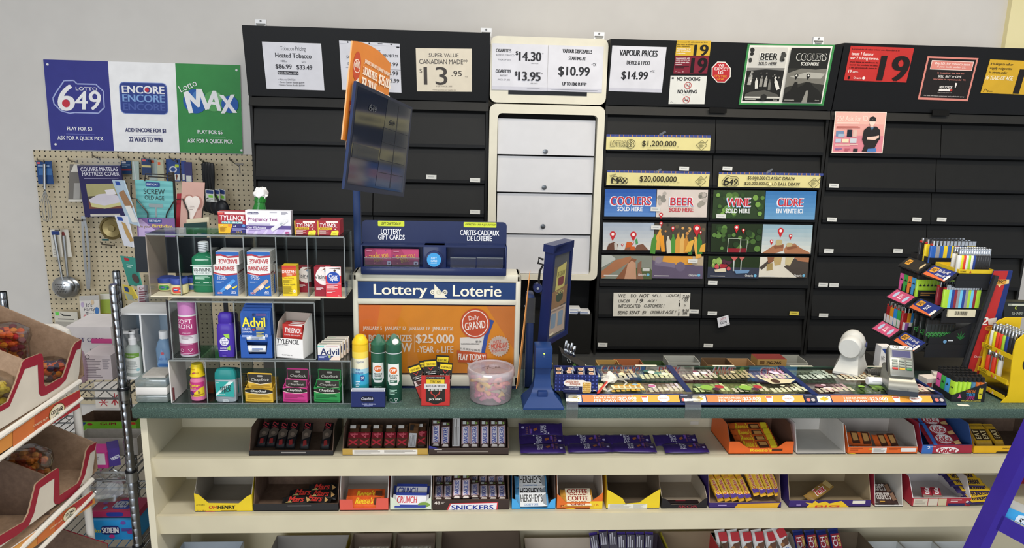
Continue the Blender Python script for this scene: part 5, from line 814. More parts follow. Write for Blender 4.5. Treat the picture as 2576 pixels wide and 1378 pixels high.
tray('jerky_box','red and black jerky counter box in front of the lottery sign','display box',(1060,1019,1131),2.0,.055,h,h*1.06,'#b3302c','#5a3a32',[('p',[(86,20),(460,20),(460,470),(275,530),(86,470)],'#26231f'),T('8 g PROTEIN / PROTÉINES',270,42,330,28,'#e8e4dc',b=.03),('r',95,75,448,155,'#dbb92e'),T('TERIYAKI',272,112,200,44,'#2a261c',b=.03),('r',60,150,490,240,'#c9c6c4'),T('BEEF STEAK / BIFTECK',274,192,370,42,'#2f2c2c',b=.03),T('ALL BEEF / TOUT BŒUF',272,262,270,30,'#e8e4dc',b=.03),('p',[(176,292),(200,286),(216,330),(262,350),(272,396),(284,350),(330,330),(346,286),(368,292),(362,330),(300,366),(284,410),(262,410),(246,366),(184,330)],'#a83a34'),T("JACK LINK'S",272,436,250,44,'#e8e4dc',b=.02)],550,560,z=ZT,hs=h)
jx=PY(1097,1000,2.02).x
for i,(dx,dy,rot,up,lab)in enumerate(((-.03,.03,-20,.015,'leftmost'),(-.018,.036,-8,.022,'second from the left'),(-.008,.018,-5,.03,'middle, in front'),(.013,.044,3,.034,'rearmost'),(.02,.02,5,.02,'rightmost'))):
 b=MB();w_,h_=.019,.105;b.loft([[(-w_*k,e,z),(w_*k,e,z),(w_*k,e+q,z),(-w_*k,e+q,z)]for z,k,e,q in((0,1,0,.001),(.006,1,-.001,.003),(.03,1,-.003,.008),(.09,1,-.002,.006),(.1,1,0,.001),(h_,1,0,.001))],m('#24221f',.35))
 b.art(Frame((-w_,-.0034,h_),(2*w_/270,0,0),(0,0,-h_/740),(0,-1,0)),[('p',[(20,25),(255,25),(250,140),(16,130)],'#e0c22c'),T('TERIYAKI',134,88,190,40,'#2a261c',b=.03),('p',[(70,150),(92,150),(130,196),(176,150),(196,150),(150,200),(130,226),(110,200)],'#a83a34'),T("JACK LINK'S",134,254,210,34,'#dcd8d0',b=.02),('r',60,280,220,300,'#c9c6c4'),('p',[(24,330),(250,330),(250,440),(24,440)],'#c9b8b4'),('p',[(60,340),(220,350),(200,430),(80,420)],'#4a2c2a'),('r',20,450,250,720,'#a8332c')])
 one(b,'jerky_stick','black and yellow jerky pack in the red box, %s of five'%lab,'snack pack','jerky packs in the red counter box',M=TR((jx+dx,2.0+dy,ZT+up),ry=RAD(rot)))
 # sour candy tub
cx_=PY(1234,975,2.06);x,zb,wd,h=place(1170,925,1300,1026,2.005,ZT);r=wd/2*.99;r*=.95;yc=1.99+r;hT=.098
t=thing('candy_tub','round clear plastic tub of sour candies with a lid, right of the jerky box','tub',(x,yc,ZT));Mt=TR((x,yc,ZT+.0006));TUB=clear('frosted_tub','#f6eef2',.1,.15,.22,'#e8dce2')
b=MB();b.lathe([(r*.82,0),(r*.86,.003),(r*.95,hT*.8)],TUB,M=Mt,seg=40,caps=False);b.add([(r*.82*cos(2*pi*i/40),r*.82*sin(2*pi*i/40),.0006)for i in range(40)],[tuple(range(40))],TUB,Mt);b.build('bowl',t)
b=MB();b.lathe([(r*.97,hT*.74),(r,hT*.78),(r,hT*.97),(r*.97,hT),(r*.9,hT*1.0),(r*.88,hT*.97)],clear('frosted_lid','#f2e8ec',.14,.12,.38,'#eadfe4'),M=Mt,seg=40,caps=False);b.add([(r*.88*cos(2*pi*i/40),r*.88*sin(2*pi*i/40),hT*.97)for i in range(40)],[tuple(range(40))],TUB,Mt)
b.art(Frame(Mt@V((-.03,.03,hT*.972)),(.0006,0,0),(0,-.0006,0),(0,0,1)),[('l',[(6,50),(40,20),(30,70),(30,30),(60,60),(96,40),(80,26),(70,44),(110,56)],3,'#6a5048')]);b.build('lid',t)
R=random.Random(12);cols=['#d88aa0','#d9a86c','#d9c46c','#e0a090','#b8bca0','#d47a98']
protos={}
for i in range(34):
 a=R.uniform(0,2*pi);ring_=R.uniform(.15,.46)*r if i>13 else r*.56;z=ZT+.017+(i%5)*.01+R.uniform(0,.004);cc=R.choice(cols);
 if i<=13:a=-pi+pi*(i+.5)/14
 Mx=Matrix.LocRotScale(V((x+ring_*cos(a),yc+ring_*sin(a),z)),Euler((R.uniform(.9,1.5)if i<=13 else R.uniform(-.5,.5),R.uniform(-.7,.7),a+pi/2 if i<=13 else R.uniform(0,6))),None)
 ball_=i%3==0
 if(cc,ball_)not in protos:
  b=MB();mt=m(cc,.8,var=.12,scale=90)
  if ball_:b.loft([[(.011*cos(q)+.006*cos(q)*cos(k),.011*sin(q)+.006*sin(q)*cos(k),.005*sin(k))for k in[2*pi*j/8 for j in range(8)]]for q in[2*pi*j/14 for j in range(14)]],mt,closed=True);b.loft([[(.014+s_,w_*cos(k),.0045*sin(k))for k in[2*pi*j/8 for j in range(8)]]for s_,w_ in((0,.006),(.01,.006),(.02,.007),(.026,.004))],mt)
  else:b.loft([[(s_,w_*cos(k),.0055*sin(k)*w_/.007)for k in[2*pi*j/8 for j in range(8)]]for s_,w_ in((-.024,.003),(-.021,.006),(0,.007),(.021,.006),(.024,.003))],mt)
  o=one(b,'sour_candy','pastel sugar-coated sour candy inside the clear tub','candy','sour candies in the tub',M=Mx);protos[(cc,ball_)]=o
 else:dup(protos[(cc,ball_)],Mx)
 # ================================================================== ticket scanner, second screen, post
t=thing('ticket_scanner','blue upright ticket scanner with a flared foot and a green light, beside the candy tub','ticket scanner',(PY(1366,1000,2.02).x,2.02,ZT))
c=PY(1366,1024,1.99);s=1/850
b=MB();R_=[(50,0,-.028,.05),(50,.005,-.028,.05),(46,.012,-.02,.048),(30,.03,.012,.045),(22,.05,.028,.045),(19,.08,.03,.045),(19,.105,.03,.05)]
b.loft([[(c.x-w_*s,2.0+y0,ZT+.0006+z),(c.x+w_*s,2.0+y0,ZT+.0006+z),(c.x+w_*s,2.0+y1+.02,ZT+.0006+z),(c.x-w_*s,2.0+y1+.02,ZT+.0006+z)]for w_,z,y0,y1 in R_],BLUEP);b.build('stand',t)
hz0,hz1=PY(1366,930,2.0).z,PY(1366,878,2.0).z;b=MB();b.rbox((c.x-21*s,2.012,hz0),(c.x+21*s,2.075,hz1),.003,BLUEP);b.build('head',t)
b=MB();F=Frame((c.x-21*s,2.012,hz1),(s,0,0),(0,0,-s),(0,-1,0));b.art(F,[('c',21.5,15,2.2,'#14203c',2.6),('c',21.5,22,2.4,'#3a4a6c',3)]);b.build('sensor',t)
b=MB();b.lathe([(.0022,0),(.0018,.0012)],m('#b8e84a',.3,emit=2.0),M=TR((c.x-21*s+21.5*s,2.0118,hz1-15*s),rx=RAD(90)),seg=12);b.build('green_light',t)
b=MB();F=Frame(V((c.x-22*s,2.0195,ZT+.044)),(s,0,0),(0,.0005,-s),(0,-1,.3));b.rbox((c.x-12*s,2.005,ZT+.018),(c.x+12*s,2.03,ZT+.042),.002,m('#1c3263',.4));b.build('slot_tab',t)
# framed screen on an arm
np_=PY(1397,632,2.12);nn=V((sin(RAD(58))*cos(RAD(4)),-cos(RAD(58))*cos(RAD(4)),-sin(RAD(4))))
NQ=[PP(x,y,np_,nn)for x,y in((1395,622),(1443,608),(1428,840),(1374,872))]
t=thing('advert_screen','blue framed advert screen seen almost edge-on behind the ticket scanner','screen',(NQ[3].x,NQ[3].y,ZT))
b=MB();FR=m('#16214e',.35,coat=.15);dn=-nn*.03
def bar(u0,v0,u1,v1):b.slab([quadpt(NQ,u0,v1),quadpt(NQ,u1,v1),quadpt(NQ,u1,v0),quadpt(NQ,u0,v0)],dn,FR)
bar(0,0,.08,1);bar(.92,0,1,1);bar(.08,0,.92,.09);bar(.08,.95,.92,1)
b.slab([quadpt(NQ,-.03,.06),quadpt(NQ,1.04,.06),quadpt(NQ,1.04,-.015),quadpt(NQ,-.03,-.015)],-nn*.034,FR);b.build('frame',t)
b=MB();q=[quadpt(NQ,u,v)-nn*.006 for u,v in((.08,.95),(.92,.95),(.92,.09),(.08,.09))];b.slab(q,-nn*.02,m('#5c5a56',.15,coat=.5))
F=Frame(q[3]+nn*.0004,(q[2]-q[3])/100,(q[0]-q[3])/100,nn)
b.art(F,[('r',0,0,100,14,'#4a4c50'),('p',[(30,16),(85,12),(82,44),(25,48)],'#a8a060'),T('BIG DRAW',56,24,46,6,'#6a6440',b=.02),('rr',40,28,74,38,3,'#6a3a3c'),('p',[(0,44),(100,40),(100,62),(0,66)],'#7a6048'),('c',55,52,22,'#3a4438',6),T('CASH',54,46,50,5,'#a8a46c',b=.03),('r',0,64,100,96,'#9c8c80')]+[('rr',12+44*i,70,42+44*i,88,3,'#6c7c8c')for i in(0,1)]+[('ln',10,66,92,69,1,'#7a6c64'),('r',8,93,34,96,'#c0b49c')]);b.build('display',t)
b=MB();e=PY(1352,722,2.15);b.lathe([(.014,0),(.014,.02)],FR,M=TR((e.x,e.y+.005,e.z),rx=RAD(90)),seg=18);b.lathe([(.004,0),(.004,.003)],STEEL,M=TR((e.x,e.y-.015,e.z),rx=RAD(90)),seg=10);b.build('hinge',t)
b=MB();e2=PY(1366,690,2.14);b.tube([e2+V((.0,0,.045)),e2+V((-.014,0,.05)),e2+V((-.016,0,.034)),e2+V((0,0,.03)),e2+V((-.01,0,.01)),e2+V((-.012,0,-.02)),e2+V((-.004,0,-.06))],.0035,BLACKP,7);b.build('cable',t)
p0,p1=PY(1316,1000,2.17),PY(1350,735,2.17)
b=MB();b.rbox((p0.x,2.14,ZT+.0005),(PY(1341,900,2.14).x,2.2,p1.z),.008,m('#1f2d52',.4));b.box((p0.x,2.139,PY(1330,812,2.14).z),(PY(1342,900,2.14).x,2.142,p1.z-.01),clear('clear_sleeve','#8f98a4',.12));b.build('post',t)
b=MB();q0,q1,q2,q3=PY(1327,682,2.06),PY(1331,690,2.06),PY(1304,975,2.03),PY(1298,977,2.03);q2.z=q3.z=max(q3.z,ZT+.001)
b.slab([q3,q3+V((.012,.05,0)),q1+V((.006,.05,0)),q1],(.0018,0,0),'#c98a4c');one(b,'leaning_sheet','thin orange and white sheet leaning edge-on between the sign and the dark blue post','sheet')
b=MB();b.box((PY(1319,900,2.1).x,2.085,ZT+.0005),(PY(1321,900,2.1).x,2.16,PY(1316,780,2.1).z),clear('clear_fin','#d9dee6',.12));one(b,'clear_fin','upright clear plastic fin beside the dark blue post','plastic sheet')
# ================================================================== scratch ticket trays on the right half of the counter
ZG=.952;yb0=2.268
def gx(px,py):return PZ(px,py,ZG).x
X_T=[gx(1428,995),gx(1741,995),gx(2054,995),gx(2376,995)]
def grid(x0,y0,x1,y1,nx,ny,c):
 w_,h_=(x1-x0)/nx,(y1-y0)/ny
 return[('r',x0+i*w_+w_*.14,y0+j*h_+h_*.2,x0+(i+1)*w_-w_*.14,y0+(j+1)*h_-h_*.2,c)for i in range(nx)for j in range(ny)]
TP=[[('#2f4a44','#c9cfae','teal'),('#5a4a3a','#c7b48c','brown'),('#355a52','#d0cfa0','dark green'),('#4a5a30','#c8c890','olive'),('#5b7e98','#c8a03c','blue'),('#8c4a6c','#e0c0d0','plum')],
[('#6e3a4a','#c4b8bc','maroon'),('#3c3a2c','#a89c78','dark brown'),('#6a4a68','#c89cb8','mauve'),('#41583a','#b4c48c','green'),('#3e5a2a','#a8b878','leaf green'),('#2c2620','#cfc8a8','black')],
[('#66736a','#a8b4a8','grey'),('#6e4c34','#8c6a4c','rust brown'),('#4f5434','#7c7c50','khaki'),('#6a4850','#b09098','rose'),('#5c7c30','#384c20','lime'),('#7a4450','#c8a0a0','red')]]
def lit(h):return '#%02x%02x%02x'%tuple(min(235,int(int(h[i:i+2],16)*1.12+8))for i in(1,3,5))
tray_names=('leftmost scratch ticket tray, under the sesame snack box','middle scratch ticket tray, with nothing standing on it','rightmost scratch ticket tray, under the payment terminal and the scanner')
for k in range(3):
 x0,x1=X_T[k],X_T[k+1]
 t=thing('ticket_tray',tray_names[k],'ticket tray',((x0+x1)/2,YF+.005,ZT))
 b=MB();b.box((x0,YF+.006,ZT+.0006),(x1,yb0,ZT+.008),NAVY2);b.box((x0,yb0-.008,ZT+.008),(x1,yb0,ZG-.001),m('#3d5a50',.4))
 for xs_ in(x0,x1-.009):b.box((xs_,YF+.03,ZT+.008),(xs_+.009,yb0,ZG+.001),NAVY2)
 b.build('base',t)
 f0,f1=(YF+.006,ZT+.010),(YF+.03,ZG)
 b=MB();b.hexa([(x0,f0[0],ZT+.001),(x1,f0[0],ZT+.001),(x1,f1[0]+.003,ZT+.008),(x0,f1[0]+.003,ZT+.008),(x0,f0[0],f0[1]),(x1,f0[0],f0[1]),(x1,f1[0]+.003,f1[1]),(x0,f1[0]+.003,f1[1])],NAVY2)
 L=x1-x0;dv=V((0,f0[0]-f1[0],f0[1]-f1[1]));F=Frame(V((x0,f1[0],f1[1]))+dv*.07,(L/1000,0,0),dv/138,V((0,-dv.z*-1,0)).normalized()if False else V((0,dv.z,-dv.y)).normalized())
 b.art(F,[('rr',8,8,112,98,12,'#e6dcc0'),('p',[(60,20),(96,52),(60,86),(24,52)],'#c9a52a'),('l',[(70,40),(98,14)],5,'#6a5a2a'),('p',[(116,4),(896,4),(900,100),(122,100)],'#dc7a44'),('p',[(520,4),(896,4),(900,100),(500,100)],'#e09a3c'),T('JANUARY 5 JANUARY 12 JANUARY 19 JANUARY 26',364,16,320,12,WT,b=.01),T('3 BONUS PRIZES',300,42,176,24,WT,b=.03),T('PER DRAW',302,80,180,34,WT,b=.03),('r',398,28,401,98,'#f0c090'),T('$25,000',480,54,140,44,WT,b=.04),T('YEAR for LIFE',480,88,140,18,WT,b=.03),('p',[(590,20),(650,20),(640,98),(600,98)],'#e6dcd0'),('r',594,24,640,40,'#c8502c'),('star',770,52,52,45,20,'#eee2d6'),T('MONDAY',770,52,70,18,'#b5452e',b=.02),('p',[(900,4),(996,4),(998,100),(908,100)],'#1c2036'),('ln',912,14,970,26,1,'#9aa0b8'),('c',930,70,16,'#c86a60',22),('c',968,70,16,'#a8a0a0',22)]);b.build('front_strip',t)
 b=MB();b.box((x0+.002,f1[0]+.003,ZG-.0016),(x1-.002,yb0-.001,ZG),GLASS);b.build('glass_top',t)
 n=0
 for r_ in range(2):
  for c_ in range(3):
   bc,gc,nm=TP[k][n];bc,gc=lit(bc),lit(gc);n+=1;tx0=x0+.011+c_*(L-.022)/3+.001;tx1=tx0+(L-.022)/3-.002;ya,yc_=(f1[0]+.006,f1[0]+.112)if r_ else(f1[0]+.115,yb0-.012)
   b=MB();b.box((0,0,0),(tx1-tx0,yc_-ya,.0008),bc);F=Frame((0,yc_-ya,.0008),((tx1-tx0)/100,0,0),(0,-(yc_-ya)/100,0),(0,0,1));sd=3*k+7*n
   it=[('p',[(0,45),(100,38),(100,70),(0,62)],gc)]if sd%3==0 else[('r',4,4,96,18,gc)]
   it+=grid(3,22,97,62,8,6,gc)+blobs(10,30,90,90,5,12,[gc,lit(gc),bc,lit(bc)],sd)+grid(4,64,96,98,7,5,gc if sd%2 else '#d8d2b8')+[('r',8,6,70,14,'#e6e0cc' if sd%2 else '#2a2a28')]
   if k==0 and n==5:it+=[('p',[(8,60),(88,56),(94,84),(10,86)],'#e3dab4')]+grid(14,60,88,82,5,2,'#d0962c')
   if k==1 and n in(4,5):it+=[('c',40,76,18,'#86b04a'),('c',74,70,12,'#a8343c'),('c',60,88,10,'#4c2c40')]
   if k==1 and n==6:it+=[('p',[(0,0),(100,6),(70,40),(20,46)],'#cfc6a4'),('c',36,24,12,'#4a3428',16)]
   b.art(F,it);one(b,'lottery_ticket','%s scratch ticket, %s of the %s row under the glass of the %s tray'%(nm,('left','middle','right')[c_],'front' if r_ else 'back',('leftmost','middle','rightmost')[k]),'lottery ticket',M=TR((tx0,ya,ZG-.008)),group='scratch tickets under the tray glass')
   # clear packing tape holding the trays down
for xt,lab in((PZ(1437,1020,ZT).x,'left end of the first ticket tray'),(X_T[1],'joint between the first and second ticket trays')):
 b=MB();w_=.017 if xt<X_T[1]else.024;pts=[(YF+.045,ZG+.0012),(YF+.028,ZG+.0012),(YF+.002,ZT+.011),(YF-.0016,ZT-.002),(YF-.0016,ZT-.036)]
 b.loft([[(xt-w_,y,z),(xt+w_,y,z),(xt+w_,y-.0004,z+.0004),(xt-w_,y-.0004,z+.0004)]for y,z in pts],FILM);one(b,'packing_tape','strip of crinkled clear tape over the %s'%lab,'tape')
ZS=ZG+.0008
# sesame box
x,zb,wd,h=place(1392,942,1503,988,2.035,ZS);h=PY(1447,942,2.035).z-ZS
NB=m('#232a5e',.4);R=random.Random(5)
its=[('rr',6+40*(i%12),6+42*(i//12)+R.uniform(-6,6),18+40*(i%12),30+42*(i//12),6,'#4c5aa4')for i in range(60)]+[('rr',95,52,340,134,40,'#e4dcd2'),('r',90,134,300,214,'#1b2046'),T('sesame',180,76,140,28,'#a8542c',b=.03),T('snaps',216,110,110,30,'#a8542c',b=.03),T('SESAME SNACK',206,152,110,13,'#d8dae8',b=.02),T('COLLATION AU SÉSAME',180,172,152,13,'#d8dae8',b=.02),('rr',296,70,390,214,20,'#e4dcd2'),('r',300,80,386,214,'#d8b05c')]+[('r',300,92+26*i,386,96+26*i,'#a87c34')for i in range(5)]+blobs(302,82,384,212,30,5,['#ecd496','#c09444'],9)
o=tray('sesame_snack_box','navy open box of sesame snack bars standing on the leftmost ticket tray','snack box',(1395,986,1503),2.035,.075,h,h*1.02,NB,'#2a3270',its,470,216,z=ZS,rz=RAD(-3),hs=h)
MS=TR((x,2.035,ZS),RAD(-3))
b=MB();b.hexa([(-wd/2-.012,.045,h*.75),(-wd/2-.010,.045,h*.75),(-wd/2-.002,.07,h*.9),(-wd/2-.004,.07,h*.9),(-wd/2-.022,.045,h*1.75),(-wd/2-.020,.045,h*1.75),(-wd/2-.006,.07,h*1.5),(-wd/2-.008,.07,h*1.5)],NB)
b.art(Frame((-wd/2-.0212,.0444,h*1.7),(.00036,.0006,-.0002),(.00028,0,-.001),(.9,-.5,.1)),[('rr',4,3,26,26,5,'#e4dcd2'),T('sesame',15,14,18,6,'#a8542c',b=.02,rot=70),('r',28,2,36,22,'#d8b05c')]);fl=b.build('open_flap',smooth=30);fl.parent=o
for i,(u,v,tl)in enumerate(((.12,.018,0),(.36,.03,.1),(.62,.018,0),(.86,.018,.06),(.13,.052,.2),(.4,.056,.12),(.64,.054,0),(.88,.054,0))):
 b=MB();b.rbox((-.0125,-.014,0),(.0125,.014,.012),.003,m('#1e2236',.25));b.art(Frame((-.0125,.014,.0122),(.00025,0,0),(0,-.00028,0),(0,0,1)),[('rr',20,22,76,74,14,'#d8bca0'),T('sesame',48,40,40,14,'#a8542c',b=.02),T('snaps',48,58,36,14,'#a8542c',b=.02),('r',80,10,96,90,'#8a8e9a')])
 one(b,'sesame_bar','wrapped sesame bar in the navy box, %s of the %s row'%(('first','second','third','fourth')[i%4],'front' if i<4 else 'back'),'snack bar','sesame bars in the navy box',M=MS@TR((-wd/2+wd*u,v+.002,h*.72),tl,RAD(14)))
 # black display with leaf print behind the sesame box
p=PY(1408,905,2.2);b=MB();b.hexa([(p.x,2.15,ZG+.001),(p.x+.085,2.15,ZG+.001),(p.x+.085,2.235,ZG+.001),(p.x,2.235,ZG+.001),(p.x,2.15,ZG+.075),(p.x+.085,2.15,ZG+.02),(p.x+.085,2.235,ZG+.02),(p.x,2.235,ZG+.075)],m('#1c1d1c',.4))
leaf=lambda cx,cy,r,c:[('p',[(cx,cy+r*.3),(cx+r*cos(RAD(a-9))*k*.5,cy-r*sin(RAD(a-9))*k*.5),(cx+r*cos(RAD(a))*k,cy-r*sin(RAD(a))*k),(cx+r*cos(RAD(a+9))*k*.5,cy-r*sin(RAD(a+9))*k*.5)],c)for a,k in((90,1),(55,.9),(125,.9),(20,.7),(160,.7),(-10,.45),(190,.45))]
b.art(Frame((p.x,2.15,ZG+.075),(.001,0,-.00055),(0,0,-.001),(0,-1,0)),leaf(40,15,11,'#6c9a48')+leaf(62,18,11,'#6c9a48')+leaf(30,28,8,'#a8384c')+[('ring',22,6,5,6,'#a8aca8')]);one(b,'leaf_display','black sloping display box printed with green leaves behind the sesame box','display box')
for i,dx in enumerate((.012,.02,.03,.04)):
 b=MB();b.rbox((-.004,-.003,0),(.004,.003,.035-.006*(i%2)),.0015,CHROME);b.lathe([(.0045,0),(.0055,.004),(.0045,.008)],CHROME,M=TR((.002,-.004,0),rx=RAD(90)),seg=10)
 one(b,'nail_clipper','shiny metal clipper sticking up from the leaf-printed black box, %s along'%ORD[i],'clipper','clippers in the leaf-printed box',M=TR((p.x+dx,2.19,ZG+.075-.00065*dx*1000*.55*1.2+.004),ry=RAD(10)))
c=PZ(1532,962,ZS);b=MB();R=random.Random(3)
b.loft([[(.019*k*cos(2*pi*i/11)*R.uniform(.7,1.3),.013*k*sin(2*pi*i/11)*R.uniform(.7,1.3),z*R.uniform(.85,1.1))for i in range(11)]for z,k in((.001,.8),(.008,1.15),(.018,1),(.026,.7),(.034,.35))],m('#d9d4c8',.9));one(b,'crumpled_paper','crumpled white paper ball right of the sesame box','paper',M=TR((c.x,c.y,ZS)),smooth=15)
b=MB();pts=[PZ(x,y,ZS+.003)for x,y in((1546,953),(1568,956),(1577,963),(1566,972),(1545,977),(1528,984),(1512,975))];b.tube(pts,.0024,'#c9c5ba',6);one(b,'loose_string','thin white cord looping from the crumpled paper','cord')
p0,p1=PZ(1503,989,ZS+.005),PZ(1527,962,ZS+.005);d=(p1-p0);t=thing('pen','red and white pen lying beside the sesame box','pen',p0);b=MB();b.tube([p0,p0+d*.08,p0+d*.6,p0+d],[.0015,.0038,.0042,.0042],'#c23a2c',10);b.build('barrel',t);b=MB();b.tube([p0+d*.6+V((.004,0,.001)),p0+d*1.04+V((.004,0,.001))],.0016,'#e6e0da',6);b.build('clip',t)
# staff ledge behind the trays with cartons
ZL=.79;b=MB();b.box((.15,2.325,0),(1.12,2.58,ZL),m('#6a5b48',.6));one(b,'staff_ledge','low brown ledge just behind the ticket trays','ledge')
KR='#8c6c48'
for i,(x0,x1,y0,dy,hh,c,lab)in enumerate(((1505,1560,2.40,.09,.034,'#a8874c','crumpled yellow-brown carton behind the first ticket tray'),(1552,1620,2.42,.1,.028,'#a0603c','flat orange-brown carton behind the first ticket tray'),(1624,1678,2.41,.1,.026,'#3c5030','dark green flat carton behind the blue tray divider'),(1680,1760,2.43,.1,.038,'#9c9c94','pale grey carton with a red patch behind the middle ticket tray'),(1778,1842,2.42,.1,.034,KR,'open kraft tray behind the middle ticket tray'),(1846,1900,2.42,.11,.03,'#a07c54','open kraft tray left of the carton marked in black'),(1966,2032,2.45,.12,.03,'#98988e','grey booklets stack left of the barcode scanner'))):
 tray('flat_carton',lab,'carton',(x0,930,x1),y0-.06,dy*.7,hh+.098,hh+.1,c,'#5c4630' if c==KR else c,[('r',30,20,70,60,'#a83a34')]if i==9 else None,z=ZL+.0005)
for i,(z,c,top,lab)in enumerate(((0,'#a07c4c','#a07c4c','kraft carton under the red-topped one behind the trays'),(.026,'#a4824c','#6c2420','kraft carton with a dark red top behind the trays'))):
 x,zb,wd,h=place(1886,905,1958,930,2.43,ZL);b=MB();q0=0 if z else-.094;b.hexa([(-wd/2,0,q0),(wd/2,0,q0),(wd/2,.06,q0),(-wd/2,.06,q0),(-wd/2,0,.025),(wd/2,0,.025),(wd/2,.06,.025),(-wd/2,.06,.025)],[c,top,c,c,c,c]);b.art(Frame((-wd/2,0,.025),(wd/100,0,0),(0,0,-.00025),(0,-1,0)),[T('ZIG-ZAG',56,50,50,40,'#3a2a1c',b=.02),('r',8,20,24,70,'#6a4c2c')]);one(b,'paper_carton',lab,'carton',M=TR((x+.004*i,2.38,ZL+.0955+z)))
 # hand-free barcode scanner
c=PZ(2150,938,ZS);t=thing('barcode_scanner','grey barcode scanner with a big round lens head on the rightmost ticket tray','scanner',(c.x,c.y,ZS));GS=m('#b9b9b4',.35);Mx=TR((c.x,c.y+.035,ZS),RAD(-38),s=1.22)
b=MB();b.loft([[(-.028*k,-.058+o_,z),(.028*k,-.058+o_,z),(.036*k,.03,z),(-.036*k,.03,z)]for z,k,o_ in((0,1.1,0),(.006,1.1,0),(.03,.85,.03),(.055,.7,.045))],GS,Mx);b.ball((0,.004,.066),.042,GS,20,(.8,.8,1.05),Mx);b.build('housing',t)
b=MB();b.lathe([(.024,-.01),(.028,.0),(.028,.026),(.025,.03)],m('#c2c2be',.3),M=Mx@TR((0,-.012,.072),rx=RAD(96)),seg=28);b.build('lens_ring',t)
b=MB();b.lathe([(.0075,0),(.007,.002)],m('#2c3460',.2),M=Mx@TR((.0335,-.005,.078),ry=RAD(85)),seg=16);b.build('emblem',t)
b=MB();coil=[PZ(x,y,ZS+.004)for x,y in((2176,934),(2200,926),(2222,925),(2236,932),(2230,940),(2205,945),(2170,948),(2150,944),(2140,938),(2160,932))];b.tube(coil,.003,m('#7a776c',.5),7);one(b,'scanner_cable','grey cable looping on the glass behind the receipt roll','cable')
b=MB();A_,B_=PZ(2180,935,ZS+.013),PZ(2236,938,ZS+.013);b.tube([A_+(B_-A_)*(i/90)+V((0,.009*cos(i*.9),.009*sin(i*.9)))for i in range(91)],.0028,m('#4c4b48',.5),6);one(b,'coiled_cord','dark coiled cord between the scanner and the payment terminal','cord')
p0,p1=PZ(2181,957,ZS+.0125),PZ(2225,959,ZS+.0125);b=MB();b.tube([p0,p1],.012,m('#e6e4e8',.6),20);d=(p1-p0)/100
b.art(Frame(p0+V((0,-.0124,.004)),d,(0,0,-.0001),(0,-1,0)),[('ln',20,0,70,12,1,'#8a8a90'),('ln',20,24,92,36,1,'#8a8a90')]);one(b,'receipt_roll','rolled white receipt lying on the glass beside the payment terminal','receipt')
# payment terminal
c=PZ(2271,996,ZS);Mx=TR((c.x,c.y,ZS),RAD(-16));t=thing('payment_terminal','silver payment terminal with a NO TAP note on its dock','payment terminal',(c.x,c.y,ZS));SV=m('#86867f',.32,.6);DK=m('#3b4048',.4)
b=MB();b.loft([[(-.041,.0,0),(.041,0,0),(.041,.1,0),(-.041,.1,0)],[(-.041,0,.016),(.041,0,.016),(.041,.1,.016),(-.041,.1,.016)]],DK,Mx);b.loft([[(-.042,.002,.016),(.042,.002,.016),(.042,.1,.016),(-.042,.1,.016)],[(-.041,.006,.028),(.041,.006,.028),(.041,.1,.05),(-.041,.1,.05)],[(-.036,.03,.044),(.036,.03,.044),(.038,.1,.07),(-.038,.1,.07)]],SV,Mx);b.art(Frame(Mx@V((-.042,.0012,.027)),Mx.to_3x3()@V((.00084,0,0)),Mx.to_3x3()@V((0,-.0001,-.0002)),Mx.to_3x3()@V((0,-1,.2))),[T('VX 820 DUET',50,30,36,22,'#5a5a58')]);b.build('dock',t)
Mh=Mx@TR((0,.028,.05),rx=RAD(54));hw,hl=.035,.1
b=MB();b.rbox((-hw,0,-.022),(hw,hl,.002),.007,SV,Mh);b.rbox((-hw-.002,.01,-.03),(hw+.002,hl-.004,-.018),.006,m('#2c2c2c',.4),Mh);b.build('reader',t)
F=Frame(Mh@V((-hw,hl,.0024)),Mh.to_3x3()@V((2*hw/100,0,0)),Mh.to_3x3()@V((0,-hl/164,0)),Mh.to_3x3()@V((0,0,1)))
b=MB();b.art(F,[('rr',6,3,94,21,3,'#e3ded2'),T('NO  TAP',50,12,66,12,'#26241f',b=.03),('rr',9,26,91,66,3,'#8a8a88'),('r',13,29,87,63,m('#4a4a6c',.12,coat=.5))]);b.build('display',t)
for j in range(4):
 for i in range(3):
  b=MB();col=('#b83a34','#c9a03c','#3c7a4c')[i]if j==3 else '#8f958a';cx2,cy2=-hw+2*hw*(.22+.28*i),hl*(.5-.085*j);b.rbox((cx2-.008,cy2-.0032,.001),(cx2+.008,cy2+.0032,.005),.0015,col,Mh);b.build('key',t)
carton('nicotine_filter_box','white and blue box behind the payment terminal','box',(2211,872,2238,923),2.25,.035,'#dcdad8',130,290,[('p',[(10,34),(110,34),(60,100)],'#2a458c'),('r',10,26,112,40,'#2a458c'),T('Nic Out',64,150,104,54,'#26262a'),('ln',14,186,110,200,1,'#77777c'),('c',54,240,22,'#4c4440',28)],z=ZS,right=[('r',8,8,92,90,'#33509c'),('ln',20,20,80,80,5,'#8fa0cc')],side='#c9c9cc')
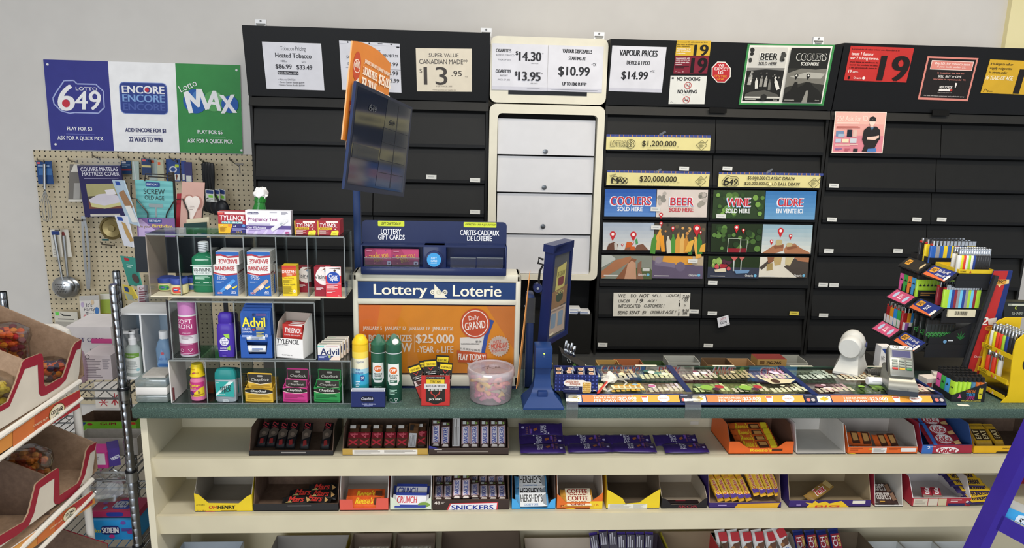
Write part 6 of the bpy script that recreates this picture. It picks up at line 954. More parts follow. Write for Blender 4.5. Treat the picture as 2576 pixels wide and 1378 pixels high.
# ================================================================== lighter stands
b=MB();b.rbox((1.47,2.325,0),(XR,2.53,ZT),.004,m('#33322f',.5));one(b,'till_counter','dark till counter behind the lighter stands','counter')
_LT={}
CN={'#2f5fb0':'blue','#8f8e90':'grey','#e0c42a':'yellow','#c23a6a':'magenta','#2a2a2c':'black','#dcdcd6':'white','#d8402c':'red','#a6cf3a':'lime','#27408c':'navy','#d85a9a':'pink','#3fa048':'green','#e0803a':'orange','#4a98d0':'sky blue','#6cbfe0':'pale blue','#8c2a34':'dark red','#8f1f22':'clear red','#c8841f':'clear amber','#2a7cc0':'clear blue','#2f9a4c':'clear green','#6a3a8c':'purple','#d8d42a':'bright yellow','#202322':'leaf-printed black','#c86a2c':'deep orange','#4a7898':'steel blue'}
def lighter(M,col,kind,label,group):
 """kind: flat (metal hood), torch (black cap), clip (round)"""
 k=(col,kind)
 if k in _LT:return dup(_LT[k],M,label)
 t=thing('lighter',label,'lighter',group=group);b=MB()
 if kind=='clip':b.lathe([(.0068,0),(.0075,.001),(.0075,.05),(.006,.055)],m(col,.25,coat=.3),seg=14)
 else:b.loft([sq(.0118,.0058,z)if z<.058 else sq(.0108,.005,z)for z in(0,.002,.057,.06)],m(col,.25,coat=.3))
 if kind=='torch' and col!='#202322':b.art(Frame((-.006,-.0062,.04),(.001,0,0),(0,0,-.001),(0,-1,0)),[('r',1,0,11,3,'#26262a'),('p',[(4,0),(8,0),(6,-6)],'#26262a')])
 if col=='#202322':b.art(Frame((-.011,-.0062,.056),(.001,0,0),(0,0,-.001),(0,-1,0)),[('ring',6,30,4,6,'#4c9a50'),('ring',15,26,3,5,'#3c8a44')]+leaf(11,40,9,'#3f8f48'))
 b.build('body',t);b=MB()
 if kind=='torch':b.loft([sq(.0112,.0055,z)for z in(.06,.074)],m('#242424',.4));b.box((-.011,-.003,.074),(-.003,.003,.079),m('#242424',.4))
 elif kind=='clip':b.lathe([(.006,.055),(.0064,.057),(.0058,.076),(.005,.077)],CHROME,seg=12,sx=.9)
 else:b.loft([sq(.0075,.0055,z)for z in(.06,.0765)],CHROME,TR((.003,0,0)))
 b.build('cap' if kind=='torch' else 'metal_hood',t)
 if kind=='flat':b=MB();b.rbox((-.011,-.005,.06),(-.0045,.005,.066),.0015,'#b03028');b.build('thumb_button',t)
 t.matrix_basis=M;t.matrix_world=M;_LT[k]=t;return t
YN,YM,YR_=2.2,2.335,2.47
t=thing('lighter_stand','black three-tier lighter stand with a red and blue side board','display stand',(PY(2440,940,YN).x,YN,ZT));BK=m('#222326',.4)
PN=lambda x,y,yy=YN:PY(x,y,yy)
tz=[]
b=MB()
for(xl,xr,y_)in((2408,2504,690),(2372,2478,778),(2330,2448,866)):
 a,c=PN(xl,y_),PN(xr,y_);z=(a.z+c.z)/2;tz.append((a.x,c.x,z))
for i,(xa_,xb_,z)in enumerate(tz):
 b=MB();b.box((xa_,YN,z-.02),(xb_,YR_,z),BK);b.box((xa_,YN,z-.045),(xb_,YN+.003,z-.0201),BK);b.build('tier',t)
 for k,(ya,yb)in enumerate(((YM+.01,YR_),(YN,YM-.005))):
  b=MB();dxp,dzp=-.035,-.028;P4=[V((xa_+dxp,yb,z+dzp)),V((xa_+dxp,ya,z+dzp)),V((xa_+.004,ya,z+.004)),V((xa_+.004,yb,z+.004))]
  n=(P4[1]-P4[0]).cross(P4[3]-P4[0]);n=n.normalized();n=-n if n.z<0 else n
  b.slab([P4[3],P4[2],P4[1],P4[0]],-n*.006,BK)
  F=Frame(P4[3]+n*.0006,(P4[2]-P4[3])/100,(P4[0]-P4[3])/30,n)
  if k==1:it=[('r',6,1,94,29,'#26357c'),('p',[(6,20),(94,26),(94,29),(6,29)],'#d0683c'),('rr',12,4,36,18,4,'#d89a3c'),T('BIC',24,11,16,8,'#26241f',b=.04,sh=.3),('rr',84,12,94,28,4,'#e0dcd8')]+([T('2X',56,14,16,12,'#e8e6ea',b=.04)]if i==1 else[T('Flick Your BIC',60,9,42,7,'#e8e6ea',b=.03,sh=.2),T('Choose a BIC',64,19,38,6,'#e8e6ea',b=.03,sh=.2)])
  elif i==0:it=[('r',4,2,96,28,'#2e2c28'),('rr',14,6,36,20,4,'#d89a3c'),T('BIC',25,13,14,8,'#26241f',b=.04,sh=.3),('p',[(84,4),(92,6),(90,22),(82,18)],'#c9b48c')]
  else:it=[('r',6,2,94,28,'#c9567a'),('c',26,14,7,'#b4c8e0',9),T('BIC',50,12,14,8,'#efd8e0',b=.03),('ln',42,18,60,24,1,'#efd8e0'),('c',76,16,7,'#b4c8e0',9)]
  b.art(F,it);b.build('front_label',t)
for yy in(YN-.012,YR_+.011):
 b=MB();b.tube([V((PN(2499,690).x,yy,tz[0][2])),V((PN(2407,948).x,yy,ZT+.001))],.009,BK,8);b.build('post',t)
b=MB();SB=[PN(x,y,YN-.0085)for x,y in((2500,681),(2548,681),(2478,966),(2424,966))]
for q in SB[2:]:q.z=ZT+.001
b.slab([SB[3],SB[2],SB[1],SB[0]],(0,.004,0),m('#22336f',.4));F=Frame(SB[0]+V((0,-.0006,0)),(SB[1]-SB[0])/100,(SB[3]-SB[0])/600,(0,-1,0))
b.art(F,[('p',[(0,0),(76,0),(66,600),(0,600)],'#b52f2e'),('p',[(50,330),(66,330),(50,600),(34,600)],'#d0902c'),('p',[(8,44),(92,44),(96,66),(60,72),(50,86),(40,72),(8,66)],'#e0c890'),('rr',22,44,80,70,8,'#d89a3c'),T('BIC',52,57,44,18,'#26241f',b=.04,sh=.3),T('2',22,262,34,40,'#efece6',b=.05,sh=.2),('p',[(34,250),(80,244),(86,286),(46,280)],'#d8cfc4'),('c',58,300,26,'#c8802c',14),('ln',40,292,80,308,2,'#7a3a2c'),T('Choose a BIC',56,452,84,10,'#efe6e0',b=.02)]);b.build('side_board',t)
b=MB();q=PN(2420,775,YN-.004);b.box((PN(2383,780).x,YN-.006,tz[1][2]-.024),(PN(2452,780).x,YN-.0005,tz[1][2]-.0005),m('#d6cdb0',.5));u=.0001;F=Frame((PN(2383,780).x,YN-.006,tz[1][2]),((PN(2452,780).x-PN(2383,780).x)/100,0,0),(0,0,-.00024),(0,-1,0));R=random.Random(8)
b.art(F,[('r',24+i*2.2,18,24+i*2.2+R.choice((.7,1.3,1.6)),74,'#2a2826')for i in range(20)]);b.build('barcode_strip',t)
def row(n,x,y,z,dx,dy,cols,kind,lab,grp,M0=None):
 for i in range(n):
  cc=cols[i%len(cols)];lighter(TR((x+dx*i,y+dy*i,z+.0006),RAD(-70)if dx==0 else 0),cc,kind,'%s lighter, %s %s'%(CN[cc],ORD[i]if i<18 else 'last',lab),grp)
  # shelf tubs the lighters stand in
def tub(name,label,x0,x1,y0,y1,z,h,col,items=None,W=100,H=30):
 b=MB();th=.0015
 b.box((x0,y0,z),(x1,y1,z+th),col);b.box((x0,y0,z),(x1,y0+th,z+h),col);b.box((x0,y1-th,z),(x1,y1,z+h),col);b.box((x0,y0+th,z),(x0+th,y1-th,z+h),col);b.box((x1-th,y0+th,z),(x1,y1-th,z+h),col)
 if items:b.art(Frame((x0,y0,z+h),((x1-x0)/W,0,0),(0,0,-h/H),(0,-1,0)),items)
 return one(b,name,label,'tub')
z0,z1,z2=(q[2]+.0005 for q in tz);e=.0135
xa0=PY(2284,655,YR_-.03).x
tub('lighter_tub','black tub at the back of the top tier of the black lighter stand',tz[0][0]+.007,tz[0][0]+.16,YM+.02,YR_-.004,z0,.022,BK)
tub('lighter_tub','yellow tray of flint lighters at the front of the top tier',tz[0][0]+.007,tz[0][1]-.004,YN+.004,YM-.01,z0,.014,'#d8b92a',[('rr',2,4,22,26,3,'#c9aa20'),T('CLIPPER',12,15,16,9,'#4a3c10',b=.02),('p',[(30,24),(36,24),(33,8)],'#a8442c')])
G1='lighters at the back of the top tier'
row(11,tz[0][0]+.018,YM+.03,z0+.002,e,0,['#2f5fb0','#8f8e90','#2f5fb0','#e0c42a','#2f5fb0','#e0c42a','#c23a6a','#2f5fb0','#2a2a2c','#e0c42a','#e0c42a'],'flat','along the nearer row of the black top tub',G1)
row(11,tz[0][0]+.018,YM+.06,z0+.002,e,0,['#e0c42a','#2f5fb0','#c23a6a','#8f8e90'],'flat','along the middle row of the black top tub',G1)
row(11,tz[0][0]+.018,YM+.09,z0+.002,e,0,['#2a2a2c','#e0c42a','#2f5fb0'],'flat','along the rear row of the black top tub',G1)
xs=tz[0][0]+.012;st=(tz[0][1]-tz[0][0]-.03)/12
for r_ in range(2):row(13,xs+.004*r_,YN+.02+.03*r_,z0+.002,st,0,['#dcdcd6','#d8d42a','#d8402c','#dcdcd6','#a6cf3a','#dcdcd6','#27408c','#2a2a2c','#2a2a2c','#2a2a2c','#2a2a2c','#2a2a2c','#2a2a2c'],'clip','along the %s row of the yellow top tray'%('front','rear')[r_],'flint lighters on the top tier')
tub('lighter_tub','black printed tub of torch lighters on the middle tier',tz[1][0]+.007,tz[1][0]+.15,YM+.01,YR_-.004,z1,.026,BK,[('ln',4,8,40,24,2,'#b07c3c')])
row(9,tz[1][0]+.012,YM+.022,z1+.002,e,0,['#a6cf3a'],'torch','along the near side of the middle torch tub','torch lighters on the middle tier')
for i,cc in enumerate(('#4a98d0','#e0803a','#3fa048','#d85a9a')):lighter(TR((tz[1][0]+.012,YM+.046+.024*i,z1+.0026),RAD(-75)),cc,'torch','%s torch lighter at the label end of the middle torch tub'%CN[cc],'torch lighters on the middle tier')
row(9,tz[1][0]+.026,YM+.06,z1+.002,e,0,['#2a2a2c','#a6cf3a'],'torch','along the far side of the middle torch tub','torch lighters on the middle tier')
st=(tz[1][1]-tz[1][0]-.04)/11
row(12,tz[1][0]+.014,YN+.014,z1+.001,st,0,['#a6cf3a','#6cbfe0','#27408c','#8c2a34','#8f8e90','#6cbfe0','#27408c','#8f8e90','#a6cf3a','#6cbfe0','#8c2a34','#a6cf3a'],'flat','along the front row of the middle tier','large lighters at the front of the middle tier')
row(12,tz[1][0]+.016,YN+.05,z1+.001,st,0,['#8c2a34','#2a2a2c','#6cbfe0'],'flat','along the second row of the middle tier','large lighters at the front of the middle tier')
tub('lighter_tub','white tub with coloured stripes on the bottom tier',tz[2][0]+.007,tz[2][0]+.13,YM+.01,YR_-.004,z2,.03,'#d9d7d8',[('r',4+19*i,2,15+19*i,28,q)for i,q in enumerate(('#8c5a9c','#4f9a50','#4a90c4','#b03a44','#d8b03a'))])
row(8,tz[2][0]+.014,YM+.022,z2+.002,e,0,['#8f1f22','#c8841f','#2a7cc0','#2a7cc0','#2f9a4c','#2f9a4c','#2f9a4c','#6a3a8c'],'flat','along the near side of the striped tub','clear lighters on the bottom tier')
for i,cc in enumerate(('#2f9a4c','#2a7cc0','#c8841f','#8f1f22')):lighter(TR((tz[2][0]+.014,YM+.046+.022*i,z2+.0026),RAD(-75)),cc,'flat','%s lighter at the label end of the striped tub'%CN[cc],'clear lighters on the bottom tier')
xe_=tz[2][1]-.012
b=MB();b.slab([(tz[2][0]+.009,YN+.004,z2),(xe_,YN+.004,z2),(xe_,YN+.004,z2+.07),(tz[2][0]+.05,YN+.004,z2+.022),(tz[2][0]+.009,YN+.004,z2+.022)],(0,.0015,0),BK);b.box((tz[2][0]+.009,YN+.0055,z2),(xe_,YM-.012,z2+.0015),BK);b.slab([(tz[2][0]+.009,YM-.012,z2),(xe_,YM-.012,z2),(xe_,YM-.012,z2+.07),(tz[2][0]+.05,YM-.012,z2+.022),(tz[2][0]+.009,YM-.012,z2+.022)],(0,.0015,0),BK);b.box((xe_-.0015,YN+.0055,z2),(xe_,YM-.012,z2+.07),GREYCARD)
b.art(Frame((tz[2][0]+.009,YN+.004,z2+.07),(.001,0,0),(0,0,-.001),(0,-1,0)),leaf(105,50,24,'#2c7a3c')+[('c',54,62,6,'#6a9ac0'),('ln',64,56,82,64,1,'#c9ccd0')]);one(b,'leaf_tub','black tub with a big green leaf print on the bottom tier','tub')
for r_ in range(3):row(7,tz[2][0]+.014,YN+.02+.033*r_,z2+.002,.0125,0,['#202322'],'torch','along the %s row of the leaf-printed tub'%('front','middle','rear')[r_],'leaf-printed lighters')
# neon torch lighter box
c=PZ(2392,1010,ZT);Mn=TR((c.x,c.y,ZT+.0006),RAD(-3));wN,dN=.102,.1;b=MB()
b.slab([(0,0,0),(wN,0,0),(wN,0,.062),(0,0,.02)],(0,.0015,0),BK,Mn);b.slab([(0,dN,0),(wN,dN,0),(wN,dN,.062),(0,dN,.02)],(0,.0015,0),BK,Mn);b.box((0,.0015,0),(.0015,dN,.02),BK,Mn);b.box((wN-.0015,.0015,0),(wN,dN,.062),[BK,GREYCARD,BK,BK,BK,GREYCARD],Mn);b.box((0,.0015,0),(wN,dN,.0015),BK,Mn)
F=Frame(Mn@V((0,0,.062)),Mn.to_3x3()@V((.001,0,0)),V((0,0,-.001)),Mn.to_3x3()@V((0,-1,0)))
b.art(F,[('p',[(20,48),(28,48),(24,36)],'#c95a8c'),('ln',18,48,31,52,1,'#c95a8c'),T('NEON',56,28,26,10,'#b8642c',b=.03),T('TORCH',56,39,26,10,'#3c8ac0',b=.03),T('LITE',58,49,24,9,'#b03a7c',b=.03),('rr',80,16,92,52,3,'#c9bc2c'),('r',84,12,90,18,'#2a2a2c'),('ln',82,34,90,40,1,'#4a4620'),T('WINDPROOF LIGHTERS',60,58,60,5,'#c9bc5c',b=.01)]);one(b,'torch_lighter_box','black wedge-shaped box of neon torch lighters at the counter front','display box')
NC=[['#a6cf3a','#a6cf3a','#a6cf3a','#a6cf3a','#4a7898','#c86a2c','#c86a2c'],['#4a98d0','#a6cf3a','#4a98d0','#a6cf3a','#e0803a','#4a98d0','#c86a2c'],['#3fa048','#a6cf3a','#3fa048','#a6cf3a','#3fa048','#e0803a','#3fa048'],['#d85a9a','#a6cf3a','#d85a9a','#4a98d0','#d85a9a','#a6cf3a','#e0803a']]
for r_ in range(4):
 for i in range(7):lighter(Mn@TR((.01+.0135*i,.014+.024*r_,.0025),RAD(-80)),NC[r_][i],'torch','%s torch lighter, %s along the %s row of the black wedge box'%(CN[NC[r_][i]],ORD[i],('front','second','third','back')[r_]),'torch lighters in the wedge box')
 # yellow lighter rack
YA,YB=2.03,2.165;YL=m('#d9b61c',.4)
t=thing('yellow_lighter_rack','yellow curved-sided lighter rack at the right edge of the counter','display stand',(PY(2550,1000,YA).x,YA,ZT))
def sidep(pts,yy,xr):
 q=[PY(x,y,yy)for x,y in pts];q[-1].z=ZT+.0006;o=[V((xr,yy,q[-1].z)),V((xr,yy,q[0].z))]
 b=MB();b.slab((q+o)[::-1],(0,.003,0),YL);return b
xr=PY(2640,900,YA).x
b=sidep([(2590,838),(2574,843),(2557,857),(2550,882),(2545,918),(2541,961),(2535,996),(2516,1024)],YA,xr);ec=PY(2583,916,YA);b.build('side_panel',t)
b=MB();b.lathe([(.013,0),(.013,.0015)],m('#2a2a26',.5),M=TR((ec.x,YA-.0001,ec.z),rx=RAD(90)),seg=20,sy=1.5);b.build('side_hole',t)
b=sidep([(2576,799),(2532,798),(2512,806),(2498,822),(2488,840),(2477,872),(2470,912),(2460,960)],YB,xr);b.build('side_panel',t)
s1,s2=PY(2553,898,YA),PY(2541,961,YA);f1_,f2_=PY(2461,874,YB),PY(2449,934,YB)
for i,(n_,f_)in enumerate(((s1,f1_),(s2,f2_),(PY(2532,1010,YA),PY(2452,985,YB)))):
 z=(n_.z+f_.z)/2 if i<2 else ZT+.01;X0=min(n_.x,f_.x)
 b=MB();b.box((n_.x-.006,YA+.003,z-.002),(xr,YB,z),YL);b.slab([(n_.x-.006,YA+.003,z-.002),(n_.x-.006,YB,z-.002),(n_.x-.006,YB,z+.012),(n_.x-.006,YA+.003,z+.012)],(-.002,0,0),YL)
 F=Frame((n_.x-.0083,YB,z+.012),(0,-(YB-YA)/100,0),(0,0,-.014/14),(-1,0,0));b.art(F,[('rr',6,1,34,13,2,'#3a3414'),('rr',7,2,33,12,2,'#d9b61c'),T('CLIPPER',20,7,22,6,'#3a3414',b=.03),('p',[(46,13),(54,13),(50,3)],'#c9503c'),('p',[(58,13),(66,13),(62,3)],'#e0c0b0')]);b.build('shelf',t)
 if i<2:
  base=z+.0006;cs=(['#dcdcd6','#d8d42a','#d8402c','#d8402c','#a6cf3a','#27408c','#2a2a2c','#2a2a2c'],['#d8402c','#8f8e90','#d8402c','#d8d42a','#dcdcd6'])[i]
  for r_ in range(3 if i==0 else 1):
   for k,cc in enumerate(cs):
    yy=YB-.015-(YB-YA-.04)*k/max(7,len(cs)-1);lighter(TR((n_.x+.012+.02*r_+(0 if i==0 else.006*(k%2)),yy,base)),cc,'clip','%s flint lighter, %s from far end, %s row, %s yellow shelf'%(CN[cc],ORD[k],('front','second','third')[r_]if i==0 else 'only',('upper','lower')[i]),'flint lighters in the yellow rack')
 if i==2:b=MB();b.rbox((n_.x+.004,YA+.02,z+.0006),(n_.x+.06,YB-.02,z+.014),.003,m('#1f1f1e',.35));one(b,'lighter_insert','black plastic lighter insert on the bottom yellow shelf','insert')
 # till display, paper card, cigarette-size boxes behind the terminal
x,zb,wd,h=place(2526,762,2610,798,2.45);t=thing('till_display','black till display behind the yellow lighter rack','till display',(x,2.45,ZT));b=MB();b.hexa([(x-wd/2,2.45,zb),(x+wd/2,2.45,zb),(x+wd/2,2.5,zb),(x-wd/2,2.5,zb),(x-wd/2,2.465,zb+h),(x+wd/2,2.465,zb+h),(x+wd/2,2.5,zb+h),(x-wd/2,2.5,zb+h)],m('#232624',.4));b.art(Frame((x-wd/2,2.4645,zb+h),(wd/84,0,0),(0,-.015/36,-h/36),(0,-1,.3)),[('r',10,4,84,9,'#8f9488'),('r',20,6,84,8,'#c9cdbc'),T('C',30,14,6,6,'#b8c83a',sh=.2),T('SHARP',34,27,28,7,'#8f948c',b=.03)]);b.build('display',t)
b=MB();b.tube([(x,2.48,ZT),(x,2.48,zb+.002)],.018,m('#8f8c84',.5),14);b.build('neck',t)
for i,(x0,y0,x1,y1,d,rz,lab)in enumerate(((2352,945,2412,964,.04,-20,'white opened carton under the bottom tier of the lighter stand'),(2330,952,2366,962,.04,8,'white and red flat carton behind the payment terminal'))):carton('small_carton',lab,'carton',(x0,y0,x1,y1),YN-.035-.006*i,d,'#cfc8c0',100,60,[('r',4,30,40,56,'#a83a44')]if i else[('c',76,40,9,'#c9a04c')],z=ZT+.0006,rz=RAD(rz))
b=MB();c=PZ(2424,1021,ZT);b.box((-.014,-.005,0),(.02,.006,.0007),'#d9d4c8');one(b,'paper_slip','small paper slip on the counter edge right of the ticket trays','paper',M=TR((c.x,c.y+.006,ZT+.0003),RAD(-8)))
# ================================================================== candy on the counter shelves
_B={}
def bar(key,name,label,cat,L,W,Tk,col,items,M,group=None,H=100):
 """wrapped bar lying along x, face up, crimped ends"""
 q=[(M@V((sx*L/2,sy*W/2,sz*Tk))).z for sx in(-1,1)for sy in(-1,1)for sz in(0,1)];zz=M.translation.z;fl=(Z1 if zz>Z1-.02 else Z2 if zz>Z2-.02 else Z3)+.0032
 if min(q)<fl:M=Matrix.Translation((0,0,fl-min(q)))@M
 if key in _B:return dup(_B[key],M,label,group)
 b=MB();R=[]
 for x,k,e in((-L/2,1,.12),(-L/2+.006,.96,.14),(-L/2+.011,.93,.75),(-L*.3,1,1),(L*.3,1,1),(L/2-.011,.93,.75),(L/2-.006,.96,.14),(L/2,1,.12)):
  w_,t_=W/2*k,Tk/2*e;R.append([(x,w_*c,Tk/2+t_*d)for c,d in((1,0),(.86,.8),(.6,1),(-.6,1),(-.86,.8),(-1,0),(-.86,-.8),(-.6,-1),(.6,-1),(.86,-.8))])
 b.loft(R,m(col,.28,var=.1,scale=70))
 k=W*1.2/H;mx=max([max([q for q in it[1:5:2]if isinstance(q,(int,float))]or[0])if it[0]!='p' else max(q[0]for q in it[1])for it in items if it[0]!='t']+[it[4]for it in items if it[0]=='t']+[1])
 b.art(Frame((-L*.42,W*.6,Tk+.0004),(min(k,.86*L/mx),0,0),(0,-k,0),(0,0,1),.00012),items)
 o=one(b,name,label,cat,group,M=M);_B[key]=o;return o
def lean(px,py,yb,z,tilt,dx=0.0,roll=0):
 """matrix for a bar propped up: foot under the pixel, face to the shop, text reading upwards"""
 X=PY(px,py,yb).x;t=RAD(tilt);u=V((dx,cos(t),sin(t))).normalized();n=V((sin(RAD(roll)),-sin(t),cos(t)))
 return u,n,V((X,yb,z))
def stand(key,name,cat,n,pos,L,W,Tk,col,items,grp,labf,H=100):
 for i,q in enumerate(pos):
  u,nn_,p=lean(*q);bar(key if not isinstance(col,list)else key+str(i),name,labf(i,n),cat,L,W,Tk,col,items,basis(p+u*L/2,u,nn_),grp,H)
def flat(px,py,yb,z,rz=0,tilt=0):X=PY(px,1150 if z>.7 else 1296,YB1).x;return TR((X,yb,z),RAD(rz),RAD(tilt))
YB1=2.058
def cbox(label,x0,x1,z,hf,hb,outc,inc,items=None,W=200,H=40,d=.165,yb=None,**k):
 return tray('candy_box',label,'candy box',(x0,yb or(1150 if z>.7 else 1296 if z>.5 else 1440),x1),k.pop('y',YB1),d,hf,hb,outc,inc,items,W,H,z=z+.0006,**k)
def nth(kind):return lambda i,n:'%s, %s from left'%(kind,ORD[i])
BROWN='#3a2f2b'
# ---- top shelf
cbox('black open candy box, first box on the top shelf from the end panel',627,838,Z1,.016,.075,'#2c2b2c',CARDD,[('ln',76,6,140,16,1,'#8f8a86')],200,22)
stand('mv','candy_bar','candy bar',6,[(657,1137,2.1,Z1+.004,34,.06),(681,1137,2.1,Z1+.004,34,.06),(705,1137,2.09,Z1+.004,36,.05),(730,1137,2.09,Z1+.004,36,.05),(766,1137,2.085,Z1+.004,40,.03),(818,1137,2.085,Z1+.004,40,.04)],.088,.029,.014,'#1a191b',[('p',[(60,20),(130,10),(170,40),(150,90),(90,84)],'#4a4038'),('p',[(0,40),(50,34),(60,60),(10,70)],'#7c2626'),('c',110,50,18,'#6a5c50'),T('V2',190,48,60,50,'#8c2c34',b=.05,sh=.3)],'black wrapped bars in the black box',nth('black wrapped candy bar with a red 2'))
cbox('gold open candy box of brown and red bars, second on the top shelf',862,1076,Z1,.022,.075,'#b08f45',CARDD,[('r',24,6,180,30,'#d9d4cc'),('ln',28,9,90,27,3,'#9a948c'),('ln',100,9,176,24,3,'#9a948c')],205,34)
stand('x4','candy_bar','candy bar',6,[(888,1136,2.085,Z1+.004,42),(916,1136,2.085,Z1+.004,42),(947,1136,2.085,Z1+.004,42),(980,1136,2.085,Z1+.004,42),(1011,1136,2.085,Z1+.004,42),(1058,1136,2.095,Z1+.004,42)],.08,.031,.013,'#4e3626',[('r',96,6,156,96,'#7c1c28'),('r',0,6,96,96,'#5a3226'),T('X',46,50,70,70,'#c23440',b=.06),T('4',122,50,56,62,'#c25560',b=.05),('r',200,14,236,60,'#c9c4be')],'brown and red bars in the gold box',nth('brown and red bar with an X4'))
u,n_,p=lean(1036,1137,2.08,Z1+.004,44,.05);bar('x4b','candy_bar','bar turned to its white ingredient panel in the gold box','candy bar',.085,.031,.013,'#6a4a30',[('r',0,20,120,80,'#c9c6c6'),('ln',8,26,112,74,5,'#8f8c8c'),('r',140,20,190,50,'#2a2624')],basis(p+u*.0425,u,n_))
SNK=[('r',0,4,330,96,'#46302c'),('p',[(34,10),(256,10),(270,92),(46,92)],'#b9aeb0'),('p',[(38,16),(252,16),(264,86),(50,86)],'#8c2834'),('p',[(42,20),(250,20),(260,82),(54,82)],'#cfcad2'),T('SNICKERS',150,51,196,44,'#2a3a8c',b=.045,sh=.1),('p',[(0,20),(34,30),(30,80),(0,84)],'#d8ccc4'),('r',286,20,322,56,'#b4b8b4'),('p',[(282,64),(318,64),(300,90)],'#7a9a48')]
cbox('dark brown open candy box of upright bars, third on the top shelf',1079,1279,Z1,.022,.075,BROWN,CARDD,[('ln',14,5,34,10,1,'#c9c0b8'),('ln',20,16,160,22,1,'#8f857c'),('p',[(0,0),(24,0),(0,-14)],'#2c2f7c')],200,34)
stand('sn','candy_bar','candy bar',7,[(1097,1137,2.09,Z1+.004,56),(1121,1139,2.08,Z1+.004,44),(1172,1137,2.085,Z1+.004,57),(1194,1137,2.085,Z1+.004,55),(1220,1137,2.085,Z1+.004,57),(1244,1137,2.085,Z1+.004,56),(1262,1137,2.085,Z1+.004,57)],.092,.027,.015,'#33231f',SNK,'dark brown bars with blue lettering on the top shelf',nth('dark brown bar with blue lettering on the top shelf'),112)
u,n_,p=lean(1147,1137,2.08,Z1+.004,58);bar('snb','candy_bar','bar turned to its pale nutrition panel among the dark brown bars','candy bar',.11,.027,.015,'#4a3a34',[('r',10,16,300,84,'#b9b6b4'),('ln',20,22,290,78,4,'#77736f')],basis(p+u*.055,u,n_))
DM=[T('DAIRY',110,50,66,20,'#d9d4e2',b=.03,rot=90),T('MILK',134,54,56,20,'#d9d4e2',b=.03,rot=90),('p',[(166,50),(196,40),(200,56),(174,68)],'#9c5a34'),('ln',210,24,230,84,1,'#6a4aa8'),T('CHOCOLATE',226,50,60,8,'#a8603c',b=.02,rot=90),('ln',240,20,262,80,4,'#6a4a5c'),('rr',270,60,292,76,6,'#b9b0d8'),('c',84,24,6,'#d9d4e2')]
DMR=[(it[:6]+(it[6],{**it[7],'rot':-90})if it[0]=='t' else it)for it in DM]
for i,(px,yb,z,ti,rz,lab)in enumerate(((1366,2.078,.004,8,0,'front of the leftmost stack'),(1366,2.118,.014,20,0,'middle of the leftmost stack'),(1366,2.16,.014,30,180,'upside down behind the leftmost stack'),(1486,2.085,.004,8,1,'front of the second stack'),(1480,2.122,.014,18,1,'back of the second stack'),(1597,2.085,.004,8,-2,'front of the third stack'),(1592,2.122,.014,18,-1,'back of the third stack'),(1728,2.08,.004,8,1,'front of the rightmost stack'),(1712,2.122,.014,20,1,'back of the rightmost stack'))):
 bar('dm','chocolate_bar','purple wrapped chocolate bar, %s on the top shelf'%lab,'chocolate bar',.138,.05,.009,'#34245e',DM,flat(px,1140,yb,Z1+z)@TR((0,0,0),RAD(rz),RAD(ti))if rz!=180 else flat(px,1140,yb,Z1+z)@TR((0,0,.02),RAD(180),RAD(-ti)),'purple chocolate bars on the top shelf',120)
RE=[T('Reese\'s',92,46,130,50,'#e6c02c',b=.05,sh=.2),('p',[(30,80),(130,80),(126,92),(34,92)],'#4a2a1c'),('p',[(170,28),(270,28),(280,76),(176,80),(164,50)],'#4a2a1c'),('p',[(186,34),(262,34),(268,56),(190,58)],'#c08a4c'),('p',[(296,16),(360,16),(360,90),(290,84)],'#e0c42a')]
OR_='#d4622a'
cbox('orange and yellow peanut butter candy box full of orange bars on the top shelf',1832,1993,Z1,.02,.085,OR_,'#6a4a3c',[T('Reese\'s',90,8,60,14,'#e6c02c',b=.05),('r',120,2,150,12,'#4a2a1c')],180,26,d=.17,front_cut=[(0,.042),(.14,.042),(.3,.02),(.74,.02),(.88,.042),(1,.042)],hs=.085)
for i,(yb,z,ti)in enumerate(((2.085,.006,20),(2.11,.018,22),(2.135,.026,24),(2.165,.034,26))):bar('re','candy_bar','orange peanut butter bar, %s in the orange and yellow box'%('front','second','third','rearmost')[i],'candy bar',.13,.045,.013,OR_,RE,flat(1912,1140,yb,Z1+z)@TR((0,0,0),0,RAD(ti)),'orange bars in the orange and yellow box',100)
cbox('empty white open box on the top shelf, between two orange boxes',2003,2126,Z1,.004,.088,'#dcdad8','#cfcac2',d=.18)
cbox('orange candy box with a white inside and two small packs left in it',2131,2305,Z1,.024,.08,OR_,'#bdb4ac',[('ln',6,6,40,22,2,'#a84a20'),('r',66,5,106,30,'#d9d6d2'),('ln',70,8,102,27,5,'#9a9690'),('rr',58,8,65,14,1,'#c9bc3a'),('ln',112,6,150,16,2,'#a84a20'),('r',146,6,188,24,'#d9d6d2'),('p',[(0,32),(14,28),(24,34)],'#e6c02c')],192,34)
RC=[('p',[(20,10),(90,10),(96,80),(24,84)],'#4a2a1c'),('p',[(32,20),(80,20),(84,62),(36,66)],'#b98a50'),('p',[(120,10),(190,10),(196,80),(124,84)],'#4a2a1c'),('p',[(132,20),(180,20),(184,62),(136,66)],'#b98a50')]
for i,(px,yb,z)in enumerate(((2176,2.11,.022),(2240,2.1,.01))):bar('rc','candy_pack',('larger orange cup pack at the left of the white-lined orange box','smaller orange cup pack at the right of the white-lined orange box')[i],'candy pack',.075,.05,.014,'#cf5f2a',RC,flat(px,1140,yb,Z1+z)@TR((0,0,0),RAD(-8+10*i),RAD(38)),'orange cup packs in the white-lined box')
KK=[('c',130,50,78,'#e8e0e0',34),('c',130,50,72,'#b02a38',30),('c',130,50,70,'#ece4e2',28),T('KitKat',130,50,118,42,'#b02a38',b=.06,sh=.2),('r',0,4,36,96,'#3a68b0'),('p',[(200,70),(262,60),(268,86),(210,90)],'#c9a06c')]
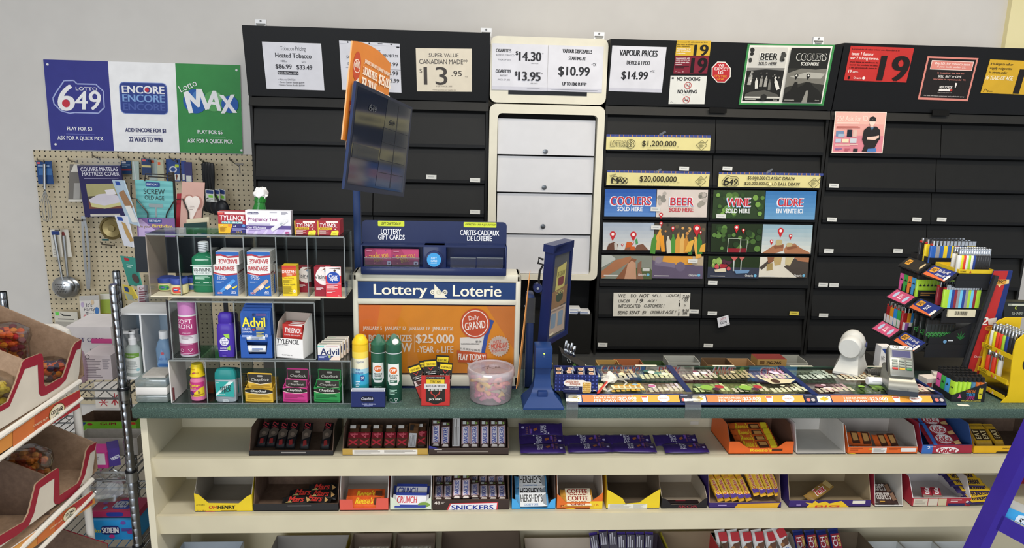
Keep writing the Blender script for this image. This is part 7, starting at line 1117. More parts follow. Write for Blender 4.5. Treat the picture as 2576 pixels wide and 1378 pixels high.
cbox('red and blue box of stepped wafer bars, right of the white-lined orange box',2316,2442,Z1,.03,.088,'#a03040','#3f5f9c',[('r',0,0,32,42,'#3a68b0'),T('2',20,13,9,14,'#e8e8f0',b=.05),('ln',26,8,42,14,1,'#e8e8f0'),('c',76,26,34,'#ece4e2',16),T('KitKat',76,26,52,22,'#a02838',b=.06,sh=.2)],150,42)
for i,(yb,z)in enumerate(((2.085,.03),(2.12,.047),(2.16,.062))):bar('kk','candy_bar','red wafer bar with a white oval, %s in the red and blue box'%('front','middle','rearmost')[i],'candy bar',.106,.045,.012,'#8c2430',KK,flat(2379,1140,yb,Z1+z)@TR((0,0,0),0,RAD(28)),'red wafer bars in the red and blue box')
cbox('yellow open candy box at the right end of the top shelf',2447,2640,Z1,.026,.075,'#dcaa24',CARDD,[T('peanut · arachide',104,12,60,8,'#4a3418',b=.03),('rr',58,26,96,35,4,'#3a2c18'),('rr',104,26,146,35,4,'#3a2c18')],200,36)
stand('yl','candy_bar','candy bar',3,[(2465,1137,2.09,Z1+.004,34),(2483,1137,2.09,Z1+.004,34),(2512,1137,2.095,Z1+.004,30)],.085,.034,.014,'#d0a02c',[('r',30,20,130,80,'#3a2a18'),T('EAT',84,50,80,40,'#e0c890',b=.04)],'yellow bars in the yellow box',nth('yellow and brown bar'))
b=MB();q=PY(1748,1065,2.255);b.box((-.014,0,-.006),(.014,.002,.006),'#d6d0c4');one(b,'tape_stub','scrap of white tape on the back panel above the purple bars','tape',M=TR((q.x,2.2595,q.z)))
# ---- middle shelf
cbox('yellow open box reading O HENRY, first on the middle shelf',492,636,Z2,.024,.1,'#dcc02c','#8f887c',[T('14 x 58 g',22,30,28,8,'#8a4a20',b=.03),T('#78282',20,2,30,6,'#6a5a20'),('p',[(34,34),(40,31),(52,30),(64,31),(70,34)],'#b83a30'),T('OH',62,13,26,14,'#b83a30',b=.05,sh=.2),T('HENRY',110,13,60,16,'#26221c',b=.05,sh=.1),('ln',90,28,150,32,1,'#8a6a20')],200,34,front_cut=[(0,.06),(.08,.055),(.24,.028),(.76,.026),(.92,.05),(1,.056)])
cbox('black open candy box of red-lettered bars, second on the middle shelf',639,852,Z2,.024,.1,'#2c2b2c',CARDD,[('ln',80,8,140,14,1,'#8f8a86')],200,34)
MA=[T('Mars',120,50,150,56,'#b8342c',b=.07,sh=.3),('p',[(10,80),(60,60),(80,80)],'#a89a60'),('p',[(212,30),(262,60),(230,84)],'#b9925c')]
for i,(px,yb,z,rz,lab)in enumerate(((744,2.09,.011,4,'lower left'),(756,2.12,.018,2,'upper left'),(792,2.095,.011,-8,'front right'),(805,2.11,.019,-4,'middle right'),(803,2.135,.028,3,'topmost right'))):bar('ma','candy_bar','black bar with red lettering, %s in the second middle-shelf box'%lab,'candy bar',.09,.033,.015,'#1e1d1d',MA,flat(px,1285,yb,Z2+z)@TR((0,0,0),RAD(rz),RAD(22)),'black bars with red lettering')
cbox('white-lined red candy box with orange packs, third on the middle shelf',855,977,Z2,.03,.105,'#cf5a4c','#c4bdb6',front_cut=[(0,.036),(.26,.036),(.28,.008),(.74,.008),(.76,.04),(1,.04)])
for i,(yb,z)in enumerate(((2.082,.006),(2.112,.02))):bar('rs','candy_bar','orange pack with yellow lettering, %s in the third middle-shelf box'%('front','back')[i],'candy bar',.115,.042,.012,'#d05a28',[T('Reese\'s',120,50,130,44,'#e6c02c',b=.05,sh=.2),('p',[(190,30),(240,30),(244,80),(190,80)],'#5a3420')],flat(916,1285,yb,Z2+z)@TR((0,0,0),0,RAD(28)),'orange packs in the third box')
cbox('white candy box with green corners and white CRUNCH bars on the middle shelf',982,1085,Z2,.03,.105,'#cfd8c4','#c9c6c4',[('c',90,14,16,'#7a9a48',10)],110,34,front_cut=[(0,.044),(.1,.04),(.26,.012),(.7,.012),(.88,.03),(1,.044)])
for i,(yb,z)in enumerate(((2.08,.008),(2.115,.026))):bar('cr%d'%i,'candy_bar',('white bar reading CRUNCH at the front of its box','blue-edged bar reading CRUNCH behind the front one')[i],'candy bar',.11,.046,.012,'#dcdcde' if i==0 else '#2f3f8c',[('r',0,4,300,22,'#2f3f8c'),('r',0,78,300,96,'#2f3f8c'),('r',0,22,300,78,'#e0dfe2'),T('CRUNCH',112,48,190,40,'#c23a44' if i==0 else '#2f3f8c',b=.05)],flat(1032,1285,yb,Z2+z)@TR((0,0,0),RAD(-2),RAD(32)))
cbox('dark brown box marked 48 with two rows of upright bars on the middle shelf',1088,1280,Z2,.034,.1,BROWN,CARDD,[T('48',12,12,14,12,'#d9d0c8',b=.04),('ln',22,8,32,16,2,'#b9b0a8'),('p',[(44,14),(168,10),(166,40),(36,40)],'#c23a40'),('p',[(47,17),(165,13),(163,40),(40,40)],'#e0dce0'),T('SNICKERS',102,30,106,18,'#2a3a8c',b=.05)],196,40)
stand('sn','candy_bar','candy bar',8,[(1104+22.8*i,1287,2.075,Z2+.008+.006*(i in(2,3,4)),12+22*(i in(2,3)))for i in range(8)],.092,.027,.015,'',[],'front row of dark brown bars in the box marked 48',nth('front-row dark brown bar in the box marked 48'))
stand('sn','candy_bar','candy bar',8,[(1104+22.4*i,1250,2.13,PY(1180,1252,2.13).z,22)for i in range(8)],.092,.027,.015,'',[],'back row of dark brown bars in the box marked 48',nth('back-row dark brown bar in the box marked 48'))
cbox('bright blue candy box of white-lettered cookie bars on the middle shelf',1287,1396,Z2,.03,.1,'#4aa0d8','#4a3c34',None,front_cut=[(0,.036),(.1,.032),(.2,.006),(.82,.006),(.9,.03),(1,.036)])
for i,(yb,z)in enumerate(((2.08,.006),(2.105,.024),(2.14,.046))):bar('he','candy_bar','white bar with tall black lettering, %s in the bright blue box'%('front','middle','topmost')[i],'candy bar',.102,.042,.012,'#5a9ac8',[('r',14,4,246,96,'#d9d9d8'),T('HERSHEY\'S',118,40,190,50,'#26221f',b=.02),T('COOKIES \'N\' CREME',112,82,120,14,'#4a7ab0',b=.03),('p',[(206,30),(246,10),(246,90),(220,80)],'#8c9094')],flat(1338,1285,yb,Z2+z)@TR((0,0,0),RAD(1),RAD(34)),'white bars in the bright blue box')
cbox('orange and yellow box reading COFFEE CRISP on the middle shelf',1400,1514,Z2,.026,.105,'#d46a2c','#a89c90',[T('16',14,20,8,9,'#5a2a14',b=.04),('r',84,0,116,34,'#e0c030'),T('16',100,16,12,8,'#c86a2c',b=.03),('p',[(20,32),(40,28),(50,34)],'#e6c02c')],116,34,front_cut=[(0,.05),(.06,.044),(.2,.022),(.72,.022),(.9,.042),(1,.055)])
for i,(yb,z)in enumerate(((2.075,.008),(2.1,.022))):bar('cc','candy_bar','tan bar reading COFFEE CRISP, %s in its orange and yellow box'%('front','back')[i],'candy bar',.1,.036,.014,'#c9913c',[('p',[(16,10),(200,10),(196,92),(20,92)],'#e2d4b8'),T('COFFEE',104,34,150,36,'#8c2c24',b=.05),T('CRISP',104,74,120,32,'#8c2c24',b=.05)],flat(1452,1285,yb,Z2+z)@TR((0,0,0),0,RAD(30)),'tan bars in the orange and yellow box')
cbox('torn yellow candy box with a nutrition panel, empty, on the middle shelf',1524,1657,Z2,.026,.11,'#dcc02c','#6a5c4c',[('r',4,16,100,40,'#d9d6ca'),('ln',8,18,60,38,5,'#a8a49a'),('ln',66,18,96,38,6,'#b9b5ab')],130,40,front_cut=[(0,.064),(.05,.06),(.3,.034),(.36,.016),(.62,.02),(.74,.036),(.96,.062),(1,.064)])
cbox('low black torn box with a pale back, nearly empty, on the middle shelf',1662,1776,Z2,.02,.056,'#242224','#a39684',[T('SKOR',70,24,50,14,'#8c2a34',b=.04)],120,34,front_cut=[(0,.034),(.1,.03),(.22,.012),(.8,.012),(.94,.03),(1,.034)])
b=MB();b.rbox((-.05,-.008,0),(.05,.008,.007),.003,'#22181a');b.art(Frame((-.04,.006,.0072),(.0008,0,0),(0,-.00012,0),(0,0,1)),[('ln',20,10,80,90,2,'#8c2a34')]);one(b,'candy_bar','thin black bar left in the low torn black box','candy bar',M=flat(1722,1288,2.085,Z2+.004))
cbox('purple and gold box of tilted golden bars on the middle shelf',1782,1962,Z2,.018,.1,'#3a2a66',CARD,[('p',[(70,34),(80,8),(196,4),(190,34)],'#d0a02c'),('ln',24,14,50,22,1,'#b09ad0')],200,34)
stand('cu','candy_bar','candy bar',9,[(1810+17.6*i,1284,2.085+.002*(i%3),Z2+.006+(.018 if i>4 else 0),48+(6 if i>4 else 0),-.3)for i in range(9)],.112,.021,.014,'#cf9c2a',[('p',[(0,10),(70,14),(40,92),(0,90)],'#4a2f7c'),('p',[(60,14),(280,10),(250,90),(40,92)],'#dcae34'),T('Crunchie',140,50,190,50,'#e9dcc4',b=.08,sh=.1),T('Crunchie',140,50,184,44,'#b02c2c',b=.05,sh=.1),('r',250,20,280,80,'#c98a3c')],'golden bars in the purple and gold box',nth('golden bar in the purple and gold box'))
cbox('wide purple and yellow box with a single gold bar left in it',1982,2186,Z2,.024,.105,'#3a2a66','#97866a',[('p',[(44,34),(50,20),(40,10),(58,14),(64,2),(72,14),(90,6),(100,16),(130,4),(150,34)],'#dcb62c'),T('BIG',96,29,60,10,'#c23a34',b=.06,sh=.2),('r',158,3,190,18,'#d6d0c2'),('ln',18,20,30,26,1,'#b09ad0')],204,34)
u,n_,p=lean(2030,1284,2.085,Z2+.012,26,1.6);bar('tw','candy_bar','gold bar reading Twix lying askew in the wide purple and yellow box','candy bar',.115,.034,.012,'#8a6a34',[T('Twix',130,50,130,62,'#e9e2da',b=.09,sh=.3),T('Twix',130,50,122,54,'#b0303a',b=.05,sh=.3),('p',[(220,20),(280,14),(280,80),(230,84)],'#a8905c')],basis(p+u*.05,u,n_))
cbox('white box with a red torn edge and dark lettered bars, before the white-lined kit box',2198,2268,Z2,.006,.115,'#d9d4d0','#c9c3ba',d=.18,side='#a83440')
for i,(yb,z)in enumerate(((2.08,.006),(2.115,.026))):bar('hd','candy_bar','dark brown bar with pale block lettering, %s of two beside the white-lined kit box'%('front','rear')[i],'candy bar',.075,.045,.014,'#3a2824',[T('HERSHEY\'S',62,44,110,46,'#b9b0a8',b=.03),('p',[(120,30),(150,20),(160,70),(126,76)],'#7a5c48'),('r',20,78,60,86,'#b98a3c')],flat(2228,1284,yb,Z2+z)@TR((0,0,0),RAD(-3),RAD(30)),'dark block-lettered bars')
cbox('low red and white box with a white inside and two small red packs',2290,2436,Z2,.03,.085,'#a83440','#d9d3d2',[('r',4,4,52,36,'#cfc6b4'),('ln',8,8,48,32,5,'#9a9284'),('r',54,4,86,36,'#cfc6b4'),('r',88,4,116,36,'#c9bd9c'),('ln',130,8,168,22,2,'#e0c4c4'),('r',122,26,180,36,'#2a2f5c'),('c',188,20,6,'#d9d4d0')],200,40,hs=.085)
for i in range(2):bar('kp','candy_pack',('left small red pack in the low red and white box','right small red pack in the low red and white box')[i],'candy pack',.05,.03,.012,'#a03440',[('r',10,10,40,90,'#8f8478'),T('KitKat',84,50,66,36,'#ece4e2',b=.05)],flat(2345+24*i,1284,2.1,Z2+.006)@TR((0,0,.008),RAD(75),0,RAD(-30)),'small red packs in the low box')
WB=[('p',[(10,10),(260,10),(260,90),(10,90)],'#d8b02c'),T('WUNDERBAR',134,52,200,44,'#2c2440',b=.06,sh=.2)]
for i,(px,yb,z,rz)in enumerate(((2466,2.075,.004,6),(2470,2.09,.018,10),(2458,2.105,.03,2),(2450,2.12,.042,-4),(2444,2.14,.052,4),(2436,2.16,.062,0),(2424,2.185,.07,3))):bar('wb','candy_bar','yellow and navy bar, %s up the pile at the right end of the middle shelf'%ORD[i],'candy bar',.115,.034,.015,'#3a2f5c',WB,flat(px,1284,yb,Z2+z)@TR((0,0,0),RAD(rz),RAD(20)),'yellow and navy bars at the right end')
b=MB();q=PY(2560,1225,2.2);b.hexa([(-.04,0,0),(.05,0,0),(.05,.03,0),(-.04,.03,0),(-.025,0,.11),(.035,0,.11),(.035,.03,.11),(-.025,.03,.11)],'#8c2434');b.art(Frame((-.03,0,.1),(.0006,0,0),(0,0,-.0006),(0,-1,0)),[('ln',20,8,80,24,2,'#c9a0a0')]);one(b,'red_carton','dark red carton at the far right end of the middle shelf','carton',M=TR((q.x,2.2,Z2+.0006)))
# ---- bottom shelf: only the upper parts show under the middle lip
Y3b=2.07
def low(label,x0,x1,hb,outc,inc,d=.15,y=Y3b,hf=.06,name='candy_box',yb=1400):
 a,c=PY(x0,1365,y+d).x,PY(x1,1365,y+d).x;z=PY((x0+x1)/2,hb,y+d).z
 return tray(name,label,'candy box',None,None,d,hf,z-Z3,outc,inc,M=TR(((a+c)/2,y,Z3+.0006)),wd=c-a,hs=z-Z3)
low('small grey open box at the left end of the bottom shelf',462,614,1362,'#a4aab0','#98a0a8',d=.09,y=2.06)
low('grey open box with yellow and blue corners on the bottom shelf',698,880,1346,'#c9b83a','#87827c')
for i,x in enumerate((938,1046)):
 low(('kraft-backed box under the left clear candy tray on the bottom shelf','kraft-backed box under the right clear candy tray on the bottom shelf')[i],x-48,x+50,1341,'#7a6a5c','#7a6a5c',hf=.07)
 t=thing('clear_candy_tray',('left clear moulded candy tray on the bottom shelf','right clear moulded candy tray on the bottom shelf')[i],'candy tray',(PY(x,1365,2.14).x,2.1,Z3+.1));b=MB()
 for r_ in range(2):
  for k in range(3):b.ball((PY(x-25+25*k,1365,2.14).x,2.1+.04*r_,Z3+.1),.0125,FILM,12,(1,1,.8))
 b.box((PY(x-38,1365,2.14).x,2.08,Z3+.096),(PY(x+38,1365,2.14).x,2.16,Z3+.1),FILM);b.build('tray',t)
low('brown open box in the middle of the bottom shelf',1112,1306,1336,'#4c3f36','#5c4e42')
low('pale open box with a curved back, left of the purple bars on the bottom shelf',1318,1488,1352,'#cfc4b4','#b9ac9c')
low('purple open box of silver and purple bars on the bottom shelf',1496,1654,1342,'#3a2a66','#4a3f48')
stand('dv','candy_bar','candy bar',7,[(1508+20*i,1400,2.13,Z3+.01+(.012 if i in(1,2)else 0),62,.04*(i-3))for i in range(7)],.13,.028,.014,'#3f2f7c',[('r',150,10,330,90,'#4a4650'),('ln',210,20,320,80,3,'#b9b6c0')],'purple and silver bars on the bottom shelf',nth('purple and silver bar on the bottom shelf'))
low('kraft open box with a yellow edge, right of the purple box on the bottom shelf',1660,1795,1336,'#cfc03c','#8a7860')
low('white and red open box of hazelnut bars on the bottom shelf',1784,1982,1338,'#c23a3c','#b9b2aa')
stand('kb','candy_bar','candy bar',6,[(1834+31*i+(14 if i==5 else 0),1400,2.12,Z3+.01+(.02 if i==5 else 0),60,-.12 if i<5 else-.4)for i in range(6)],.14,.036,.014,'#dedbd8',[('p',[(170,10),(230,40),(240,90),(180,80)],'#6a4a38'),('c',196,30,16,'#a8784c'),('r',250,30,330,96,'#b8343a'),T('BUENO',110,50,100,30,'#4a6aa8',b=.04)],'white bars with hazelnut pictures',nth('white bar with a hazelnut picture'))
low('dark blue open box of navy bars on the bottom shelf',2000,2156,1338,'#2a3474','#6a5c4c')
stand('ob','candy_bar','candy bar',4,[(2030+30*i,1400,2.12,Z3+.012+.004*(i==3),60,-.1)for i in range(4)],.135,.036,.015,'#232e6e',[('r',120,14,250,86,'#8c2434'),T('CH',196,40,76,36,'#e6e0e0',b=.05),T('CRUNCH',196,72,80,18,'#d8d06c',b=.04)],'navy bars on the bottom shelf',nth('navy bar with a red panel'))
for i in range(3):low('small white open box, %s of three on the bottom shelf'%('leftmost','middle','rightmost')[i],2172+88*i,2256+88*i,1361,'#d2d2d0','#c4c6c4',d=.12)
# ---- purple floor rack, lower right corner
t=thing('purple_rack','purple metal floor rack cut off by the lower right corner of the photo','display rack',(1.25,1.7,0));PU=m('#37278c',.35);Yp=1.7
def ext(p):return V((p.x,p.y,p.z))
a,c=PY(2580,1165,Yp),PY(2478,1378,Yp);d=(c-a).normalized();e_=c+d*((c.z)/-d.z if d.z else 0);e_.z=0;a2=a-d*.12
b=MB();b.hexa([e_+V((-.014,0,0)),e_+V((.014,0,0)),e_+V((.014,.05,0)),e_+V((-.014,.05,0)),a2+V((-.014,0,0)),a2+V((.014,0,0)),a2+V((.014,.05,0)),a2+V((-.014,.05,0))],PU);b.build('upright',t)
q=[PY(x,y,Yp)for x,y in((2505,1331),(2640,1405),(2640,1362),(2521,1296))];b=MB();b.slab(q,(.0,.012,0),PU);b.build('shelf_panel',t)
q=[PY(x,y,Yp+.015)for x,y in((2525,1298),(2640,1350),(2640,1318),(2528,1272))];b=MB();b.slab(q,(0,.003,0),'#3f9fd8');bb=[p_+V((.03,.1,-.05))for p_ in q]
b.slab([q[3]+V((0,.003,0)),q[2]+V((0,.003,0)),bb[2]+V((0,0,.04)),bb[3]+V((0,0,.04))],(0,0,-.003),'#a9adb0');F=Frame(q[3]+V((0,-.0006,0)),(q[2]-q[3])/110,(q[0]-q[3])/30,(0,-1,0));b.art(F,[('p',[(26,30),(34,10),(46,6),(60,12),(64,30)],'#d8e6ee'),('c',44,22,7,'#1c1c20'),T('SOUR',46,24,34,12,'#e6eef2',b=.06)]);one(b,'blue_candy_box','bright blue candy box on the purple floor rack','candy box')
# ================================================================== left corner: pegboard, cards, wire shelves, nut rack
def pegmat():
 mt,nt,b=new_mat('pegboard_hole_pattern');tc=nt.nodes.new('ShaderNodeTexCoord');sx=nt.nodes.new('ShaderNodeSeparateXYZ');nt.links.new(tc.outputs['Object'],sx.inputs[0])
 def mth(op,a,v=None,c=None):
  n=nt.nodes.new('ShaderNodeMath');n.operation=op;nt.links.new(a,n.inputs[0])
  if c is not None:nt.links.new(c,n.inputs[1])
  elif v is not None:n.inputs[1].default_value=v
  return n.outputs[0]
 q=[mth('SUBTRACT',mth('FRACT',mth('DIVIDE',sx.outputs[i],.0254)),.5)for i in(0,2)]
 r=mth('SQRT',mth('ADD',mth('POWER',mth('ABSOLUTE',q[0]),2),None,mth('POWER',mth('ABSOLUTE',q[1]),2)))
 nt.links.new(ramp(nt,r,[(.13,'#1c1a16'),(.16,'#c6b99d')]),b.inputs['Base Color']);b.inputs['Roughness'].default_value=.6;return mt
yp=YW-.012;A,B_,C_=PY(83,378,yp),PY(641,392,yp),PY(250,1016,yp)
b=MB();b.box((A.x,yp,C_.z),(B_.x,YW-.001,A.z),pegmat());one(b,'pegboard','beige pegboard of household goods on the wall below the lottery poster','pegboard')
HKM=m('#55514c',.35,.8)
for i,(x0,y0,x1,y1,lab)in enumerate(((172,402,196,409,'holding the grey grater bag'),(233,391,252,402,'holding the mattress cover'),(297,393,316,405,'holding the knife packs'),(361,395,380,408,'holding the cutlery packs'),(427,397,446,408,'holding the key ring packs'),(501,399,512,409,'holding the black utensils'),(578,401,603,420,'empty, at the right end of the top row'),(189,553,208,556,'holding the tongs'),(257,614,288,618,'empty, below the round strainer'),(94,402,112,408,'holding the whisk'),(125,577,150,580,'holding the ladles'))):
 p,q=PY(x0,y0,yp),PY(x1,y1,yp-.1);b=MB();b.tube([p+V((0,0,.01)),p+V((0,-.004,0)),q,q+V((0,-.004,.012))],.0026,HKM,6)
 if i==6:b.box((q.x-.02,q.y-.004,q.z+.012),(q.x+.02,q.y,q.z+.018),HKM);b.box((q.x-.003,q.y-.004,q.z-.03),(q.x+.003,q.y,q.z+.012),HKM)
 one(b,'pegboard_hook','metal pegboard hook %s'%lab,'hook','pegboard hooks')
def card(name,label,cat,tl,tr,bl,y,base,items,W=100,H=100,th=.0015,**k):return sign(name,label,cat,tl,tr,bl,W,H,base,items,y=y,thick=th,**k)
yk=yp-.045
t=card('whisk','wire whisk on a blue card at the left edge of the pegboard','whisk',(91,405),(130,405.5),(97,463),yk,'#274a80',[('r',10,30,96,60,'#3f6ea8'),('rr',6,4,26,12,2,'#c9565c'),('ln',10,18,90,26,1,'#9ab4d4')])
b=MB();h0,h1=PY(112,412,yk-.012),PY(113,476,yk-.012);b.tube([h0,h1],.007,STEEL,8)
for s in(-1.5,-.8,0,.8,1.5):b.tube([h1,PY(113+10*s,520,yk-.012),PY(116+9*s,545,yk-.012),PY(118+4*s,556,yk-.012)],.0016,STEEL,5)
w_=b.build('whisk_wires');w_.parent=t
card('grater_bag','grey carded grater in a clear bag, left of the mattress cover pack','grater',(176,413),(212,413),(172,507),yk,'#77736e',[('p',[(30,0),(70,0),(90,20),(10,20)],'#d9d5cc'),('r',36,50,80,92,'#a9a6a2'),('r',0,94,100,100,'#d9d5cc')])
card('mattress_cover_pack','purple mattress cover pack with a bed picture hanging on the pegboard','pack',(197,415),(305,414),(217,545),yp-.1,'#2d2958',[('p',[(-6,-14),(100,-12),(100,2),(0,2)],FILM),T('COUVRE MATELAS',50,8,86,8,'#dcdae6',b=.02),T('MATTRESS COVER',52,17,86,7,'#dcdae6',b=.02),('r',12,25,92,26,'#9a96b8'),('r',14,36,92,84,'#4a4440'),('p',[(14,36),(92,36),(92,56),(14,60)],'#a8a274'),('p',[(14,70),(92,66),(92,84),(14,84)],'#7a4a3c'),('p',[(16,66),(40,56),(70,54),(92,62),(90,72),(50,78),(18,72)],'#cfcad6'),('p',[(18,72),(50,78),(90,72),(90,78),(50,84),(20,80)],'#c9c48c'),('p',[(56,48),(78,46),(82,56),(60,58)],'#e0dce2'),('r',14,94,84,99,'#c9c4b8')],th=.012)
for i,(tl,tr,bl,c,it,nm,lab)in enumerate((((305,404),(330,404),(307,437),'#25446e',[('r',0,60,100,76,'#8c3a44'),('rr',10,6,50,20,4,'#c9c4cc'),('ln',10,28,90,54,2,'#9ab0cc')],'knife_pack','navy carded knife pack right of the mattress cover'),((333,405),(350,406),(334,452),'#a9b9b4',[('l',[(20,0),(50,96)],10,'#c9ccd0')],'knife_pack','pale green knife pack behind the navy one'),((356,398),(379,399),(359,440),'#2c3f66',[('r',0,40,100,52,'#c9bb7c'),('rr',10,6,50,16,4,'#c9565c')],'cutlery_pack','navy cutlery pack, nearest of the pack trio behind the teal card'),((376,398),(396,399),(378,452),'#a8b4b0',[('r',10,8,60,20,'#d9603c')],'cutlery_pack','grey cutlery pack with an orange price sticker, middle of the trio'),((396,402),(412,402),(398,455),'#b4b49c',[('r',10,10,50,24,'#d9603c')],'cutlery_pack','tan cutlery pack, right one of the trio'),((418,400),(453,401),(420,455),'#2e4a86',[('c',50,46,28,'#c9ccd4',16),('c',50,46,18,'#2e4a86',10),('rr',64,22,92,36,4,'#b9cf3a'),('r',50,66,96,96,'#d9dcd6'),('c',74,76,8,'#6a3a2a'),('r',70,78,78,92,'#6a3a2a')],'key_ring_pack','blue key ring pack with a yellow-green price sticker'),((456,404),(468,404),(458,455),'#34488a',[('r',20,66,96,96,'#cfd2cc')],'key_ring_pack','blue key ring pack behind the stickered one'),((464,407),(483,408),(466,458),'#3a3a6a',[('r',20,66,90,96,'#cfd2cc')],'key_ring_pack','purple key ring pack, last on its hook'))):
 card(nm,lab,'pack',tl,tr,bl,yk-.01*((i*2)%5)+.02,c,it,th=.004)
for i,x in enumerate((512,519,526,533)):
 p,q=PY(x,406+i,yk-.02*i),PY(x+4,480,yk-.02*i);t=thing('kitchen_utensil','black plastic kitchen utensil, %s on the hook behind the pink card'%('front','second','third','last')[3-i],'utensil',p,group='black utensils on one hook');b=MB();b.tube([p,p+(q-p)*.1,p+(q-p)*.5,q],[.006,.012,.011,.006],m('#26272a',.35),8);b.build('handle',t)
 p2=PY(x+8+6*i,512+4*i,yk-.02*i);b=MB();b.ball(p2,.035,m('#202226',.3),12,(1,.35,1.25));b.tube([q,p2],.005,m('#26272a',.35),6);b.build('head',t)
for i in range(3):card('utensil_tag','white and navy price tag with a green sticker, %s on the black utensils'%('front','middle','rear')[i],'tag',(517+16*i,476-i),(539+14*i,478),(518+16*i,506+i),yk-.085+.03*i,'#d6d8d4',[('rr',10,4,90,34,8,'#2a3f7c'),('r',34,46,84,66,'#86d04a'),('ln',10,76,84,96,2,'#9a9c98')],group='utensil tags')
c=PY(283,573,yk-.04);b=MB();b.lathe([(.055,0),(.058,.012),(.046,.02),(.044,.012),(.018,.008),(.016,.016),(.001,.016)],m('#8a7c54',.3,.6),M=TR(c,rx=RAD(90)),seg=28);b.art(Frame(c+V((-.06,.002,.068)),(.0012,0,0),(0,0,-.0012),(0,-1,0)),[('r',-4,0,50,12,'#2a5a5c'),('r',2,104,30,112,'#2a5a5c')]);one(b,'sink_strainer','round brass-coloured sink strainer below the mattress cover pack','strainer')
t=thing('kitchen_tongs','long steel kitchen tongs hanging left of the card rack','tongs',PY(210,545,yk));
for s in(0,1):
 b=MB();b.loft([[p_+V((-.006,0,0)),p_+V((.006,0,0)),p_+V((.006,.003,0)),p_+V((-.006,.003,0))]for p_ in[PY(x+7*s*k,y,yk-.01*s)for x,y,k in((207,543,.6),(208,580,1.4),(212,640,1.6),(218,700,1),(221,728,.3))]],STEEL);b.build('arm',t)
def ladle(lab,x0,y0,x1,y1,r,yy,holes):
 p,q,c=PY(x0,y0,yy),PY(x1,y1-r*.6,yy),PY(x1,y1,yy);t=thing('ladle',lab,'ladle',p,group=None)
 b=MB();b.tube([p,p+(q-p)*.3,q],[.009,.008,.006],STEEL,8);b.build('handle',t);R_=r/480
 b=MB();b.lathe([(.001,-.012),(R_*.6,-.009),(R_*.95,.0),(R_,.004)],m('#b8bcc0',.22,1.0),M=TR(c,rx=RAD(-90)),seg=24)
 if holes:b.art(Frame(c+V((-R_,-.014,R_)),(R_/50,0,0),(0,0,-R_/50),(0,-1,0)),[('c',26+12*i+6*(j%2),34+11*j,2.5,'#3a3a3c')for i in range(4)for j in range(4)])
 b.build('bowl',t)
ladle('steel slotted ladle with a pierced bowl, front of the two ladles',137,590,158,723,27,yk-.03,True)
ladle('plain steel ladle just behind the pierced one',160,592,172,722,27,yk+.01,False)
for i in range(2):card('ladle_card',('white card behind the pierced ladle handle','white card with a red corner behind the plain ladle')[i],'card',(126+26*i,577),(152+20*i,577),(134+28*i,646),yk-.012+.03*i,'#d6d2c8',[('rr',12,6,90,20,3,'#2a3f7c')if not i else('rr',12,8,50,30,8,'#8c4a4a'),('ln',12,70,40,96,4,'#a8a49c')])
for lab,tl,tr,bl,c,it,y_ in(('white party banner pack printed with balloons',(201,744),(250,742),(207,826),'#dad6d2',[('r',0,0,100,14,FILM),T('It\'s',48,28,30,12,'#55505c',b=.01),T('Party',48,42,56,13,'#55505c',b=.01),T('Time!',52,56,50,13,'#55505c',b=.01),('c',86,46,11,'#4a7ab8'),('c',24,66,10,'#cf8a8c'),('c',48,72,6,'#4a80b8'),('c',82,80,12,'#c8564c'),('c',14,26,8,'#b9a8c8'),('c',66,20,8,'#d8c0a0'),('c',30,92,11,'#b8b878')],yk-.03),('green pack with bat shapes behind the party banner',(253,738),(306,737),(258,826),'#9aae4a',[('r',0,0,100,16,'#d9d8cc'),('p',[(60,30),(76,20),(92,36),(76,44)],'#3a3a2c'),('r',0,56,40,90,'#a8343a'),('p',[(50,50),(92,54),(80,90),(54,86)],'#d8c83a')],yk+.01),('clear bag of wares with a white header, left of the party banner',(138,782),(196,784),(142,824),'#cdc9bd',[('r',4,4,20,24,'#6ccf5a'),('p',[(24,6),(40,18),(70,20),(70,26),(36,26)],'#3a3a38'),('ln',14,42,90,52,1,'#6a6660'),('r',4,60,100,100,'#a9a59c')],yk-.01),('white pack printed with red snowflakes low on the pegboard',(238,960),(296,958),(243,1026),'#d6d0c8',[('l',[(20,62),(50,92)],4,'#b0404a'),('l',[(50,62),(20,92)],4,'#b0404a'),('l',[(14,77),(56,77)],4,'#b0404a'),('l',[(70,50),(98,84)],5,'#a8343c'),('l',[(98,50),(70,84)],5,'#a8343c'),('l',[(84,44),(84,90)],5,'#a8343c')],yk-.02)):card('party_pack',lab,'pack',tl,tr,bl,min(y_,yp-.008)if tl[1]<900 else yp-.007,c,it,th=.006)
# ---- greeting card spinner
ysp=2.7;GW=m('#4c4844',.35,.7);base=PY(440,560,ysp+.12)
t=thing('card_spinner','wire greeting card spinner rack in front of the pegboard','card rack',(base.x,base.y,0));b=MB();b.tube([(base.x,base.y,0),(base.x,base.y,PY(420,440,ysp).z)],.012,GW,8);b.build('pole',t);b=MB();b.lathe([(.22,0),(.22,.02),(.03,.04)],GW,M=TR((base.x,base.y,0)),seg=24);b.build('base',t)
for pts in(((364,455),(366,437),(432,440),(434,457)),((372,452),(373,444),(430,447)),((330,465),(330,498),(343,500),(372,536),(372,548)),((418,547),(420,536),(440,502),(460,500),(474,534),(474,590)),((508,560),(510,530),(518,500),(524,498))):b=MB();b.tube([PY(x,y,ysp-.03)for x,y in pts],.0024,GW,6);b.build('wire',t)
GC=lambda lab,tl,tr,bl,y_,c,it,**k:card('greeting_card',lab,'greeting card',tl,tr,bl,y_,c,it,th=.003,**k)
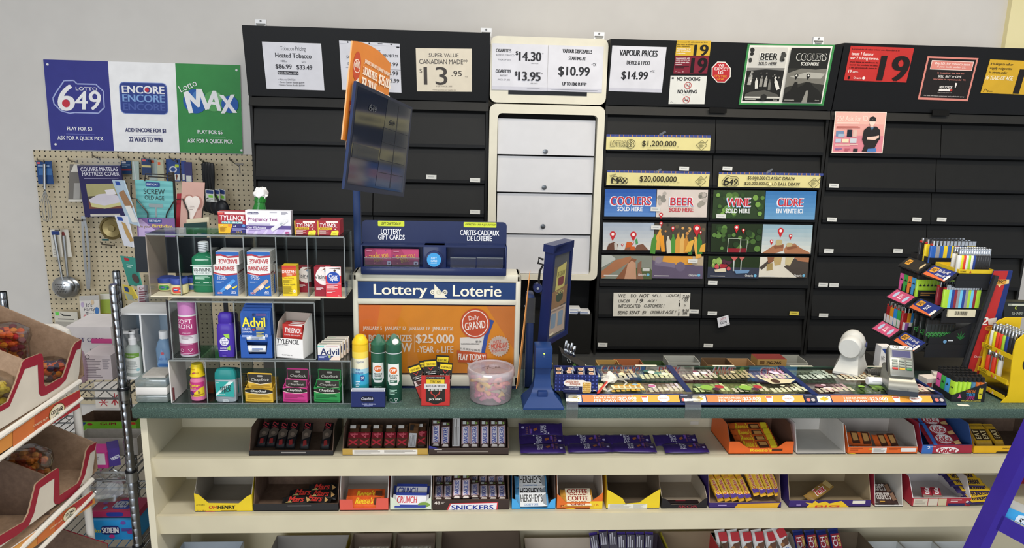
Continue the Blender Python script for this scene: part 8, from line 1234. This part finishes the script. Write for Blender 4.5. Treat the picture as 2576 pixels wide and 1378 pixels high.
GC('turquoise striped birthday card reading SCREW OLD AGE',(341,452),(435,456),(346,553),ysp-.015,'#6fb4b4',[('r',0,8+14*i,100,14+14*i,'#62a6a8')for i in range(7)]+[('rr',28,4,66,15,3,'#2a4580'),T('BIRTHDAY',46,9.5,30,5,'#d9dce6',b=.02),T('SCREW',50,27,56,13,'#2c3436'),T('OLD AGE',50,42,52,10,'#2c3436'),('rr',34,57,72,66,2,'#8a9698'),('r',51,66,55,90,'#8a9698')])
GC('purple birthday card below the turquoise one',(345,547),(440,549),(348,612),ysp-.045,'#7a5f94',[('p',[(4,10),(10,4),(60,60),(60,100),(4,100)],'#b9a4cc'),('rr',30,2,66,20,4,'#2a4580'),T('BIRTHDAY',48,11,30,8,'#d9dce6',b=.02),T('On your',20,34,34,14,'#8c7a3c',b=.01),T('Birthday.',68,32,54,16,'#dcc05c',b=.03),('ln',20,52,50,70,2,'#8a7aa8')])
GC('pink card with a white heart, right of the turquoise card',(459,457),(516,459),(453,575),ysp-.02,'#c49c90',[('c',34,42,26,'#a8786c',16),('c',70,44,26,'#a8786c',16),('c',50,64,20,'#a8786c',14),('c',36,42,20,'#e2d8d0',13),('c',64,42,20,'#e2d8d0',13),('p',[(17,46),(83,46),(50,84)],'#e2d8d0'),('ln',40,50,62,60,3,'#a89a94')])
GC('red card edge between the turquoise and pink cards',(446,487),(460,486),(443,575),ysp-.005,'#9c2430',[])
GC('dark green card in front of the pink heart card',(463,562),(521,558),(463,612),ysp-.05,'#1d3c38',[('ln',34,26,70,40,1,'#4a8a72')])
GC('cream card behind the dark green one',(470,552),(526,545),(472,600),ysp-.03,'#d2c8ac',[])
nsd=V((-.86,-.5,.0)).normalized()
def side(lab,tl,tr,br,bl,c,W,H,it,px_=None):
 p0=PY(tl[0],tl[1],ysp-.02);q=[PP(x,y,p0,nsd*-1 if False else V((-.55,-.83,0)).normalized())for x,y in(tl,tr,br,bl)];n=V((-.55,-.83,0)).normalized();b=MB();b.slab([q[3],q[2],q[1],q[0]],-n*.004,c);b.art(Frame(q[0]+n*.0006,(q[1]-q[0])/W,(q[3]-q[0])/H,n),it);one(b,'greeting_card',lab,'greeting card')
side('angled card with a brown animal photo, top of the left card column',(281,452),(311,454),(350,569),(322,560),'#a8bccc',100,100,[('rr',24,3,60,12,3,'#2a4a9c'),('p',[(20,30),(70,22),(96,60),(60,70),(30,60)],'#9a7454'),('p',[(30,60),(80,58),(90,96),(40,98)],'#dcdcd8')])
side('angled white card with a tan dog, second in the left card column',(288,541),(321,544),(336,622),(312,618),'#d4d6de',100,100,[('rr',16,4,56,16,3,'#2a4a9c'),('p',[(40,20),(66,24),(90,80),(60,84),(44,60)],'#b8945c')])
side('angled teal card, third in the left card column',(302,643),(339,649),(357,722),(324,716),'#3f9486',100,100,[('rr',24,4,56,14,3,'#b8343c'),('ln',30,26,74,40,2,'#a8d4c8'),('c',64,72,22,'#5a4a48',16)])
side('yellow card, lowest in the left card column',(307,715),(331,722),(347,751),(318,754),'#d8c452',100,100,[('rr',16,10,60,40,6,'#2a4580'),('p',[(10,50),(80,54),(90,90),(20,94)],'#a8b4a0')])
card('charity_sheet','white sheet with red block lettering behind the clear bins','sheet',(346,718),(372,716),(350,770),2.3,'#cfc8cc',[T('CH',40,14,50,16,'#8c3440',b=.03),('ln',10,28,90,96,6,'#8c5a64')])
card('clear_sign_holder','clear sign holder leaning behind the left end of the top clear bins','sign holder',(362,690),(420,690),(366,768),2.29,clear('clear_sheet','#e2e4e4',.12),[])
# ---- wire shelving left of the counter
t=thing('wire_shelving','chrome wire shelving unit between the nut rack and the counter','shelving',(-1.2,2.2,0));pf0,pf1=PY(285,712,2.1),PY(345,1378,2.1);ZW=[PY(250,978,2.11).z,PY(250,1184,2.11).z,PY(300,1372,2.11).z]
fxp,bxp=PY(309,968,2.1).x,PY(312,900,2.52).x
def post(nm,x,y,z1,r=.0125):
 b=MB();pr=[];z=0
 while z<z1:pr+=[(r,z),(r,z+.022),(r*.93,z+.0235),(r*.93,z+.025)];z+=.0254
 b.lathe(pr+[(r,z1),(r*.8,z1+.004)],m('#8f9296',.2,1.0),M=TR((x,y,0)),seg=14);b.build(nm,t)
ztf=PY(285,718,2.1).z;post('post',fxp,2.1,ztf);post('post',bxp,2.52,PY(275,690,2.52).z);post('post',PY(10,760,2.52).x,2.52,PY(10,748,2.52).z);post('post',PY(10,760,2.52).x,2.1,.9)
xl=PY(10,760,2.52).x
for i,z in enumerate(ZW):
 b=MB()
 for yy in(2.1,2.52):
  b.tube([(xl,yy,z),(fxp,yy,z)],.0035,STEEL,6);b.tube([(xl,yy,z-.026),(fxp,yy,z-.026)],.0035,STEEL,6);n_=22;b.tube([(xl+(fxp-xl)*k/n_,yy,z-.026*(k%2))for k in range(n_+1)],.002,STEEL,5)
 for k in range(22):x=xl+(fxp-xl)*(k+.5)/22;b.tube([(x,2.1,z+.003),(x,2.52,z+.003)],.002,STEEL,4)
 for x in(fxp,xl):b.tube([(x,2.1,z),(x,2.52,z)],.0035,STEEL,6);b.tube([(x,2.1,z-.026),(x,2.52,z-.026)],.0035,STEEL,6)
 b.build('wire_shelf',t)
 b=MB();b.lathe([(.0135,z-.03),(.016,z-.028),(.0165,z),(.0165,z+.002)],STEEL,M=TR((fxp,2.1,0)),seg=14);b.lathe([(.0168,z+.003),(.0172,z+.006),(.0155,z+.009)],m('#16171a',.4),M=TR((fxp,2.1,0)),seg=14);b.build('collar',t)
S1,S2,S3=(z+.0056 for z in ZW)
# boxes on the wire shelves
carton('candy_case','white case with pink lettering on the top wire shelf, behind the nutrition box','box',(172,822,285,893),2.28,.15,'#dcd8da',220,140,[('r',0,94,220,140,'#8f7f6c'),T('HOT GEMS',100,44,160,14,'#4a3f6c',b=.04),('r',120,40,220,56,'#c8508c'),T('Nutrition Facts',156,80,90,11,'#33333a',b=.03)],z=S1)
carton('candy_case','white nutrition-label box on the top wire shelf beside the chrome post','box',(214,894,284,956),2.17,.1,'#d3c9cc',140,120,[('ring',24,6,8,11,'#33333a'),('ln',6,18,90,112,12,'#8f868c'),('ln',96,18,134,70,6,'#a8a0a6')],z=S1)
b=MB();p=PY(205,958,2.16);b.loft([[(.018*k*cos(2*pi*i/10),.03*k*sin(2*pi*i/10),z)for i in range(10)]for z,k in((0,.9),(.03,1.1),(.06,1),(.09,.6),(.1,.3))],clear('pink_bag','#e8d4e0',.12,.2,.35,'#d8b8cc'));one(b,'plastic_bag','pinkish plastic bag at the left of the nutrition-label box','bag',M=TR((p.x,2.16,S1)))
b=MB();b.rbox((PY(300,990,2.2).x,2.27,S1+.0005),(XL-.02,2.4,S1+.015),.003,'#8f8074')
tray('candy_case','dark open case with a bright green front on the lower wire shelf','box',(200,1183,352),2.27,.12,PY(270,1060,2.27).z-S2,PY(280,1032,2.39).z-S2,'#7cc43a',CARDD,[('p',[(0,0),(0,40),(30,30),(40,6)],'#2a4a8c'),('c',50,20,9,'#a8343a'),T('GUM',110,16,50,20,'#8c2a30',b=.05),('rr',166,4,200,22,4,'#c83a2c')],200,180,z=S2)
tray('candy_case','open grey cardboard case in front of the bright green one','box',(200,1183,352),2.2,.066,PY(270,1102,2.2).z-S2,PY(270,1078,2.266).z-S2,GREYCARD,GREYCARD,z=S2)
carton('candy_case','magenta candy box with a white nutrition panel on the lower wire shelf','box',(196,1138,273,1185),2.115,.06,'#c23a8c',150,96,[('r',60,6,140,74,'#d9d6da'),('ln',66,10,110,50,5,'#8a868c'),('r',60,78,100,94,'#3a8ad0')],z=S2)
carton('candy_case','purple candy box turned sideways on the lower wire shelf','box',(277,1128,304,1184),2.13,.06,'#4a3a86',60,120,[T('NERDS',36,62,44,22,'#d9dcea',b=.06,rot=20)],z=S2,rz=RAD(28))
carton('candy_case','small lime green carton right of the chrome post','box',(333,1112,354,1150),2.08,.012,'#86b83a',50,90,[('ln',20,6,46,40,5,'#c9ccc4')],z=S2+.0)if False else None
b=MB();R=random.Random(2);p=PY(268,1256,2.17)
b.loft([[(.07*k*cos(2*pi*i/14)*R.uniform(.85,1.1),.045*k*sin(2*pi*i/14)*R.uniform(.85,1.1),z)for i in range(14)]for z,k in((0,.9),(.02,1.1),(.05,1),(.08,.75),(.1,.35))],FILM);zpk=PY(290,1262,2.14).z
one(b,'candy_bag','crinkled clear candy bag on top of the pink candy box','bag',M=TR((p.x,2.17,zpk+.002)),smooth=20)
ND=lambda c2:[('rr',60,8,150,70,24,'#2a3a8c'),T('NERDS',96,40,70,36,'#e6e8ee',b=.06,rot=-8),T('rope',146,40,40,24,'#dcd24a',b=.04,rot=-14)]
def case(lab,x0,y0,x1,y1,y,d,c,top,front,z):
 return carton('candy_case',lab,'box',(x0,y0,x1,y1),y,d,c,240,140,front,z=z,top=top,rtop=[('rr',90,20,190,84,24,'#3a4a9c'),T('NERDS',124,50,66,44,'#c9d0e0',b=.05),T('rope',172,52,34,28,'#d0c45c',b=.04),('c',40,40,12,'#8c4a9c'),('c',60,76,10,'#4aa0c8')])
zb3=PY(290,1308,2.13).z
case('bright blue candy box standing upside down on the lowest wire shelf',228,1308,352,1376,2.135,.1,'#2a8ed0','#4a98cc',[('rr',60,40,150,104,20,'#232c6c'),T('NERDS',104,72,78,40,'#e6e8ee',b=.06,rot=180),T('rope',34,74,44,28,'#dcd24a',b=.04,rot=180),('c',170,20,13,'#6a4a9c'),('c',200,84,16,'#8c3a7c'),('c',110,116,14,'#c03a8c'),('ln',160,60,220,84,2,'#5c3a8c')],S3)
case('crimson candy box lying on top of the bright blue one',228,1286,352,1306,2.145,.085,'#9c2a50','#a83a5c',[('rr',80,20,160,120,20,'#2a3a8c')],zb3+.001)
# white cubby organizer with bottles, stack of clear trays
yo=2.13;OW=m('#dcdedf',.4);x0,x1=PY(293,860,yo).x,PY(433,860,yo).x;z0,z1=max(PY(360,955,yo).z,S1+.001),PY(360,788,yo).z;xm=PY(357,860,yo).x
t=thing('white_organizer','white two-compartment cubby organizer with pump bottles left of the clear bins','organizer',((x0+x1)/2,yo,z0));d_=.13
for nm,a,c in(('side_panel',(x0,yo,z0),(x0+.005,yo+d_,z1)),('side_panel',(x1-.005,yo,z0),(x1,yo+d_,z1)),('divider',(xm-.0025,yo+.002,z0+.005),(xm+.0025,yo+d_-.005,z1-.005)),('floor_panel',(x0+.005,yo,z0),(x1-.005,yo+d_,z0+.005)),('top_panel',(x0+.005,yo,z1-.005),(x1-.005,yo+d_,z1)),('back_panel',(x0+.005,yo+d_-.004,z0+.005),(x1-.005,yo+d_,z1-.005))):
 b=MB();b.box(a,c,m('#a9bccc',.5)if nm=='back_panel' else OW);b.build(nm,t)
def pump(lab,px,y,back):
 x,zb,wd,h=place(*px,y,z0+.0055);r=wd/2;My=y+r*.8;Mp=TR((x,My,zb));t=thing('pump_bottle',lab,'bottle',(x,My,zb));b=MB()
 b.lathe([(r*.9,0),(r,.004),(r,h*.55,m('#b9c4c0',.2,trans=.2)),(r*.9,h*.64),(r*.45,h*.72),(r*.42,h*.74)],m('#b9c4c0',.2,trans=.2),M=Mp,seg=24,sy=.8);b.art(Round((x,My,zb),r*1.0,150,260,h*.55,zb+h*.58,2.2,ry=r*.8),[('r',4,20,146,72,'#6f9a44'),('p',[(146,60),(146,236),(4,236),(4,78),(70,76)],'#dcdfdc'),T('ALOES' if back else 'NATURALS',70,48,80,18,'#dfe6d4'),('ln',16,100,120,200,8,'#a9aeac'),('c',124,200,16,'#9cc4cc')]);b.build('body',t)
 b=MB();b.lathe([(r*.5,h*.71),(r*.5,h*.84),(r*.3,h*.86),(r*.3,h*.95),(r*.42,h*.955),(r*.42,h)],WHITE,M=Mp,seg=18);b.box((-r*1.2,-r*.2,h*.955),(0,r*.2,h),WHITE,Mp);b.build('pump',t)
pump('green-labelled lotion pump bottle at the front of the white organizer',(314,838,354,946),yo+.01,False)
pump('green-labelled lotion pump bottle at the back of the white organizer',(330,830,362,930),yo+.07,True)
x,zb,wd,h=place(392,838,430,950,yo+.02,z0+.0055);q=wd/2;Mp=TR((x,yo+.045,zb));t=thing('baby_oil_bottle','clear blue baby oil bottle in the right half of the white organizer','bottle',(x,yo+.045,zb));b=MB();b.loft([sq(q*.86,.018,0),sq(q,.02,h*.05),sq(q*.95,.02,h*.3),sq(q,.02,h*.6),sq(q*.7,.016,h*.77),sq(q*.42,.012,h*.83)],m('#8fb0d0',.12,trans=.35),Mp)
b.art(Frame((x-q,yo+.0245,zb+h*.72),(2*q/100,0,0),(0,0,-h*.72/140),(0,-1,0)),[('p',[(50,20),(86,90),(70,124),(30,124),(14,90)],'#7ea4d0'),('c',52,40,11,'#c8606c',7),T('baby oil',52,66,56,16,'#4a6cae',sh=.2),('rr',20,86,84,98,5,'#4a7cc0'),('r',60,120,76,132,'#d9e2ec')]);b.build('body',t);b=MB();b.lathe([(q*.55,h*.82),(q*.58,h*.84),(q*.58,h*.99),(q*.52,h)],WHITE,M=Mp,seg=20);b.build('cap',t)
for i in range(3):
 p,r_=PY(347,1018-21*i,2.03),PY(427,1018-21*i,2.03);zz=ZT+.001+i*.0235;b=MB();mt=clear('stacked_tray','#dfe8e6',.12,.1,.3,'#c4d0ce')if i!=1 else milk
 b.rbox((p.x-.002*i,2.02,zz),(r_.x-.002*i,2.1,zz+.0225),.004,mt);one(b,'plastic_tray',('clear plastic tray at the bottom of the stack beside the clear bins','white plastic tray in the middle of the stack','clear plastic tray on top of the stack')[i],'tray')
b=MB();p,r_=PY(372,962,2.06),PY(432,962,2.06);b.box((p.x,2.03,ZT+.0725),(r_.x-.004,2.1,ZT+.079),GREYCARD);one(b,'cardboard_piece','flat piece of cardboard on top of the tray stack','cardboard')
# ---- nut rack in the near left corner
XN=-1.068
t=thing('nut_rack','white tubular nut rack with orange price strips in the lower left corner','display rack',(XN-.15,1.7,0));TB=m('#d8d4cc',.35)
QX=lambda x,y,xx=XN:PX(x,y,xx)
def rail(pts,nm,items,z_off=0):
 q=[QX(x,y,XN+.012)for x,y in pts];b=MB();b.slab([q[3],q[2],q[1],q[0]],(-.004,0,0),'#cf8a44',side=TB);n=V((1,0,0));b.art(Frame(q[0]+V((.0006,0,0)),(q[1]-q[0])/300,(q[3]-q[0])/100,n),items);b.build(nm,t);return q
def cottage(x):return[('r',210,2,300,98,'#a8343a'),('r',150,2,210,98,'#bb5636'),('r',90,2,150,98,'#c8703c'),('r',0,2,40,98,'#d69c50'),('c',x,50,26,'#4a3a24',42),('c',x,50,24.5,'#d8c48c',39),('c',x,50,22.5,'#e2d9c2',36),T('COTTAGE',x,42,38,20,'#2f2a20',b=.03),('p',[(x-8,62),(x,52),(x+9,62)],'#5a6a5c'),T('COUNTRY',x,70,28,12,'#4a4436',b=.01),T('CANDIED NUTS',x-52,52,44,10,'#ecd4b4',b=.01),T('& TRAIL MIXES',x+48,52,42,10,'#ecd4c8',b=.01)]
r1=rail(((-60,1122),(200,980),(206,1008),(-60,1180)),'price_strip',cottage(220));r2=rail(((20,1378+8),(232,1234),(240,1264),(20,1424)),'price_strip',cottage(205))
for q,nm in((r1,'a'),(r2,'b')):
 ya,yb=.95,q[1].y;zt_=(q[0].z+q[1].z)/2;zb_=(q[2].z+q[3].z)/2;b=MB();b.tube([(XN+.012,1.0,zt_+.004),(XN+.012,yb+.005,zt_+.004)],.007,TB,8);b.tube([(XN+.012,1.0,zb_-.004),(XN+.012,yb+.005,zb_-.004)],.006,TB,8);b.box((XN-.33,1.0,zt_-.012),(XN+.006,yb,zt_-.006),TB);b.build('tray',t)
yt_=max(QX(206,853).y,QX(243,1112).y)+.022;zt1,zt2=(r1[0].z+r1[1].z)/2,(r2[0].z+r2[1].z)/2;FP=lambda x,y:PY(x,y,yt_);xr_=FP(196,1050).x;zh=FP(165,824).z
b=MB();b.tube([(xr_,yt_,0),(xr_,yt_,zh-.035),(xr_-.006,yt_,zh-.012),(xr_-.03,yt_,zh),(FP(60,818).x,yt_,zh)],.011,TB,10);b.build('tube_frame',t);b=MB();b.tube([(FP(118,1110).x,yt_,0),(FP(118,1110).x,yt_,zh-.011)],.009,TB,10);b.build('tube_leg',t)
def nutbox(lab,front,side_top,zf,mark,depth=.3):
 """die-cut display box: front outline traced on the plane of the rack front, then walls running back from it"""
 q=[QX(x,y)for x,y in front]
 for p in q:p.z=max(p.z,zf)
 ya=max(p.y for p in q);yb=min(p.y for p in q);b=MB();CD=CARDD
 b.slab(q[::-1],(-.004,0,0),m('#cfc8bc',.6),side=CARD)
 for s,y in((0,ya-.004),(1,yb)):
  h=side_top[s];P=[V((XN-.004,y,zf)),V((XN-depth,y,zf)),V((XN-depth,y,h[1])),V((XN-.004,y,h[0]))];b.slab(P,(0,.004,0),CARD)
 b.box((XN-depth,yb,zf),(XN-.004,ya,zf+.003),CARD);b.box((XN-depth-.004,yb,zf),(XN-depth,ya,side_top[0][1]),CARD)
 n=V((1,0,0));a0=QX(0,700)
 for poly in mark:b.add([QX(x,y,XN+.0008)for x,y in poly],[tuple(range(len(poly)))],m('#8f2234',.5))
 one(b,'nut_display_box',lab,'display box');return ya,yb
RED1=[[(207,853),(205,875),(193,879),(180,912),(170,940),(160,962),(130,987),(108,996),(101,994),(97,985),(95,918),(64,926),(57,912),(110,890),(110,960),(113,968),(150,953),(165,930),(182,876),(190,862)]]
zt1b=zt1+.0005
f1=[(206,853),(190,862),(182,876),(165,930),(158,948),(148,953),(115,972),(111,966),(109,900),(106,890),(100,889),(64,903),(57,910),(40,962),(20,1010),(0,1022),(-40,1035),(-40,1104),(196,965),(199,940)]
o1=nutbox('brown nut display box with a dark red wavy front on the upper rack tray',f1,((QX(206,853).z,QX(206,853).z+.14),(1.06,1.16)),zt1b,[[(206,853),(203,876),(193,880),(176,925),(166,955),(150,972),(114,994),(104,996),(98,989),(95,917),(63,928),(40,985),(24,1022),(0,1036),(-20,1042),(-20,1028),(0,1022),(20,1010),(40,962),(57,910),(64,903),(100,889),(106,890),(109,900),(111,966),(115,972),(148,953),(158,948),(165,930),(182,876),(190,862)]])
ymid=QX(64,903).y;b=MB();b.slab([V((XN-.005,ymid,zt1b+.004)),V((XN-.29,ymid,zt1b+.004)),V((XN-.29,ymid,QX(64,903).z+.13)),V((XN-.005,ymid,QX(64,903).z))],(0,-.004,0),CARD);one(b,'box_divider','cardboard wall between the two halves of the upper nut boxes','divider')
zt2b=zt2+.0005
f2=[(243,1112),(226,1121),(218,1132),(205,1195),(196,1215),(150,1246),(149,1180),(145,1177),(123,1191),(120,1194),(97,1211),(90,1218),(72,1290),(60,1312),(2,1346),(-30,1362),(-30,1400),(226,1222),(232,1195)]
o2=nutbox('brown nut display box with a dark red wavy front on the lower rack tray',f2,((QX(243,1112).z,QX(243,1112).z+.14),(.76,.84)),zt2b,[[(243,1112),(239,1131),(227,1140),(214,1195),(200,1226),(180,1247),(148,1268),(139,1268),(135,1260),(137,1203),(122,1212),(100,1228),(86,1290),(72,1322),(40,1348),(0,1372),(-16,1380),(-16,1352),(2,1346),(60,1312),(72,1290),(90,1218),(97,1211),(120,1194),(123,1191),(145,1177),(149,1180),(150,1246),(196,1215),(205,1195),(218,1132),(226,1121)]])
ymid=QX(119,1194).y;b=MB();b.slab([V((XN-.005,ymid,zt2b+.004)),V((XN-.29,ymid,zt2b+.004)),V((XN-.29,ymid,QX(119,1194).z+.13)),V((XN-.005,ymid,QX(119,1194).z))],(0,-.004,0),CARDD);one(b,'box_divider','cardboard wall between the two halves of the lower nut boxes','divider')
q3=[PX(x,y,XN)for x,y in((150,1333),(271,1366),(262,1420),(120,1420))];b=MB();b.slab([V((XN,q3[1].y,q3[1].z)),V((XN-.3,q3[1].y,q3[1].z+.12)),V((XN-.3,q3[1].y,.36)),V((XN,q3[1].y,.36))],(0,-.004,0),CARDD,side=m('#8f2234',.5));b.box((XN-.3,q3[1].y-.3,.36),(XN,q3[1].y-.004,.364),CARDD);one(b,'nut_display_box','brown nut display box just entering the bottom edge of the photo','display box')
R=random.Random(9)
def nutbag(lab,c,cols,n,sc=1.0,zf=0):
 t=thing('candy_bag',lab,'bag',c);b=MB();b.loft([[(c.x+.05*sc*k*cos(2*pi*i/12),c.y+.032*sc*k*sin(2*pi*i/12),c.z+z*sc)for i in range(12)]for z,k in(((zf-c.z)/sc,.9),(0,1),(.015,1.15),(.035,1.1),(.05,.6))],FILM);b.build('wrapper',t)
 b=MB()
 for i in range(n):a=R.uniform(0,6.28);r=R.uniform(.1,.85);b.ball(V((c.x+.046*sc*r*cos(a),c.y+.028*sc*r*sin(a),R.uniform(zf+.008,c.z+.036*sc))),.0085,m(R.choice(cols),.35),8,(1.2,1,1))
 o=b.build('candies',t);o['kind']='stuff'
MIX=['#c8343a','#d8602c','#e0882c','#7a2a3c','#4a3a5c','#d890a0']
nutbag('clear bag of mixed candies in the far half of the upper nut box',PX(138,940,XN-.07)+V((0,-.015,0)),MIX+['#3a2c4c','#d8d0c0'],90,1,zt1b+.004);nutbag('clear bag of red candies behind the cardboard wall of the upper nut box',PX(30,858,XN-.16)+V((0,-.02,0)),MIX[:4],140,1.1,zt1b+.004);nutbag('bag of yellow candies at the left edge of the upper nut box',PX(6,968,XN-.08)+V((0,-.045,0)),['#d8c04a','#e0cf6a','#cfb43c'],90,1,zt1b+.004);nutbag('bag of orange snack mix in the lower nut box',PX(70,1176,XN-.12),['#c8742c','#d08a3c','#a84a2c'],90,1.2,zt2b+.004)
